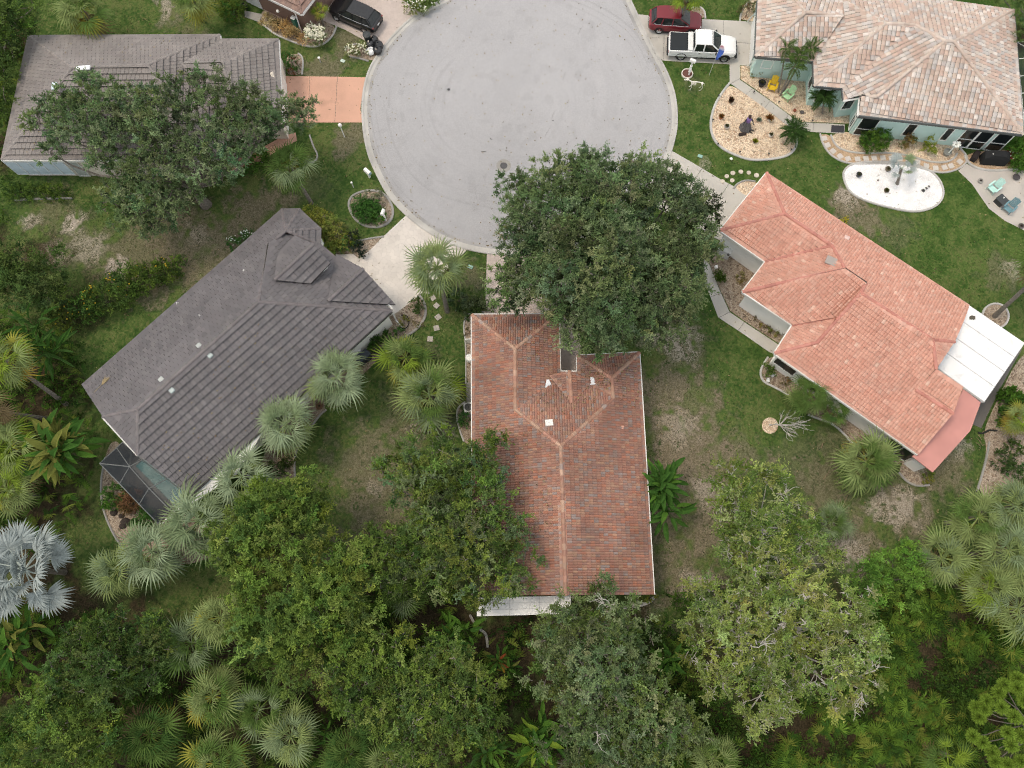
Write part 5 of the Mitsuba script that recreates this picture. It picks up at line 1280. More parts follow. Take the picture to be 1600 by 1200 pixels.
shrub('shrub', 'white-flowered round bush below the brown house corner', 'shrub', [(493, 57, 14, 1.5)], [(0.30, 0.32, 0.20), (0.12, 0.15, 0.06)], 63, flowers=(330, (0.72, 0.71, 0.58), 0.075))
shrub('shrub', 'white-flowered bush in the left half of the small curbed bed', 'shrub', [(549, 81, 8, .8)], [(0.17, 0.20, 0.09), (0.09, 0.12, 0.04)], 64, flowers=(50, (0.7, 0.7, 0.55), 0.06))
shrub('shrub', 'white-flowered bush in the right half of the small curbed bed', 'shrub', [(567, 79, 8, .8)], [(0.17, 0.20, 0.09), (0.09, 0.12, 0.04)], 65, flowers=(50, (0.7, 0.7, 0.55), 0.06))
shrub('shrub', 'large white-flowered bush beside the kerb at the top edge', 'shrub', [(645, 8, 14, 1.2), (660, 5, 14, 1.3), (672, 0, 12, 1.2)], [(0.10, 0.15, 0.035), (0.16, 0.2, 0.07)], 66, flowers=(160, (0.75, 0.75, 0.68), 0.06))
shrub('shrub', 'straw-coloured ornamental grass below the brown wall', 'shrub', [(418, 31, 8, .5), (436, 42, 7, .5), (447, 45, 8, .6), (458, 52, 8, .6), (474, 62, 6, .5)], [(0.40, 0.29, 0.14), (0.33, 0.24, 0.12), (0.46, 0.36, 0.2)], 67, ratio=.07, leaf=.36, up=1.0, per=.8)
shrub('shrub', 'green shrub beside the peach front walk', 'shrub', [(398, 250, 18, 1.3), (408, 244, 10, 1.1), (388, 258, 10, 1.1)], [(0.05, 0.11, 0.02), (0.065, 0.13, 0.026)], 68)
shrub('shrub', 'leafy green shrub at the pale garage corner', 'shrub', [(455, 95, 8, .9), (456, 108, 8, .7)], GRN + [(0.13, 0.06, 0.03)], 69)
shrub('hedge', 'low green hedge in front of the pale blue windows', 'hedge', [(35, 299, 14, 1.0), (55, 300, 13, 1.0), (75, 302, 12, 1.0), (95, 302, 12, 1.0), (18, 300, 14, 1.2)], BRIGHT[:2] + DEEP[:1], 70)
shrub('shrub', 'round dark green bush at the top edge beside the brown house', 'shrub', [(362, 17, 16, 1.4), (352, 10, 12, 1.3), (372, 10, 10, 1.2)], BRIGHT[:2] + GRN[:1], 71)
shrub('shrub', 'low white-flowered ground cover along the dark roof edge', 'shrub', [(366, 382, 9, .4), (378, 374, 10, .4), (390, 366, 9, .4)], GRN, 72, flowers=(50, (0.7, 0.72, 0.7), 0.05))
shrub('shrub', 'broad green bush in the gravel at the right edge', 'shrub', [(1580, 625, 16, 1.2), (1592, 632, 16, 1.2), (1570, 650, 12, 1.0)], [(0.045, 0.10, 0.018), (0.06, 0.13, 0.024)], 73, leaf=.2)
shrub('shrub', 'dark green bush left of the pale sandy kerb', 'shrub', [(1570, 720, 16, 1.0), (1590, 735, 18, 1.1), (1585, 700, 12, .8)], DEEP + GRN[:1], 74)
shrub('shrub', 'yellow bushes at the corner of the red tile roof by the kerb', 'shrub', [(1006, 938, 9, .5), (1018, 934, 7, .5)], [(0.17, 0.19, 0.035), (0.11, 0.14, 0.03)], 75)
shrub('shrub', 'trailing yellowish plant by the corner of the teal garage', 'shrub', [(1182, 112, 9, .6), (1198, 112, 8, .6)], [(0.20, 0.20, 0.06), (0.13, 0.15, 0.05)], 76, per=.5)
shrub('shrub', 'reddish potted foliage beside the teal garage', 'shrub', [(1168, 17, 10, .9), (1176, 10, 9, .9)], [(0.10, 0.11, 0.05), (0.16, 0.09, 0.06), (0.07, 0.09, 0.04)], 77, per=.7)


# -- palms
FR = {}


def source(shape):
    key = f'leaf_source_{len(FR):03d}'
    scene[key] = {'type': 'shapegroup', 'leaf_blade': shape}
    return key



def fan_frond(kind, col, seed):
    """one fan leaf: a stalk along +x from the origin and a folded fan of narrow drooping leaflets"""
    if (kind, col, seed) in FR:
        return FR[kind, col, seed]
    rng = np.random.default_rng(seed * 7 + 1)
    pet, rad, nl, wid, droop, span = dict(sabal=(1.05, 1.08, 17, 0.044, 0.52, 1.85), bismarck=(1.35, 1.0, 26, 0.062, 0.22, 1.75), palmetto=(0.55, 0.55, 16, 0.035, 0.2, 2.3))[kind]
    pc = np.array({**PALMC, **PALMC_EXTRA}[col])
    V, F_, C = [], [], []
    n = 5
    t = np.linspace(0, 1, n)
    S = np.column_stack([pet * t, 0 * t, -0.16 * pet * t * t])
    v, f = tube(S, np.linspace(0.035, 0.02, n) * (1.3 if kind == 'bismarck' else 1), 3)
    V.append(v); F_.append(f); C.append(np.tile(np.clip(pc * 1.25 + [0.03, 0.03, 0.0], 0, 1), (len(v), 1)))
    m = len(v)
    tip = S[-1]
    for i, a in enumerate(np.linspace(-span, span, nl) + rng.normal(0, 0.025, nl)):
        L = rad * (0.72 + 0.34 * math.cos(a * 0.55)) * rng.uniform(0.78, 1.12)
        o = tip + np.array([0.30 * pet * 0.3 * math.cos(a / span * 1.5), 0, 0])
        d = np.array([math.cos(a), math.sin(a), 0])
        s = np.array([-math.sin(a), math.cos(a), 0])
        tt = np.array([0.0, 0.35, 0.72, 1.0])
        P = o + d * (L * tt)[:, None]
        P[:, 2] += 0.16 * L * np.sin(tt * 2.2) * (0.6 + 0.4 * abs(math.sin(a))) - droop * L * tt ** 2.6 + rng.normal(0, 0.02)
        w = wid * np.array([0.35, 1.0, 0.62, 0.04])
        zz = np.array([0, 0, (0.012 if i % 2 else -0.012)])
        q = np.vstack([P + s * w[:, None] + zz, P - s * w[:, None] - zz])
        V.append(q)
        F_.append(np.array([[k, k + 1, k + 5] for k in range(3)] + [[k, k + 5, k + 4] for k in range(3)]) + m)
        c = pc * rng.uniform(0.82, 1.18)
        cc = np.tile(c, (8, 1))
        if col != 'silver':
            cc[[3, 7]] = cc[[3, 7]] * 0.6 + np.array([0.16, 0.13, 0.05]) * 0.4
        C.append(np.clip(cc, 0, 1))
        m += 8
    FR[kind, col, seed] = source(put((np.vstack(V), np.vstack(F_)), 'leaf', np.vstack(C)))
    return FR[kind, col, seed]


PALMC = dict(green=(0.105, 0.175, 0.045), blue=(0.205, 0.27, 0.145), light=(0.235, 0.30, 0.115), yellow=(0.31, 0.31, 0.06), gold=(0.42, 0.30, 0.06), brown=(0.22, 0.165, 0.09), deep=(0.06, 0.12, 0.032), silver=(0.36, 0.41, 0.41), lime=(0.20, 0.29, 0.04))


def orient(az, el, roll, s, p):
    ca, sa, ce, se, cr, sr = math.cos(az), math.sin(az), math.cos(el), math.sin(el), math.cos(roll), math.sin(roll)
    Rz = np.array([[ca, -sa, 0], [sa, ca, 0], [0, 0, 1]])
    Ry = np.array([[ce, 0, -se], [0, 1, 0], [se, 0, ce]])
    Rx = np.array([[1, 0, 0], [0, cr, -sr], [0, sr, cr]])
    M = np.eye(4)
    M[:3, :3] = Rz @ Ry @ Rx * s
    M[:3, 3] = p
    return T(M)


def palm(label, px, r, hgt, cols, seed, base=None, n=36, kind='sabal', name='fan_palm', cat_='palm', group=None, trunk=True, lo=-0.8, hi=1.25, size=None):
    rng = np.random.default_rng(seed)
    key = thing(name, label, cat_, group)
    top = at(*px, hgt)
    b = at(*base) if base is not None else np.array([top[0], top[1], 0.0])
    R = r * mpp(*px, hgt)
    full = dict(sabal=2.02, bismarck=2.25, palmetto=1.1)[kind]
    s = R / full
    lean = rng.uniform(0, 6.28), rng.uniform(0.05, 0.28)
    if trunk:
        P = [b - [0, 0, .1], b + (top - b) * .33 + [0, 0, .0], b + (top - b) * .7, top]
        part(key, 'trunk', tube(P, np.array([0.19, 0.15, 0.15, 0.17]) * min(1.2, 0.35 + 0.33 * R), 8), 'bark', smooth=True)
    for i in range(n):
        q = (i + 0.5) / n
        el = hi + (lo - hi) * q ** 0.95 + rng.normal(0, 0.14)
        az = i * 2.39996 + rng.normal(0, 0.38)
        el -= lean[1] * math.cos(az - lean[0])
        pool = cols[0] if q < 0.62 else cols[1] if q < 0.86 else cols[2]
        col = pool[rng.integers(0, len(pool))]
        if kind == 'sabal' and q > .86 and rng.random() < .45:
            col, el = 'brown', el - .5
        sc = s * (0.70 + 0.35 * min(1, q * 2)) * rng.uniform(0.72, 1.16)
        k = numbered(key + '__frond')
        scene[k] = {'type': 'instance', 'shapes': {'type': 'ref', 'id': fan_frond(kind, col, int(rng.integers(0, 4)))}, 'to_world': orient(az, el, rng.normal(0, 0.25), sc, (top + [0, 0, 0.05]).tolist())}
    return key


GP = (('green', 'blue'), ('green', 'light'), ('light', 'yellow'))
PALMC_EXTRA = dict(pale=(0.285, 0.36, 0.225))
BP = (('pale', 'blue'), ('pale', 'light'), ('blue', 'light'))
YP = (('green', 'light'), ('yellow', 'light'), ('gold', 'yellow'))
palm('tall fan palm with a bare trunk beside the cream driveway', (683, 418), 47, 4.9, (('light', 'blue'), ('light', 'green'), ('light', 'yellow')), 101, base=(699, 487))
palm('grey-green fan palm at the wall of the dark-roofed house, nearest the hose bed', (527, 590), 51, 4.0, BP, 102, base=(535, 628))
palm('grey-green fan palm over the eave of the dark-roofed house, middle of the row', (447, 663), 49, 4.0, BP, 103, base=(470, 692))
palm('yellow-edged young fan palm behind the full green one on the lawn', (634, 560), 43, 1.6, (('light', 'green', 'lime'), ('light', 'yellow'), ('gold', 'yellow')), 104, trunk=True, n=31)
palm('full green fan palm on the lawn left of the red-roofed house', (672, 618), 54, 2.2, (('green', 'blue', 'light'), ('lime', 'light'), ('yellow', 'gold')), 105, n=39)
palm('grey-green fan palm above the white lanai roof, upper right of the pair', (378, 745), 49, 4.2, BP, 106, n=24)
palm('large grey-green fan palm covering the white lanai roof, lower left of the pair', (312, 815), 61, 4.6, BP, 107, n=27)
palm('grey-green fan palm with drooping fronds at the end of the pool bed', (238, 862), 51, 4.0, BP, 108)
palm('pale fan palm at the lower left of the pool bed', (185, 892), 48, 3.6, (('light', 'blue'), ('light',), ('light', 'yellow')), 109)
palm('fan palm with spread fronds left of the white porch roof', (632, 922), 44, 4.0, (('green', 'blue'), ('green',), ('green', 'light')), 110, n=31)
palm('pale yellowish fan palm between the two bright oaks', (345, 965), 44, 4.4, (('light',), ('light', 'yellow'), ('yellow',)), 111)
palm('green fan palm above the golden fan palm, lower left', (300, 1005), 48, 4.0, (('green', 'blue'), ('green',), ('green', 'light')), 112)
palm('golden-edged round fan palm in the lower left wood', (333, 1088), 50, 3.6, YP, 113, n=41)
palm('dull green fan palm left of the golden one at the bottom', (235, 1148), 50, 3.4, (('green', 'deep'), ('green', 'brown'), ('yellow', 'brown')), 114)
palm('fan palm cut by the bottom edge below the golden one', (335, 1192), 48, 3.6, YP, 115)
palm('blue-green fan palm right of the golden one', (405, 1108), 42, 3.4, (('blue', 'green'), ('green',), ('green', 'light')), 116)
palm('pale green fan palm in the bottom left thicket', (455, 1150), 46, 3.8, (('light', 'blue'), ('green', 'light'), ('yellow', 'light')), 117)
palm('dark fan palm in the bottom edge thicket under the broad oak', (545, 1178), 46, 3.2, (('green', 'deep'), ('green',), ('green', 'light')), 118)
palm('fan palm with thin fronds at the bottom edge, left of centre', (605, 1190), 40, 3.0, (('green', 'light'), ('green',), ('light',)), 119, n=22)
palm('full fan palm on the lawn at the end of the peach front walk', (452, 258), 38, 4.4, (('green', 'blue'), ('green', 'light'), ('green', 'yellow')), 120, base=(487, 318))
palm('fan palm standing close to the wall of the orange-tiled house', (1265, 618), 34, 2.4, (('green',), ('green', 'light'), ('green', 'yellow')), 121)
palm('smaller fan palm beside it against the same pale wall', (1306, 640), 25, 2.0, (('green', 'deep'), ('green',), ('green', 'yellow')), 122, n=22)
palm('big round fan palm at the corner of the pink roof', (1354, 722), 52, 2.6, (('green', 'light'), ('green', 'light'), ('yellow', 'gold')), 123, n=42)
palm('grey-green fan palm in the thicket at right, lower left one', (1470, 872), 50, 3.6, (('blue', 'light'), ('light', 'green'), ('yellow', 'light')), 124, n=39)
palm('green fan palm at the top of the right-hand thicket', (1528, 808), 44, 4.2, (('green', 'light'), ('light',), ('yellow', 'lime')), 125, n=32)
palm('fan palm at the right edge, topmost of the thicket', (1585, 790), 44, 4.4, (('blue', 'light'), ('light', 'green'), ('light',)), 126)
palm('light fan palm in the middle of the right-hand thicket', (1575, 860), 48, 4.6, (('blue', 'light'), ('light',), ('yellow', 'light')), 127, n=35)
palm('yellow-tinted fan palm at the inner side of the right-hand thicket', (1545, 915), 46, 4.2, (('light', 'lime'), ('lime', 'light'), ('yellow',)), 128, n=35)
palm('fan palm at the lower edge of the right-hand thicket', (1590, 950), 50, 4.2, (('light', 'blue'), ('light', 'lime'), ('yellow', 'light')), 129, n=35)
palm('yellow-green fan palm at the right edge beyond the pale sandy kerb', (1598, 655), 30, 2.2, (('light', 'lime'), ('yellow', 'light'), ('gold',)), 130, n=31)
palm('small fan palm half hidden behind the loose tree on the dry lawn', (1298, 815), 36, 2.4, (('green', 'blue'), ('green',), ('green',)), 131, n=33)
palm('fan palm cut by the bottom edge, right of the bottom centre', (1118, 1185), 40, 3.0, (('green', 'light'), ('light',), ('light',)), 132, n=31)
palm('low fan palm at the bottom edge left of the pine', (1480, 1180), 40, 1.8, (('green', 'lime'), ('green',), ('brown', 'green')), 133, n=20)
palm('yellow-green fan palm leaning in from the left edge, upper one', (8, 562), 44, 6.0, (('light', 'lime'), ('yellow', 'light'), ('gold', 'yellow')), 134, base=(104, 632), n=35)
palm('yellow-green fan palm at the left edge below the leaning trunks', (18, 700), 46, 4.0, (('light', 'lime'), ('yellow', 'lime'), ('gold', 'yellow')), 135, n=31)
palm('drooping yellow-green fan palm at the left edge above the silver palm', (14, 765), 42, 3.4, (('light', 'lime'), ('yellow', 'light'), ('brown', 'yellow')), 136, n=33)
palm('fan palm with a pale horizontal trunk at the left edge', (-22, 640), 40, 5.6, (('brown', 'light'), ('brown',), ('brown',)), 137, base=(74, 654), n=20)
palm('yellowish fan palm at the top edge behind the grey-roofed house', (128, 15), 42, 4.2, (('light', 'green'), ('yellow', 'light'), ('yellow', 'gold')), 138, n=36)
palm('yellow-green fan palm at the top edge right of the yellowish one', (300, -4), 36, 4.2, (('green', 'light'), ('light', 'yellow'), ('yellow',)), 139, base=(312, 30), n=32)
palm('small bright yellow-green palm at the corner of the brown house', (500, 17), 13, 2.0, (('lime', 'yellow'), ('yellow',), ('yellow', 'gold')), 140, base=(505, 40), n=22)
palm('green fan palm hanging over the red car at the top edge', (1075, -6), 26, 3.6, (('green', 'lime'), ('lime',), ('lime',)), 141, n=31)
palm('lone fan palm outside the right edge with a leaning grey trunk', (1640, 415), 46, 6.5, GP, 142, base=(1553, 495))
palm('silver-blue fan palm with huge stiff fronds at the left edge', (40, 890), 74, 4.6, (('silver',), ('silver',), ('silver',)), 143, kind='bismarck', n=28, lo=-0.6, hi=1.3)
palm('young silver fan palm in the white gravel bed', (1408, 264), 26, 1.6, (('silver', 'blue'), ('silver',), ('silver',)), 144, base=(1402, 288), kind='bismarck', n=9, lo=-0.1, hi=1.0)


# -- feather palms
def feather(col, seed, L=1.5, nl=26, w=0.02, ll=0.34, arch=0.5):
    kk = ('feather', col, seed, L)
    if kk in FR:
        return FR[kk]
    rng = np.random.default_rng(seed)
    t = np.linspace(0, 1, 8)
    S = np.column_stack([L * t * (1 - 0.12 * t), 0 * t, L * (0.25 * t - arch * t ** 2.2)])
    V, F_, C = [], [], []
    v, f = tube(S, np.linspace(0.02, 0.006, 8), 3)
    V.append(v); F_.append(f); C.append(np.tile(np.array(PALMC[col]) * 1.3, (len(v), 1)))
    m = len(v)
    for i in range(nl):
        q = 0.18 + 0.82 * (i + .5) / nl
        p = np.array([np.interp(q, t, S[:, k]) for k in range(3)])
        for sd in (-1, 1):
            l = ll * math.sin(min(1, q * 1.1 + .12) * 2.6) * rng.uniform(.85, 1.1) + .06
            d = np.array([0.55, sd * 0.85, rng.uniform(-.25, .2)])
            d /= np.linalg.norm(d)
            s = np.array([d[1] * -1, d[0], 0])
            e = p + d * l - [0, 0, .25 * l]
            V.append(np.array([p, p + d * l * .5 + s * w, e, p + d * l * .5 - s * w]))
            F_.append(np.array([[0, 1, 2], [0, 2, 3]]) + m)
            C.append(np.tile(np.array(PALMC[col]) * rng.uniform(.8, 1.2), (4, 1)))
            m += 4
    FR[kk] = source(put((np.vstack(V), np.vstack(F_)), 'leaf', np.clip(np.vstack(C), 0, 1)))
    return FR[kk]


def date_palm(label, px, base, r, hgt, col, seed, n=20, group=None, lo=-.5, stems=((0, 0),)):
    rng = np.random.default_rng(seed)
    key = thing('feather_palm', label, 'palm', group)
    top0, b0 = at(*px, hgt), at(*base)
    R = r * mpp(*px, hgt)
    for j, (ox, oy) in enumerate(stems):
        top = top0 + [ox * R, oy * R, rng.uniform(-.5, .1) if j else 0]
        part(key, 'trunk', tube([b0 + [ox * .2, oy * .2, -.05], b0 * .4 + top * .6 + [0, 0, .05], top], [0.08, 0.06, 0.055], 6), 'bark')
        for i in range(n):
            q = (i + .5) / n
            k = numbered(key + '__frond')
            scene[k] = {'type': 'instance', 'shapes': {'type': 'ref', 'id': feather(col, int(rng.integers(0, 3)))}, 'to_world': orient(i * 2.4 + rng.normal(0, .2), 1.15 + (lo - 1.15) * q, rng.normal(0, .2), R / 1.35 * rng.uniform(.85, 1.1), top.tolist())}
    return key


date_palm('pygmy date palm on the lawn tip of the gravel island bed', (1240, 205), (1238, 222), 24, 1.3, 'deep', 201, n=31)
date_palm('pygmy date palm below the teal front window', (1287, 152), (1285, 178), 22, 1.7, 'deep', 202, n=31)
date_palm('clump of slim feather palms in front of the teal garage wall', (1228, 76), (1216, 145), 20, 3.4, 'green', 203, n=11, stems=((0, 0), (.9, -.9), (.4, -1.7), (1.9, -.3)))


# -- broad paddle leaves
def paddle(col, seed, L=1.3, W=0.2):
    kk = ('paddle', col, seed, L, W)
    if kk in FR:
        return FR[kk]
    rng = np.random.default_rng(seed + 50)
    n = 9
    t = np.linspace(0, 1, n)
    ww = W * np.sin(np.clip(t * 0.93 + 0.05, 0, 1) * np.pi) ** 0.7 * np.where(t < .12, .5, 1)
    st = 0.9
    S = np.column_stack([st + L * t, 0 * t, 0.15 * L - L * 0.42 * t ** 2 + 0 * t])
    wav = rng.normal(0, .03, n)
    a = S + np.column_stack([0 * t, ww, .10 * L * (ww / W) + wav])
    b = S + np.column_stack([0 * t, -ww, .10 * L * (ww / W) - wav])
    q = np.array([[i, i + 1, n + i + 1] for i in range(n - 1)] + [[i, n + i + 1, n + i] for i in range(n - 1)] + [[i + 1, i, 2 * n + i] for i in range(n - 1)] + [[i + 1, 2 * n + i, 2 * n + i + 1] for i in range(n - 1)])
    v2, f2 = tube([[0, 0, 0], [st * .5, 0, .1], S[0]], [0.035, 0.03, 0.02], 3)
    pc = np.array(PALMC[col])
    rngc = np.tile(pc, (3 * n, 1)) * (1 + rng.normal(0, .06, (3 * n, 1)))
    rngc[:n] *= 1.25
    FR[kk] = source(put((np.vstack([S, a, b, v2]), np.vstack([q, f2 + 3 * n])), 'leaf', np.clip(np.vstack([rngc, np.tile(pc * 1.2, (len(v2), 1))]), 0, 1)))
    return FR[kk]


PALMC.update(ban=(0.085, 0.18, 0.03), bandk=(0.052, 0.12, 0.025), red=(0.32, 0.09, 0.035), ora=(0.42, 0.25, 0.04), olive=(0.16, 0.175, 0.045))


def banana(label, px, r, hgt, cols, seed, n=22, lo=-.1, hi=1.25, name='banana_plant', stems=3, W=.2):
    rng = np.random.default_rng(seed)
    key = thing(name, label, 'plant')
    R = r * mpp(*px, hgt)
    c = at(*px, hgt)
    ms = []
    for j in range(stems):
        o = rng.normal(0, R * .25, 2)
        tp = np.array([c[0] + o[0], c[1] + o[1], hgt * rng.uniform(.75, 1.0)])
        ms.append(tube([[tp[0], tp[1], -.05], tp], [0.09, 0.06], 6))
        for i in range(n * 17 // 10 // stems):
            q = (i + .5) / (n * 17 // 10 // stems)
            k = numbered(key + '__leaf')
            scene[k] = {'type': 'instance', 'shapes': {'type': 'ref', 'id': paddle(cols[rng.integers(0, len(cols))], int(rng.integers(0, 4)), W=W)}, 'to_world': orient(i * 2.4 + j + rng.normal(0, .25), hi + (lo - hi) * q, rng.normal(0, .45), R / 2.1 * rng.uniform(.65, 1.05), tp.tolist())}
    part(key, 'stem', cat_mesh(ms), 'matte', (0.10, 0.11, 0.05))
    return key


banana('clump of broad banana-like leaves at the right wall of the red-roofed house', (1036, 780), 48, 2.4, ['ban', 'bandk', 'bandk', 'bandk'], 301, n=56, stems=4)
banana('large dark clump of banana-like leaves left of the dark-roofed house', (95, 705), 58, 3.2, ['ban', 'bandk', 'bandk', 'olive'], 302, n=40, stems=4)
banana('drooping broad-leaved clump in the shade at the left edge', (60, 540), 50, 2.6, ['bandk', 'deep', 'bandk'], 303, n=36, stems=4, W=.12)
banana('flame-coloured broad-leaved shrub below the white porch roof', (785, 1030), 26, 1.6, ['ban', 'bandk', 'ban', 'ora', 'olive', 'red'], 304, n=20, stems=3, name='croton_plant')
banana('broad-leaved plant with yellow-green leaves at bottom centre', (835, 1155), 46, 2.4, ['ban', 'lime', 'bandk'], 305, n=28, stems=4)
banana('dark broad-leaved plant between the white porch and the broad oak', (715, 985), 36, 2.2, ['bandk', 'ban'], 306, n=15, stems=3)
banana('dark banana-like clump at the left edge below the silver palm', (30, 1000), 48, 2.4, ['bandk', 'bandk', 'ban', 'olive'], 307, n=30, stems=4)
banana('blue-green broad-leaved plant in the gap beside the yellow-green tree', (1040, 1030), 32, 2.0, ['bandk', 'ban'], 308, n=18, stems=3)
banana('sparse banana-like plant at the bottom edge left of centre', (520, 1150), 26, 2.4, ['ban', 'bandk'], 309, n=9, stems=2)
banana('light broad leaves at the bottom edge right of the broad oak', (760, 1165), 36, 2.2, ['bandk', 'ban', 'deep'], 310, n=20, stems=3)

# -- pine
rngp = np.random.default_rng(9)
k = thing('pine_tree', 'bright green tufted pine in the bottom right corner', 'pine tree')
tops = [(1525, 1105, 2.8), (1542, 1095, 3.2), (1570, 1070, 3.6), (1590, 1075, 3.8), (1600, 1095, 4), (1565, 1105, 3.8), (1585, 1120, 4), (1520, 1150, 2.8), (1535, 1160, 2.9), (1575, 1145, 3.8), (1596, 1150, 3.8), (1580, 1165, 3.6), (1555, 1190, 3), (1575, 1195, 3.2), (1596, 1190, 3.4), (1560, 1082, 3.2), (1530, 1120, 2.6), (1590, 1060, 3.2), (1550, 1175, 2.8), (1610, 1130, 4.2), (1538, 1108, 3), (1612, 1170, 3.8)]
cb = at(1585, 1125, 0); V_, F_, C_, BR_ = [], [], [], []
m = 0
for x, y, z in tops:
    c = at(x, y, z)
    N = 900
    d = rngp.normal(size=(N, 3)); d[:, 2] = d[:, 2] * .9 + .25; d /= np.linalg.norm(d, axis=1, keepdims=True)
    v, f, cl = leaves(c + d * .05, d, rngp.normal(size=(N, 3)), rngp.uniform(.30, .52, N), np.full(N, .034), np.array([0.24, 0.37, 0.06]) * rngp.uniform(.65, 1.25, (N, 1)))
    V_.append(v); F_.append(f + m); C_.append(cl); m += len(v)
    BR_.append(limb(np.array([cb[0], cb[1], z * .62]), c, .05, .025, rngp, .05, 5, 5))
part(k, 'trunk', tube([cb, cb + [0, 0, 2], cb + [.05, 0, 4]], [.16, .12, .05], 7), 'bark')
part(k, 'limb', cat_mesh(BR_), 'bark')
part(k, 'needles', (np.vstack(V_), np.vstack(F_)), 'leaf', np.vstack(C_))


# -- undergrowth that nobody could count
def scatter(px, n, rng):
    P = Polygon(pts(px))
    x0, y0, x1, y1 = P.bounds
    q = rng.uniform((x0, y0), (x1, y1), (n * 4, 2))
    return q[shapely.contains_xy(P, q[:, 0], q[:, 1])][:n]


def palmetto_mesh(Q, rng, cols, s0=0.45, s1=0.85):
    V, F_, C, m = [], [], [], 0
    for x, y in Q:
        s = rng.uniform(s0, s1)
        z = rng.uniform(.25, 1.1)
        az, el = rng.uniform(0, 6.28), rng.uniform(.1, .8)
        a = np.linspace(-1.5, 1.5, 11) + rng.normal(0, .07, 11)
        ca, sa = math.cos(az), math.sin(az)
        dl = np.column_stack([np.cos(a), np.sin(a), 0.12 * np.cos(a * 2)]) * s * rng.uniform(.85, 1.1, (11, 1))
        sl = np.column_stack([-np.sin(a), np.cos(a), 0 * a]) * s * .052
        o = np.zeros(3)
        v = np.stack([np.tile(o, (11, 1)), dl * .5 + sl, dl - [0, 0, .06], dl * .5 - sl], 1).reshape(-1, 3)
        ce, se = math.cos(el), math.sin(el)
        v = v @ np.array([[ce, 0, -se], [0, 1, 0], [se, 0, ce]]).T
        v = v @ np.array([[ca, -sa, 0], [sa, ca, 0], [0, 0, 1]]).T + [x, y, z]
        f = (np.array([[0, 1, 2], [0, 2, 3]])[None] + (np.arange(11) * 4)[:, None, None]).reshape(-1, 3)
        V.append(v); F_.append(f + m); C.append(np.tile(cols[rng.integers(0, len(cols))] * rng.uniform(.75, 1.2), (44, 1)))
        m += 44
    return (np.vstack(V), np.vstack(F_)), np.clip(np.vstack(C), 0, 1)


rngu = np.random.default_rng(21)
PM = np.array([(0.14, 0.25, 0.04), (0.10, 0.19, 0.035), (0.19, 0.31, 0.05), (0.07, 0.15, 0.03), (0.24, 0.29, 0.06)])
Q = np.vstack([scatter([(1350, 920), (1450, 900), (1540, 960), (1620, 1010), (1620, 1230), (1180, 1230), (1200, 1110), (1330, 1080)], 2600, rngu), scatter([(1100, 1180), (1240, 1120), (1260, 1230), (1040, 1230), (1060, 1080)], 420, rngu)])
m, c = palmetto_mesh(Q[meshkit.fbm(np.column_stack([Q * .55, 0 * Q[:, 0]]), 2, 4) > .41], rngu, PM * .85, .38, .78)
single('saw_palmetto', 'knee-high saw palmetto thicket filling the bottom right of the wood', 'palmetto', m, 'leaf', c, kind='stuff')
Q = np.vstack([scatter(p_, n_, rngu) for p_, n_ in (([(0, 480), (120, 520), (150, 640), (150, 760), (100, 860), (-20, 860), (-20, 480)], 300), ([(-20, 940), (110, 960), (260, 960), (300, 1100), (420, 1230), (-20, 1230)], 620), ([(380, 900), (700, 900), (760, 980), (860, 980), (1060, 960), (1120, 1080), (1120, 1230), (380, 1230)], 1100), ([(-20, -10), (60, -10), (50, 130), (20, 260), (-20, 300)], 120), ([(1060, 920), (1300, 920), (1380, 1060), (1180, 1100)], 300))])
m, c = palmetto_mesh(Q, rngu, PM * [.75, .8, .8], .35, .7)
single('undergrowth', 'shaded fern and palmetto undergrowth on the floor of the wood', 'undergrowth', m, 'leaf', c, kind='stuff')
L_ = []
for p_, n_ in (([(1360, 890), (1460, 930), (1620, 1000), (1620, 1230), (1200, 1230), (1330, 1080)], 140), ([(1050, 1060), (1130, 1090), (1210, 1110), (1210, 1230), (1050, 1230)], 60), ([(1060, 900), (1120, 920), (1110, 1060), (1040, 1060)], 14), ([(-20, 930), (110, 960), (270, 960), (320, 1100), (420, 1230), (-20, 1230)], 90), ([(560, 900), (760, 980), (860, 980), (1080, 980), (1120, 1230), (380, 1230)], 150), ([(0, 500), (120, 530), (140, 660), (100, 860), (-20, 860)], 50), ([(-10, -10), (60, -10), (40, 140), (15, 300), (-10, 360)], 30)):
    for x, y in scatter(p_, n_, rngu):
        L_.append([x, y, .35, rngu.uniform(.4, .9), rngu.uniform(.4, .9), rngu.uniform(.3, .8)])
m, c, _, _ = crown_mesh(L_, np.array([(0.055, 0.105, 0.02), (0.045, 0.085, 0.018), (0.075, 0.13, 0.025), (0.035, 0.065, 0.016)]), rngu, clump=.5, per=.8, leaf=.15, ratio=.32, rays=5, per_ray=7)
single('underbrush', 'low leafy bushes covering the floor of the wood', 'underbrush', m, 'leaf', c, kind='stuff')
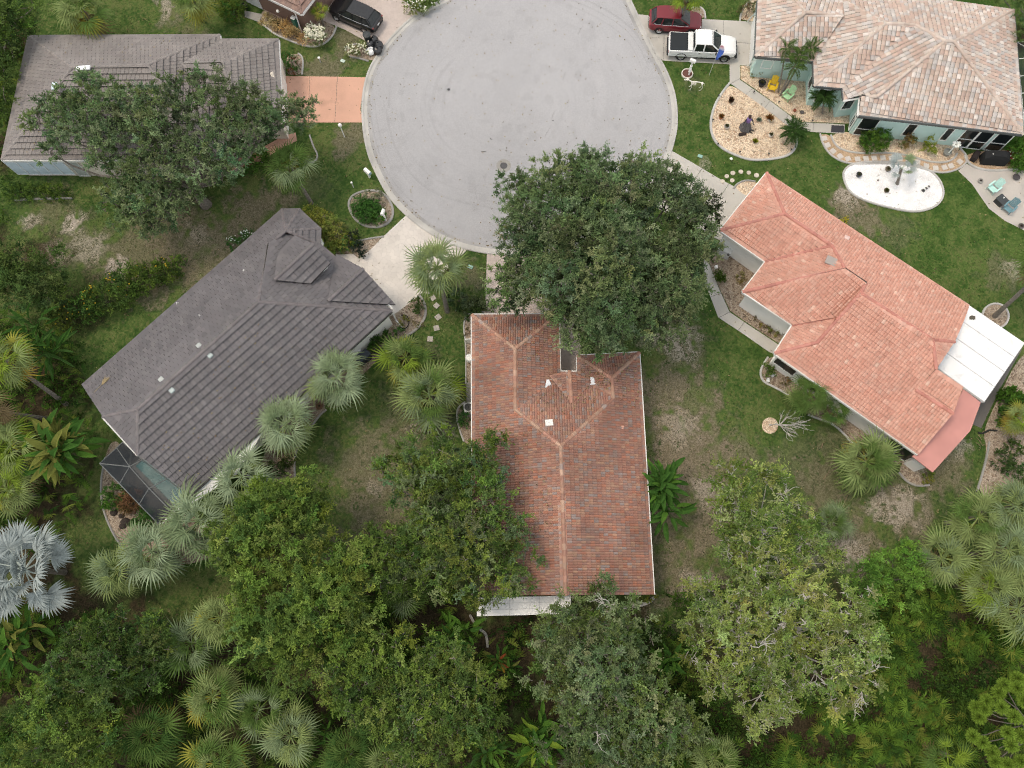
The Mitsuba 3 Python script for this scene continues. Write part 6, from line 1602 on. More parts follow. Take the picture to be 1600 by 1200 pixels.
# short tufts that roughen the lawns
Q = np.vstack([scatter([(-40, -20), (1650, -20), (1650, 900), (-40, 980)], 60000, rngu)])
bad = unary_union([OUT] + [MAIN.outline(), DARK.outline(), ORA.outline(), TEAL.outline(), GREY.outline()] + [Polygon(np.asarray(curve(q_, True))).buffer(0.1) for q_ in (KID, WB, SP, OV)])
drv = [d_ for k_, d_ in scene.items() if k_.startswith(('driveway', 'walk', 'patio', 'gravel_bed')) and d_.get('type') == 'ply']
foot = []
for d_ in drv:
    v_, f_ = meshkit.WRITTEN[d_['filename']][:2]
    foot.append(shapely.convex_hull(shapely.MultiPoint(v_[:, :2])) if False else unary_union([Polygon(v_[t_][:, :2]) for t_ in f_ if abs(np.cross(*(np.diff(v_[t_][:, :2], axis=0)))) > 1e-5]).buffer(0.06))
bad = unary_union([bad] + foot)
shapely.prepare(bad)
Q = Q[~shapely.contains_xy(bad, Q[:, 0], Q[:, 1])]
N = len(Q)
dens = meshkit.fbm(np.column_stack([Q * .35, np.zeros(N)]), 3, 8)
Q = Q[rngu.random(N) < np.clip((dens - .25) * 2.2, .1, 1)]
N = len(Q)
az = rngu.uniform(0, 6.28, N)
d = np.column_stack([np.cos(az), np.sin(az), rngu.uniform(.4, 1.4, N)])
gc = np.array([(0.045, 0.078, 0.022), (0.06, 0.09, 0.03), (0.10, 0.095, 0.045), (0.036, 0.064, 0.02), (0.14, 0.118, 0.07)])[rngu.choice(5, N, p=[.34, .26, .14, .18, .08])] * rngu.uniform(.8, 1.2, (N, 1))
v, f, c = leaves(np.column_stack([Q, np.full(N, -.01)]), d, rngu.normal(size=(N, 3)), rngu.uniform(.07, .16, N), rngu.uniform(.02, .05, N), gc)
single('grass', 'short uneven grass tufts over the lawns', 'grass', (v, f), 'leaf', c, kind='stuff')


# fallen leaves: on roofs beside the oaks, along the gutter and over the lawns
lv = []
for hs, pl_, px_, n_ in ((MAIN, 'WI', [(810, 505), (870, 505), (872, 570), (810, 570)], 60), (MAIN, 'NM', [(830, 620), (940, 600), (930, 640), (850, 650)], 70), (MAIN, 'EI', [(905, 560), (955, 595), (955, 615), (910, 585)], 60), (MAIN, 'W', [(745, 650), (860, 690), (860, 910), (745, 910)], 260), (MAIN, 'E', [(960, 570), (998, 560), (1005, 640), (965, 630)], 60), (GREY, 'S', [(60, 200), (290, 130), (290, 240), (30, 240)], 120), (GREY, 'N', [(60, 65), (330, 65), (230, 98), (120, 100)], 40), (DARK, 'SE', [(230, 700), (400, 500), (590, 490), (310, 760)], 90)):
    P_ = Polygon(px_)
    k_ = 0
    while k_ < n_:
        q_ = rngu.uniform(P_.bounds[:2], P_.bounds[2:])
        if P_.contains(Point(*q_)):
            lv.append(hs.on(q_, pl_) + [0, 0, .14]); k_ += 1
ed_ = ROAD.buffer(-.16).exterior
for q_ in rngu.uniform(0, ed_.length, 520):
    c_ = np.array(ed_.interpolate(q_).coords[0])
    if c_[1] < 60:
        lv.append([*(c_ + rngu.normal(0, .10, 2)), .045])
for x_, y_ in scatter([(-30, 0), (1640, 0), (1640, 960), (-30, 960)], 2600, rngu):
    lv.append([x_, y_, .06])
for x_, y_ in at(940, 400)[:2] + rngu.normal(0, 6.5, (500, 2)):
    lv.append([x_, y_, .05])
lv = np.array(lv, float)
N = len(lv)
v, f, c = leaves(lv, np.column_stack([rngu.normal(size=(N, 2)), rngu.uniform(-.1, .15, N)]), np.tile([0, 0, 1.0], (N, 1)) + rngu.normal(0, .3, (N, 3)), rngu.uniform(.08, .17, N), rngu.uniform(.03, .06, N), np.array([(0.16, 0.11, 0.06), (0.24, 0.18, 0.10), (0.10, 0.075, 0.045), (0.30, 0.24, 0.13)])[rngu.integers(0, 4, N)])
single('leaf_litter', 'scattered dry brown leaves on roofs, gutters and lawns', 'leaf litter', (v, f), 'matte', c, kind='stuff')

# ------------------------------------------------------------------ vehicles
def ring(w, z0, z1, r, wt=None):
    """half a dozen points per corner of a rounded section; wt = half width at the top"""
    wt = w if wt is None else wt
    r = min(r, (z1 - z0) / 2.05, w / 1.1)
    P = []
    for cx, cz, a0 in ((1, 1, 0), (-1, 1, 90), (-1, -1, 180), (1, -1, 270)):
        ww = wt if cz > 0 else w
        for a in np.radians(a0 + np.array([0, 30, 60, 90])):
            P.append((cx * (ww - r) + r * math.cos(a), (z1 - r if cz > 0 else z0 + r) + r * math.sin(a)))
    return np.array(P)


def loft(secs):
    V = [np.column_stack([np.full(16, s[0]), ring(*s[1:])]) for s in secs]
    n = len(V)
    F_ = []
    for i in range(n - 1):
        for j in range(16):
            a, b = i * 16 + j, i * 16 + (j + 1) % 16
            F_ += [[a, b, b + 16], [a, b + 16, a + 16]]
    F_ += [[0, j + 1, j] for j in range(1, 15)] + [[(n - 1) * 16, (n - 1) * 16 + j, (n - 1) * 16 + j + 1] for j in range(1, 15)]
    m = trimesh.Trimesh(np.vstack(V), np.array(F_), process=False)
    m.fix_normals()
    return np.asarray(m.vertices), np.asarray(m.faces)


def wheel(k, place, x, y, r, side, rim=(0.55, 0.56, 0.57)):
    prof = [(r * .62, -.11), (r * .94, -.12), (r, -.08), (r, .08), (r * .94, .12), (r * .62, .11)]
    v, f = lathe(prof, 20)
    R = lambda q: np.column_stack([q[:, 0], q[:, 2] * side, q[:, 1]]) + [x, y, r]
    w_ = part(k, 'wheel', xf((R(v), f), *place), 'matte', (0.02, 0.02, 0.021))
    v, f = lathe([(0, .085), (r * .2, .09), (r * .56, .075), (r * .64, .115), (r * .64, -.1), (0, -.1)], 20)
    part(w_, 'rim', xf((R(v), f), *place), 'chrome', rim)
    sp = [box((x + math.cos(a) * r * .34, y + side * .10, r + math.sin(a) * r * .34), (r * .52, .025, r * .10), ry=-a) for a in np.arange(5) * 2 * np.pi / 5]
    part(w_, 'spokes', xf(cat_mesh(sp), *place), 'chrome', np.array(rim) * .8)


def suv(label, contact_a, contact_b, side, col, L=4.65, W=1.86, H=1.66, dark_trim=True):
    """contact_a / contact_b: ground points under the rear and front wheel of the side that shows; side = -1 right, 1 left"""
    a, b = np.array(contact_a), np.array(contact_b)
    d = (b - a)[:2] / np.linalg.norm((b - a)[:2])
    n = np.array([-d[1], d[0]])
    c = (a + b)[:2] / 2 - n * side * (W / 2 - .13)
    pl = ((c[0], c[1], 0.022), math.atan2(d[1], d[0]))
    k = thing('parked_car', label, 'car')
    s, w = L / 4.65, W / 2
    X = lambda q: [(x * s, *r) for x, *r in q]
    body = loft(X([(-2.32, w * .74, .50, .92, .12), (-2.25, w * .9, .38, 1.0, .16), (-1.95, w * .98, .30, 1.06, .16), (-1.0, w, .27, 1.05, .14), (0, w, .27, 1.02, .14), (.95, w, .27, 1.0, .14), (1.45, w * .98, .29, .97, .18), (1.95, w * .92, .32, .88, .2), (2.2, w * .82, .36, .78, .18), (2.31, w * .62, .44, .66, .1)]))
    part(k, 'body', xf(body, *pl), 'gloss', col, smooth=50)
    gl = loft(X([(-2.16, w * .80, .98, 1.06, .04, w * .74), (-1.92, w * .88, .98, 1.42, .1, w * .66), (-1.6, w * .92, .98, H - .05, .12, w * .68), (-.6, w * .93, .98, H, .12, w * .72), (.25, w * .93, .98, H - .04, .12, w * .70), (.62, w * .92, .98, 1.44, .12, w * .72), (1.22, w * .86, .96, 1.02, .03, w * .78)]))
    part(k, 'window', xf(gl, *pl), 'window_glass', smooth=40)
    rf = loft(X([(-1.78, w * .64, H - .13, H - .05, .03), (-1.5, w * .70, H - .07, H + .012, .035), (-.6, w * .74, H - .05, H + .022, .036), (.2, w * .72, H - .08, H - .005, .036), (.36, w * .66, H - .12, H - .075, .02)]))
    part(k, 'roof', xf(rf, *pl), 'gloss', col, smooth=40)
    pil = []
    for sd in (-1, 1):
        for (x0, y0, z0), (x1, y1, z1) in (((.30, .70, H - .09), (1.2, .87, 1.0)), ((-.30, .74, H - .04), (-.34, .95, 1.02)), ((-1.15, .72, H - .04), (-1.3, .95, 1.03)), ((-1.72, .68, H - .11), (-2.12, .84, 1.02))):
            pil.append(tube([(x0 * s, sd * y0 * w, z0), (x1 * s, sd * y1 * w, z1)], .045, 5))
    part(k, 'pillar', xf(cat_mesh(pil), *pl), 'gloss', col, kind='stuff')
    for sd in (-1, 1):
        part(k, 'trim', xf(tube([(-1.95 * s, sd * w * .90, 1.12), (-1.0 * s, sd * w * .945, 1.04), (.5 * s, sd * w * .955, 1.03), (1.1 * s, sd * w * .9, 1.03)], .014, 4), *pl), 'chrome', (0.75, 0.75, 0.76))
        m_ = part(k, 'mirror', xf(box((.78 * s, sd * (w + .1), 1.06), (.12, .2, .14), bevel=.03), *pl), 'gloss', col)
        part(k, 'headlight', xf(box((2.1 * s, sd * w * .62, .73), (.22, .30, .10), rz=-sd * .45, bevel=.03), *pl), 'gloss', (0.72, 0.74, 0.76))
        part(k, 'tail_light', xf(box((-2.24 * s, sd * w * .70, .92), (.10, .36, .11), rz=sd * .3, bevel=.03), *pl), 'gloss', (0.30, 0.012, 0.012))
        part(k, 'sill', xf(box((0, sd * (w - .03), .27), (2.3 * s, .08, .14), bevel=.03), *pl), 'matte', (0.025, 0.025, 0.026))
        for x in (.28, -.85):
            part(k, 'door_handle', xf(box((x * s, sd * (w + .008), .90), (.2, .03, .035), bevel=.008), *pl), 'gloss', np.array(col) * .8)
        for x in (-1.38 * s, 1.40 * s):
            part(k, 'wheel_arch', xf(tube([(x + .41 * math.cos(t), sd * (w - .015), .36 + .41 * math.sin(t)) for t in np.linspace(0, np.pi, 9)], .035, 5), *pl), 'matte', (0.022, 0.022, 0.023))
            wheel(k, pl, x, sd * (w - .11), .355, sd)
    part(k, 'grille', xf(box((2.27 * s, 0, .58), (.1, w * 1.0, .22), bevel=.03), *pl), 'satin', (0.02, 0.02, 0.021))
    part(k, 'licence_plate', xf(box((-2.335 * s, 0, .72), (.02, .32, .16)), *pl), 'satin', (0.68, 0.69, 0.70))
    part(k, 'bumper', xf(box((-2.28 * s, 0, .46), (.14, w * 1.5, .16), bevel=.05), *pl), 'matte', (0.03, 0.03, 0.031))
    return k


suv('black car on the pale paver driveway at the top', at(570, 50.5), at(529.5, 32.5), 1, (0.008, 0.009, 0.012), L=4.9, W=1.92, H=1.62)
ct = at(1028.5, 51.5)
hd = at(1128, 96) - at(1064, 93)
hd /= np.linalg.norm(hd)
suv('dark red car parked beside the white pickup', ct, ct + hd * 2.75, -1, (0.17, 0.006, 0.016), L=4.6)

k = thing('pickup_truck', 'white pickup truck with a black bed cover on the concrete driveway', 'pickup truck')
a_, b_ = at(1064, 93), at(1128, 96)
d = (b_ - a_)[:2] / np.linalg.norm((b_ - a_)[:2]); n = np.array([-d[1], d[0]])
WH = (0.78, 0.79, 0.80)
w = 1.0
c = (a_ + b_)[:2] / 2 + n * (w - .13)
pl = ((c[0], c[1], 0.022), math.atan2(d[1], d[0]))
part(k, 'body', xf(loft([(-1.0, w * .97, .42, 1.14, .08), (.5, w * .98, .42, 1.14, .1), (1.35, w * .98, .44, 1.16, .12), (1.6, w * .98, .46, 1.16, .16), (2.3, w * .96, .5, 1.10, .18), (2.62, w * .86, .52, 1.02, .16), (2.78, w * .7, .55, .92, .12)]), *pl), 'gloss', WH, smooth=45)
part(k, 'hood', xf(loft([(1.25, w * .78, 1.1, 1.19, .04), (1.7, w * .80, 1.1, 1.205, .05), (2.25, w * .76, 1.03, 1.15, .05), (2.6, w * .62, .95, 1.05, .04)]), *pl), 'gloss', WH, smooth=45)
bed_ = [box((-1.98, s_ * (w - .06), .84), (1.96, .12, .68), bevel=.04) for s_ in (-1, 1)] + [box((-2.93, 0, .84), (.12, 1.96, .68), bevel=.04), box((-1.98, 0, .56), (1.9, 1.8, .1))]
part(k, 'cargo_bed', xf(cat_mesh(bed_), *pl), 'gloss', WH)
part(k, 'bed_cover', xf(box((-2.17, 0, 1.19), (1.5, 1.82, .05), bevel=.02), *pl), 'matte', (0.03, 0.032, 0.037), label='matt black bed cover')
part(k, 'tool_box', xf(box((-1.18, 0, 1.25), (.44, 1.86, .17), bevel=.03), *pl), 'satin', (0.74, 0.75, 0.76))
part(k, 'window', xf(loft([(-.92, w * .90, 1.08, 1.2, .05, w * .84), (-.78, w * .92, 1.08, 1.78, .12, w * .78), (-.3, w * .93, 1.08, 1.86, .12, w * .78), (.55, w * .93, 1.08, 1.84, .12, w * .77), (.85, w * .92, 1.08, 1.66, .12, w * .80), (1.45, w * .86, 1.08, 1.17, .04, w * .8)]), *pl), 'window_glass', smooth=40)
part(k, 'roof', xf(loft([(-.86, w * .70, 1.7, 1.80, .04), (-.6, w * .79, 1.79, 1.885, .045), (.3, w * .79, 1.79, 1.89, .045), (.62, w * .74, 1.72, 1.82, .04)]), *pl), 'gloss', WH, smooth=40)
pil = []
for sd in (-1, 1):
    for (x0, y0, z0), (x1, y1, z1) in (((.6, .75, 1.78), (1.4, .88, 1.12)), ((-.05, .79, 1.84), (-.08, .96, 1.13)), ((-.8, .76, 1.78), (-.9, .93, 1.13))):
        pil.append(tube([(x0, sd * y0, z0), (x1, sd * y1, z1)], .06, 5))
    part(k, 'mirror', xf(box((1.0, sd * 1.16, 1.22), (.14, .24, .24), bevel=.04), *pl), 'satin', (0.03, 0.03, 0.032))
    part(k, 'headlight', xf(box((2.62, sd * .72, .86), (.16, .3, .2), rz=-sd * .4, bevel=.04), *pl), 'gloss', (0.62, 0.64, 0.66))
    part(k, 'tail_light', xf(box((-2.96, sd * .86, .92), (.1, .16, .34), bevel=.03), *pl), 'gloss', (0.24, 0.012, 0.014))
    for x in (-.35, .55):
        part(k, 'door_handle', xf(box((x, sd * .99, .99), (.2, .04, .05), bevel=.01), *pl), 'satin', (0.1, 0.1, 0.1))
    part(k, 'step_bar', xf(box((.3, sd * .95, .40), (2.1, .14, .06), bevel=.02), *pl), 'matte', (0.03, 0.03, 0.03))
    for x in (-1.86, 1.86):
        part(k, 'wheel_arch', xf(tube([(x + .46 * math.cos(t), sd * (w - .01), .42 + .46 * math.sin(t)) for t in np.linspace(0, np.pi, 9)], .045, 5), *pl), 'matte', (0.02, 0.02, 0.021))
        wheel(k, pl, x, sd * (w - .12), .41, sd, (0.42, 0.42, 0.43))
part(k, 'pillar', xf(cat_mesh(pil), *pl), 'gloss', WH, kind='stuff')
part(k, 'grille', xf(box((2.78, 0, .78), (.1, 1.2, .32), bevel=.04), *pl), 'satin', (0.02, 0.02, 0.021))
part(k, 'bumper', xf(box((2.82, 0, .52), (.2, 1.84, .2), bevel=.06), *pl), 'matte', (0.03, 0.03, 0.032))
part(k, 'bumper', xf(box((-3.02, 0, .52), (.16, 1.84, .18), bevel=.05), *pl), 'matte', (0.03, 0.03, 0.032))


# ------------------------------------------------------------------ garden things
def z(p, h_):
    return np.array([p[0], p[1], h_])


def post_lamp(label, px, h_, r, col=(0.78, 0.78, 0.76)):
    k = thing('lamp_post', label, 'lamp post')
    b = at(*px)
    part(k, 'post', tube([b, z(b, h_ - r)], [0.05, 0.04], 8), 'satin', col)
    part(k, 'globe', ball(z(b, h_), r, 2), 'satin', (0.86, 0.86, 0.85), smooth=True)


post_lamp('white globe lamp post at the lower edge of the peach driveway', (538.5, 214.5), 1.75, 0.16)
post_lamp('short white globe lamp in the lawn above the peach driveway', (501, 97.5), 0.6, 0.12, (0.5, 0.5, 0.48))
post_lamp('short white globe light at the corner of the brown gravel by the side walk', (1117, 421), 0.5, 0.15)
post_lamp('white stake light in the lawn above the oval bed', (552.5, 293), 0.8, 0.09, (0.6, 0.6, 0.58))


def mail(label, px, h_, rz, post_w=.13, big=1.0, colour=(0.80, 0.81, 0.80)):
    k = thing('mailbox', label, 'mailbox')
    b = at(*px)
    part(k, 'post', box((b[0], b[1], h_ / 2 - .1), (post_w, post_w, h_ - .2), rz=rz, bevel=.01), 'satin', colour)
    prof = [(-.26 * big, 0), (-.26 * big, .16 * big), (-.18 * big, .25 * big), (0, .28 * big), (.18 * big, .25 * big), (.26 * big, .16 * big), (.26 * big, 0)]
    m = trimesh.creation.extrude_polygon(Polygon([(x * .5, y) for x, y in prof]), .5 * big, engine='earcut')
    v = np.asarray(m.vertices)
    v = np.column_stack([v[:, 2] - .25 * big, v[:, 0], v[:, 1]])
    bx = part(k, 'box', xf((v, np.asarray(m.faces)), z(b, h_ - .2), rz), 'satin', colour)
    return k, b


k, b = mail('white mailbox on a turned post rising from a round planter ring', (1076, 117.5), 1.95, 2.6)
for zz in (.45, .8, 1.15):
    part(k, 'collar', lathe([(.07, zz), (.12, zz + .03), (.12, zz + .09), (.07, zz + .12)], 10, (b[0], b[1], 0)), 'satin', (0.8, 0.81, 0.8))
rk = thing('planter_ring', 'round white planter ring with dark red mulch at the foot of the white mailbox', 'planter')
rc = at(1073.5, 116)
part(rk, 'rim', prism(Point(*rc[:2]).buffer(.50).difference(Point(*rc[:2]).buffer(.42)), 0, .14), 'matte', (0.66, 0.62, 0.56))
part(rk, 'mulch', lathe([(0, .08), (.42, .08), (.43, 0)], 18, rc), 'matte', (0.14, 0.065, 0.055))
mail('white mailbox on a plain post in the oval bed', (603, 345), 1.55, 1.2)
k, b = mail('squat white mailbox with a blue-grey door beside the kerb', (577.5, 277), .95, -.85, post_w=.16, big=1.25)
part(k, 'door', xf(box((0.32, 0, .14), (.03, .28, .24)), z(b, .75), -.85), 'satin', (0.25, 0.38, 0.45))

k = thing('garden_flag', 'small blue flag on a thin pole in front of the white pickup', 'flag')
b, t_ = at(1108, 117.5), at(1126, 70, 3.3)
part(k, 'pole', tube([b, t_], .018, 5), 'satin', (0.6, 0.6, 0.58))
d = (t_ - b) / np.linalg.norm(t_ - b)
u_ = np.linspace(0, 1, 12)
P0 = t_ - d * (0.05 + 1.55 * u_[:, None])
wv = np.column_stack([.10 + .10 * np.sin(u_ * 7), -.06 + .10 * np.cos(u_ * 6), 0 * u_])
V = np.vstack([P0, P0 + wv * 1.2 + [.05, -.05, -.05], P0 + wv * 2.2 + [.02, -.02, -.12]])
F_ = [[i, i + 1, i + 13] for i in range(11)] + [[i, i + 13, i + 12] for i in range(11)] + [[i + 12, i + 13, i + 25] for i in range(11)] + [[i + 12, i + 25, i + 24] for i in range(11)]
cc = np.tile([0.06, 0.12, 0.42], (36, 1)); cc[[0, 1, 12, 13, 24, 25]] = (0.55, 0.25, 0.32); cc[[2, 14, 26]] = (0.62, 0.6, 0.66)
part(k, 'cloth', (V, np.array(F_)), 'matte', cc)

# skeleton dog (yard ornament)
k = thing('skeleton_dog', 'white skeleton dog ornament standing on the lawn by the planter ring', 'ornament')
o = at(1084, 139)
ex = at(1092, 139) - at(1078, 138); ex /= np.linalg.norm(ex); ey = np.array([-ex[1], ex[0], 0])
J = lambda x, y, zz: o + (ex * x + ey * y + np.array([0, 0, zz])) * 1.2
bone = (0.80, 0.78, 0.72)
part(k, 'spine', tube([J(-.52, 0, .92), J(-.3, 0, .78), J(0, 0, .80), J(.3, 0, .76), J(.5, 0, .72), J(.62, 0, .62), J(.66, 0, .45)], [.05, .05, .05, .045, .05, .025, .012], 6), 'matte', bone)
part(k, 'skull', cat_mesh([ball(J(-.62, 0, .98), .12, 2, (1, .8, .85)), box(J(-.78, 0, .93), (.2, .09, .08), rz=math.atan2(ex[1], ex[0]), bevel=.02)]), 'matte', bone, kind='stuff')
rb = [tube([J(x, s_ * .02, .80), J(x, s_ * .13, .70), J(x, s_ * .12, .56), J(x, s_ * .02, .50)], .013, 4) for x in np.linspace(-.28, .02, 6) for s_ in (-1, 1)]
part(k, 'rib', cat_mesh(rb), 'matte', bone, kind='stuff')
part(k, 'pelvis', ball(J(.45, 0, .68), .11, 1, (.9, 1.1, .7)), 'matte', bone)
for x, s_ in ((-.26, -1), (-.26, 1), (.46, -1), (.46, 1)):
    kn = .04 if x < 0 else .1
    part(k, 'leg', tube([J(x, s_ * .1, .68), J(x + kn, s_ * .13, .36), J(x - kn * .3, s_ * .14, .05), J(x - .1, s_ * .14, .03)], [.035, .022, .022, .03], 5), 'matte', bone)

# costumed figure in the gravel
k = thing('witch_figure', 'costumed garden figure with purple bodice and ragged grey skirt on the gravel', 'figure')
b = at(1164, 201)
pr = [(.52, .0), (.44, .25), (.36, .5), (.25, .8), (.16, 1.0)]
v, f = lathe(pr, 22, b)
v[:22, 2] += np.random.default_rng(1).uniform(0, .22, 22)
ang = np.arctan2(v[:, 1] - b[1], v[:, 0] - b[0])
v[:, :2] = b[:2] + (v[:, :2] - b[:2]) * (1 + .10 * np.sin(ang * 9))[:, None]
cc = np.where((np.arange(len(v)) % 22 % 2 == 0)[:, None], (0.17, 0.165, 0.17), (0.07, 0.065, 0.07))
part(k, 'skirt', (v, f), 'matte', cc)
part(k, 'bodice', lathe([(.16, .98), (.19, 1.1), (.22, 1.3), (.17, 1.42), (.07, 1.46), (0, 1.46)], 14, b), 'matte', (0.20, 0.13, 0.33), smooth=True)
for s_ in (-1, 1):
    part(k, 'arm', tube([b + [s_ * .2, 0, 1.36], b + [s_ * .36, -.12, 1.1], b + [s_ * .42, -.3, .92]], [.065, .05, .035], 7), 'matte', (0.05, 0.045, 0.05))
hd_ = part(k, 'head', ball(b + [0, 0, 1.6], .13, 2, (.9, .95, 1.1)), 'matte', (0.09, 0.055, 0.05), smooth=True)
part(hd_, 'hair', cat_mesh([ball(b + [0, .04, 1.64], .145, 2, (1, 1, .95)), tube([b + [.05, .1, 1.62], b + [.08, .14, 1.3]], [.1, .05], 7)]), 'matte', (0.05, 0.03, 0.03), kind='stuff')
part(k, 'cloak_tail', cat_mesh([limb(b + [0, -.1, .2], b + q, .12, .02, np.random.default_rng(4), .05, 4, 5) for q in ([.75, -.35, .04], [.55, -.6, .04])]), 'matte', (0.03, 0.028, 0.028), kind='stuff')
single('dark_stone', 'dark log-shaped stone at the feet of the costumed figure', 'stone', box(at(1160, 209.5, .1), (.65, .28, .2), rz=.1, bevel=.08), 'matte', (0.04, 0.03, 0.028))


def pot(label, px, r, h_, col, plant=None, name='flower_pot', leafcol=None, cat_='pot'):
    k = thing(name, label, cat_)
    b = at(*px)
    part(k, 'pot', lathe([(0, 0), (r * .7, 0), (r * .95, h_ * .85), (r * 1.08, h_ * .87), (r * 1.08, h_), (r * .92, h_), (r * .9, h_ * .85), (0, h_ * .82)], 14, b), 'satin', col)
    if plant:
        rng = np.random.default_rng(int(px[0] * 7 + px[1]))
        N = int(70 * max(1, plant / .25))
        dd = rng.normal(size=(N, 3)); dd[:, 2] = np.abs(dd[:, 2]) + .6
        dd /= np.linalg.norm(dd, axis=1, keepdims=True)
        v, f, c = leaves(z(b, h_ * .85) + dd * rng.uniform(0, .4, (N, 1)) * plant, dd, rng.normal(size=(N, 3)), np.full(N, plant * .8), np.full(N, plant * .13), np.array(leafcol)[rng.integers(0, len(leafcol), N)] * rng.uniform(.7, 1.2, (N, 1)))
        part(k, 'foliage', (v, f), 'leaf', np.clip(c, 0, 1))


OG = [(0.36, 0.15, 0.04), (0.22, 0.10, 0.04), (0.12, 0.11, 0.03)]
G2 = [(0.06, 0.10, 0.03), (0.10, 0.12, 0.05), (0.16, 0.12, 0.07)]
pot('dark pot with a reddish spiky plant at the top of the island bed', (1141.5, 160), .2, .3, (0.10, 0.07, 0.06), .35, leafcol=[(0.10, 0.045, 0.03), (0.07, 0.06, 0.03)])
pot('orange pot with an orange plant at the left of the island bed', (1126, 185), .17, .25, (0.42, 0.16, 0.08), .32, leafcol=OG)
pot('grey pot with a dark plant left of the costumed figure', (1134.5, 200), .22, .28, (0.46, 0.43, 0.40), .26, leafcol=G2)
pot('white pot with a flame-orange plant right of the costumed figure', (1201.5, 188), .2, .28, (0.66, 0.65, 0.63), .42, leafcol=OG)
pot('white pot with a grey-green plant near the date palm in the island bed', (1203.5, 213), .18, .26, (0.7, 0.68, 0.65), .24, leafcol=G2)
pot('low pot with a bright yellow-green plant at the bottom of the island bed', (1179, 222.5), .16, .2, (0.10, 0.08, 0.06), .30, leafcol=[(0.34, 0.33, 0.03), (0.20, 0.24, 0.03)])
pot('small grey-green agave in a low dark pot behind the costumed figure', (1185, 189), .10, .12, (0.2, 0.2, 0.19), .30, leafcol=[(0.18, 0.24, 0.18)])
pot('shiny black pot beside the yellow chair', (1189, 133.5), .30, .42, (0.018, 0.018, 0.022), .22, leafcol=G2)
pot('rust-red ornament in the gravel below the green chair', (1241, 174), .13, .2, (0.22, 0.07, 0.04))
pot('dark glazed bowl in the gravel below the green chair', (1252.5, 176.5), .17, .14, (0.10, 0.09, 0.09))
pot('round dark planter with a clipped bush in the white gravel, left', (1340.5, 275), .22, .3, (0.05, 0.05, 0.055), .16, leafcol=G2)
pot('olive-green tuft in a pot in the white gravel below the silver palm', (1384, 299), .2, .2, (0.10, 0.08, 0.05), .22, leafcol=[(0.09, 0.10, 0.03)])
pot('brown planter in the white gravel above the silver palm', (1386, 266), .22, .26, (0.13, 0.11, 0.08), .16, leafcol=G2)
single('dark_stone', 'tiny dark stone in the white gravel', 'stone', ball(at(1372, 281.5, .06), .08, 1), 'matte', (0.12, 0.1, 0.09))
k = thing('garden_ornament', 'black and white striped ornament lying in the white gravel', 'ornament')
q0, q1 = at(1441.5, 298.5, .1), at(1454, 289.5, .2)
for i in range(6):
    part(k, 'band', tube([q0 + (q1 - q0) * i / 6, q0 + (q1 - q0) * (i + 1) / 6], [.14 - .012 * i, .13 - .012 * i], 8), 'satin', (0.03, 0.03, 0.03) if i % 2 == 0 else (0.7, 0.7, 0.7))
pot('dark green potted shrub below the brown house wall', (432, 42), .28, .35, (0.04, 0.05, 0.06), .42, leafcol=[(0.08, 0.11, 0.025), (0.05, 0.08, 0.02)])
pot('black pot with a white ball at the left end of the brown house', (384, 14), .26, .5, (0.03, 0.03, 0.032), .1, leafcol=[(0.6, 0.6, 0.55)])
pot('grey stone pot with ornament left of the patio chairs', (1530.5, 284), .2, .2, (0.30, 0.29, 0.28), .14, leafcol=[(0.14, 0.13, 0.12)])
pot('dark round bowl on the patio at the right', (1586.5, 278), .27, .18, (0.07, 0.06, 0.065))
pot('dark potted twigs at the lower end of the patio', (1594.5, 354), .22, .15, (0.10, 0.09, 0.08), .16, leafcol=[(0.12, 0.10, 0.09)])
pot('black planter ring in the mulch beside the dark-roofed house', (500, 635), .28, .16, (0.16, 0.09, 0.05), .1, leafcol=[(0.05, 0.06, 0.03)])

k = thing('flower_stand', 'white flower-shaped garden sculpture rising from a dark pot by the screen door', 'sculpture')
b, t_ = at(1479.5, 242), at(1494, 226, 1.15)
part(k, 'pot', lathe([(0, 0), (.22, 0), (.34, .34), (.34, .40), (.29, .40), (.27, .3), (0, .3)], 14, at(1477.5, 241)), 'satin', (0.22, 0.23, 0.22))
part(k, 'stem', tube([z(b, .3), t_], .05, 6), 'satin', (0.72, 0.75, 0.73))
for i in range(9):
    a = i * 2.4
    part(k, 'petal', box(t_ + np.array([math.cos(a) * .22, math.sin(a) * .22, .06 * (i % 3)]), (.26, .17, .05), rz=a, ry=-.25, bevel=.02), 'satin', (0.78, 0.80, 0.78))


def lounge(label, px, rz, col, back=.62, seat=.55):
    """garden armchair with a tall slatted back; it faces +x before turning"""
    k = thing('garden_chair', label, 'chair')
    pl = (at(*px, 0.0), rz)
    for i in range(4):
        part(k, 'seat_slat', xf(box((.30 - .14 * i, 0, .36 - .035 * i), (.125, seat, .03), ry=.2, bevel=.008), *pl), 'satin', np.array(col) * rng0.uniform(.94, 1.04))
    for i in range(5):
        y = (i - 2) * seat / 5
        part(k, 'back_slat', xf(box((-.42 - .02 * abs(i - 2), y, .66 + .05 - .03 * abs(i - 2)), (.03, seat / 5 - .012, .86 - .07 * abs(i - 2)), ry=-.42, bevel=.008), *pl), 'satin', np.array(col) * rng0.uniform(.94, 1.04))
    for s_ in (-1, 1):
        part(k, 'armrest', xf(box((-.02, s_ * (seat / 2 + .07), .57), (.74, .13, .03), bevel=.01), *pl), 'satin', col)
        part(k, 'leg', xf(cat_mesh([box((.30, s_ * (seat / 2 + .04), .28), (.09, .03, .56)), box((-.34, s_ * (seat / 2 + .04), .22), (.09, .03, .5), ry=-.5), box((.0, s_ * (seat / 2 + .02), .26), (.7, .028, .1), ry=.2)]), *pl), 'satin', np.array(col) * .85)


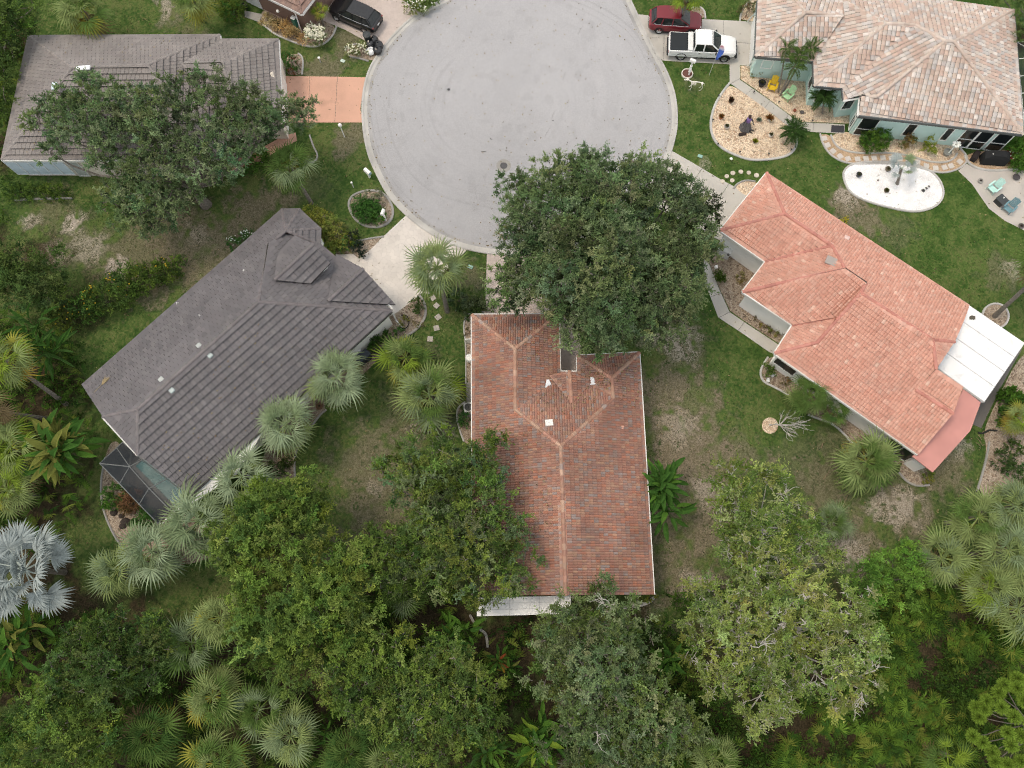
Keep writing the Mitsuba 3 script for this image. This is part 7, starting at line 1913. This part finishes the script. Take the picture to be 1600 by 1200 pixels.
dirw = lambda p, q: math.atan2(*(at(*q) - at(*p))[[1, 0]])
lounge('yellow garden armchair on the gravel beside the walk', (1205, 139), dirw((1209, 128), (1203, 146)), (0.68, 0.47, 0.02))
lounge('pale mint-green garden armchair on the gravel beside the yellow one', (1229, 153), dirw((1240, 145), (1224, 160)), (0.42, 0.68, 0.40))
lounge('pale turquoise lounge chair on the sandy patio', (1549, 297), dirw((1562, 288), (1540, 304)), (0.48, 0.74, 0.70), seat=.6)
lounge('dark teal lounge chair on the sandy patio next to the black table', (1573, 328), dirw((1585, 316), (1565, 336)), (0.14, 0.26, 0.31), seat=.6)
k = thing('side_table', 'square black box table between the two patio lounge chairs', 'table')
b = at(1560.5, 316.5); rz_ = dirw((1562, 288), (1540, 304))
part(k, 'base', box(z(b, .25), (.62, .72, .5), rz=rz_, bevel=.015), 'satin', (0.025, 0.027, 0.03))
part(k, 'table_top', box(z(b, .52), (.72, .82, .04), rz=rz_, bevel=.01), 'satin', (0.045, 0.05, 0.054))
single('cup', 'small white cup on the black patio table', 'cup', lathe([(0, .54), (.05, .54), (.06, .64), (.045, .64), (.04, .56), (0, .56)], 10, b + [.1, .1, 0]), 'satin', (0.8, 0.8, 0.8))
k = thing('barbecue_grill', 'large barbecue grill under a black cover beside the screen porch', 'grill')
b = at(1549, 252); gz = dirw((1520, 246), (1575, 250))
part(k, 'cover', xf(trimesh.convex.convex_hull(np.array([[x, y, zz] for x, y, zz in [(-1.0, -.42, 0), (1.0, -.42, 0), (-1.0, .42, 0), (1.0, .42, 0), (-1.0, -.38, .85), (1.0, -.38, .85), (-.98, .3, 1.0), (.95, .3, 1.0), (-.4, -.3, 1.22), (.45, -.3, 1.22), (-.4, .22, 1.25), (.45, .22, 1.25)]])), b, gz), 'matte', (0.020, 0.021, 0.023))
part(k, 'emblem', xf(ball((-.5, -.1, 1.16), .05, 1), b, gz), 'satin', (0.8, 0.8, 0.8))
single('storage_box', 'dark slatted box at the left end of the covered grill', 'box', xf(box((0, 0, .28), (.42, .85, .56), bevel=.02), at(1521, 247), gz - .5), 'matte', (0.028, 0.022, 0.022))
k = thing('red_cart', 'dark red cart with white odds and ends beside the covered grill', 'cart')
b = at(1577, 250)
part(k, 'tray', xf(box((0, 0, .35), (.95, .9, .5), bevel=.04), b, gz), 'gloss', (0.10, 0.012, 0.014))
part(k, 'handle', xf(tube([(-.45, .4, .6), (-.45, .55, .95), (.4, .55, .95), (.4, .4, .6)], .03, 6), b, gz), 'gloss', (0.28, 0.02, 0.03))
rr = np.random.default_rng(5)
for i in range(7):
    single('bottle', ['white bottle', 'pale tin', 'small white pot', 'white cup', 'pale round lid', 'white tub', 'little white jug'][i] + ' on the dark red cart', 'bottle', xf(lathe([(0, .6), (.05, .6), (.055, .72), (.03, .78), (0, .78)], 8, (rr.uniform(-.35, .35), rr.uniform(-.3, .3), 0)), b, gz), 'satin', (0.7, 0.7, 0.68))


# rubbish
def bag(label, px, r, h_, col, seed, bsdf='gloss'):
    rng = np.random.default_rng(seed)
    m = trimesh.creation.icosphere(3, 1.0)
    v = np.asarray(m.vertices)
    q = 1 + .30 * (meshkit.fbm(v * 2.2 + seed, 3, seed) - .5) + .12 * (meshkit.noise(v * 7 + seed, seed) - .5)
    v = v * q[:, None] * [r, r, h_ * .55]
    v[:, 2] = np.maximum(v[:, 2] + h_ * .5, 0)
    k = thing('rubbish_bag', label, 'rubbish bag')
    b = at(*px)
    part(k, 'sack', (v + b, np.asarray(m.faces)), bsdf, col, smooth=True)
    part(k, 'knot', cat_mesh([limb(z(b, h_), z(b, h_) + np.array([rng.uniform(-.12, .12), rng.uniform(-.12, .12), .16]), .04, .06, rng, .1, 4, 5) for _ in range(2)]), bsdf, col)


BK = (0.012, 0.013, 0.016)
bag('black rubbish bag at the top right of the pile by the kerb', (586, 66), .36, .62, BK, 1)
bag('black rubbish bag in the middle of the pile by the kerb', (579.5, 73), .40, .6, BK, 2)
bag('large black rubbish bag nearest the kerb', (593, 75), .40, .7, BK, 3)
bag('black rubbish bag at the bottom of the pile by the kerb', (590.5, 82), .42, .6, BK, 4)
bag('white rubbish bag leaning on the black ones', (580, 83), .40, .5, (0.76, 0.77, 0.78), 5, 'satin')
k = thing('rubbish_bin', 'dark rubbish bin standing at the upper left of the black bags', 'rubbish bin')
b = at(576, 65)
part(k, 'body', lathe([(0, 0), (.26, 0), (.33, .85), (.34, .88), (0, .88)], 14, b), 'satin', (0.03, 0.032, 0.034))
part(k, 'lid', lathe([(.36, .86), (.36, .92), (.2, 1.0), (0, 1.02)], 14, b), 'satin', (0.045, 0.05, 0.055))

# service things
def ac(label, px, s, rz, hgt=.8):
    k = thing('air_conditioner', label, 'air conditioner')
    b = at(*px)
    part(k, 'casing', box(z(b, hgt / 2), (s, s, hgt), rz=rz, bevel=.03), 'satin', (0.62, 0.63, 0.62))
    part(k, 'fan_grille', cat_mesh([lathe([(r_, hgt + .004), (r_ + .02, hgt + .012), (r_ + .04, hgt + .004)], 18, b) for r_ in (.08, .16, .24)]), 'satin', (0.12, 0.12, 0.12), kind='stuff')
    part(k, 'fan_guard', lathe([(0, hgt + .003), (s * .42, hgt + .003)], 20, b), 'matte', (0.05, 0.05, 0.05))


ac('air conditioner on the grey strip beside the red-roofed house', (733, 640), .72, 0.05)
single('propane_tank', 'white cylindrical tank beside the red-tiled house wall', 'tank', lathe([(0, 0), (.30, 0), (.34, .3), (.34, .5), (.26, .62), (0, .66)], 16, at(734.5, 562)), 'satin', (0.78, 0.79, 0.79), smooth=40)
single('white_fence', 'short white vinyl rail across the narrow strip beside the red roof', 'fence', box(at(732, 533, .5), (.5, .06, 1.0)), 'satin', (0.75, 0.75, 0.74))
k = thing('water_tank', 'long white rounded tank against the wall of the dark-roofed house', 'tank')
p0, p1 = at(545, 556, .6), at(560, 543, .6)
ax = (p1 - p0); L_ = np.linalg.norm(ax); ax /= L_
part(k, 'shell', tube([p0 - ax * .1, p0, p0 + ax * .08, p1 - ax * .08, p1, p1 + ax * .1], [.2, .42, .48, .48, .42, .2], 16), 'gloss', (0.74, 0.76, 0.78), smooth=40)
for px in ((575, 559), (566, 566)):
    b = at(*px)
    k = thing('wheelie_bin', ('blue-black wheelie bin nearest the hose bed' if px[0] == 575 else 'blue-black wheelie bin nearest the white tank'), 'wheelie bin')
    part(k, 'body', box(z(b, .5), (.56, .6, 1.0), rz=.73, bevel=.06), 'satin', (0.03, 0.04, 0.055))
    part(k, 'lid', box(z(b, 1.03), (.62, .66, .07), rz=.73, bevel=.03), 'satin', (0.04, 0.05, 0.065))
a_ = np.linspace(-2.3, 2.0, 22)
hc = at(631, 503)
single('garden_hose', 'black garden hose looped on the gravel below the downspout', 'hose', tube([hc + np.array([.42 * math.cos(t), .58 * math.sin(t) , .05]) for t in a_], .035, 6), 'matte', (0.015, 0.015, 0.016))
single('green_hose', 'dark bent pipe lying by the pink roof corner', 'pipe', tube([at(1528, 676, .05), at(1536, 677, .06), at(1546, 672, .05), at(1558, 673, .05)], .07, 6), 'matte', (0.03, 0.028, 0.026))
k = thing('utility_box', 'grey utility box against the white wall at the oak edge', 'utility box')
b = at(1131, 399.5)
part(k, 'cabinet', box(z(b, .55) + [-.1, .1, 0], (1.05, .55, 1.1), rz=-.55, bevel=.03), 'satin', (0.52, 0.54, 0.54))
part(k, 'meter', ball(at(1138, 398, 1.0), .1, 1), 'satin', (0.06, 0.06, 0.06))
k = thing('electric_cabinet', 'tall dark green electric cabinet with a white cap at the brown house corner', 'electric cabinet')
b = at(466, 47)
part(k, 'cabinet', box(z(b, .75), (.42, .36, 1.5), rz=-.6, bevel=.02), 'satin', (0.03, 0.13, 0.10))
part(k, 'cap', box(z(b, 1.54), (.44, .38, .08), rz=-.6, bevel=.02), 'satin', (0.7, 0.71, 0.7))
for px, lab in (((1094, 244), 'green flush utility lid in the lawn by the pale drive'), ((535.5, 95), 'pale flush utility lid in the lawn above the peach driveway'), ((735, 417), 'teal utility dome in the dry lawn beside the tall fan palm')):
    single('water_meter_cover', lab, 'meter cover', box(at(*px, .04), (.42, .3, .08), rz=-.5, bevel=.03), 'satin', (0.5, 0.6, 0.54) if px[0] == 535.5 else (0.26, 0.44, 0.38))
single('vent_stub', 'short white pipe with a round cap beside the island bed kerb', 'pipe', cat_mesh([tube([at(1142.5, 248), at(1142.5, 248, .55)], .07, 8), ball(at(1142.5, 248, .6), .13, 2, (1, 1, .6))]), 'satin', (0.72, 0.77, 0.74))
single('door_mat', 'black door mat at the end of the garden walk', 'mat', flat(Polygon(pts([(1299, 196), (1319, 197), (1318, 208), (1298, 207)])), .052), 'matte', (0.055, 0.055, 0.065))
for i, px in enumerate([(1122, 152), (1113, 190), (1121, 227), (1155, 240), (1200, 243), (1235, 236), (1177, 146), (1216, 162), (1268, 191), (1258, 205)]):
    b = at(*px)
    nm = ['top left edge', 'left edge', 'lower left edge', 'bottom edge left of the pipe stub', 'bottom edge', 'lower right tip'][i] + ' of the island bed' if i < 6 else ['upper end', 'second from upper end', 'lawn end, upper', 'lawn end, lower'][i - 6] + ' of the garden walk'
    single('path_light', 'dark path light at the ' + nm, 'path light', cat_mesh([tube([b, z(b, .3)], .02, 5), lathe([(.0, .36), (.08, .3), (.08, .28), (0, .28)], 8, b)]), 'satin', (0.04, 0.04, 0.04))
rk = np.random.default_rng(8)
for i, (x, y, s_) in enumerate([(178, 801, .28), (190, 806, .22), (196, 815, .34), (204, 818, .3), (192, 822, .26)]):
    m = trimesh.creation.icosphere(2, 1.0); v = np.asarray(m.vertices); v = v * (0.8 + .5 * meshkit.fbm(v * 1.6 + i, 2, i))[:, None] * [s_, s_ * .8, s_ * .6]
    single('dark_rock', 'dark lava rock ' + ['nearest the round shrub', 'second from the round shrub', 'largest of the group', 'on the right of the group', 'lowest of the group'][i] + ' in the pool bed', 'rock', (v + at(x, y, s_ * .25), np.asarray(m.faces)), 'matte', (0.045, 0.035, 0.03))
for i, (x, y) in enumerate([(1208, 586), (1200, 594)]):
    single('white_rock', ('white block beside the round shrub under the black window', 'white block at the curled kerb under the black window')[i], 'rock', box(at(x, y, .14), (.34, .24, .26), rz=.5 + i, bevel=.05), 'satin', (0.76, 0.76, 0.76))
k = thing('fallen_frond', 'dry palm frond lying on the dark roof', 'palm frond')
P = DARK.on((160, 602), 'NW'); P2 = DARK.on((172, 592), 'NW'); P0_ = DARK.on((148, 614), 'NW')
part(k, 'stalk', tube([P0_ + [0, 0, .1], P + [0, 0, .12]], [.03, .02], 4), 'matte', (0.30, 0.25, 0.17))
rr = np.random.default_rng(3); N = 46
dd = (P2 - P); dd = dd / np.linalg.norm(dd) + rr.normal(0, .22, (N, 3))
v, f, c = leaves(np.tile(P + [0, 0, .12], (N, 1)), dd, np.tile([0, 0, 1.0], (N, 1)) + rr.normal(0, .3, (N, 3)), rr.uniform(.5, .95, N), np.full(N, .03), np.array([0.34, 0.27, 0.16]) * rr.uniform(.7, 1.1, (N, 1)))
part(k, 'blade', (v, f), 'matte', c, kind='stuff')
sk = [limb(at(*p_, .04), at(*q_, .06), .03, .012, rr, .1, 5, 4) for p_, q_ in (((1287, 748), (1296, 734)), ((1319, 786), (1326, 772)), ((1404, 845), (1416, 822)), ((1283, 700), (1290, 690)))]
for i, m_ in enumerate(sk):
    single('dead_stick', 'fallen bare stick on the dry lawn ' + ['below the big round palm, upper', 'below the big round palm, lower', 'near the right-hand palm thicket', 'left of the big round palm'][i], 'stick', m_, 'matte', (0.27, 0.19, 0.13))
m_ = [limb(at(1330, 303, 0) * 0 + at(x, y, .02), at(x + dx, y + dy, .03), .02, .01, rr, .1, 4, 3) for x, y, dx, dy in rr.uniform((1528, 672, -9, -9), (1552, 705, 9, 9), (26, 4))]
single('brush_pile', 'loose pile of dry brush beside the pink roof corner', 'brush pile', cat_mesh(m_), 'matte', (0.30, 0.22, 0.16), kind='stuff')
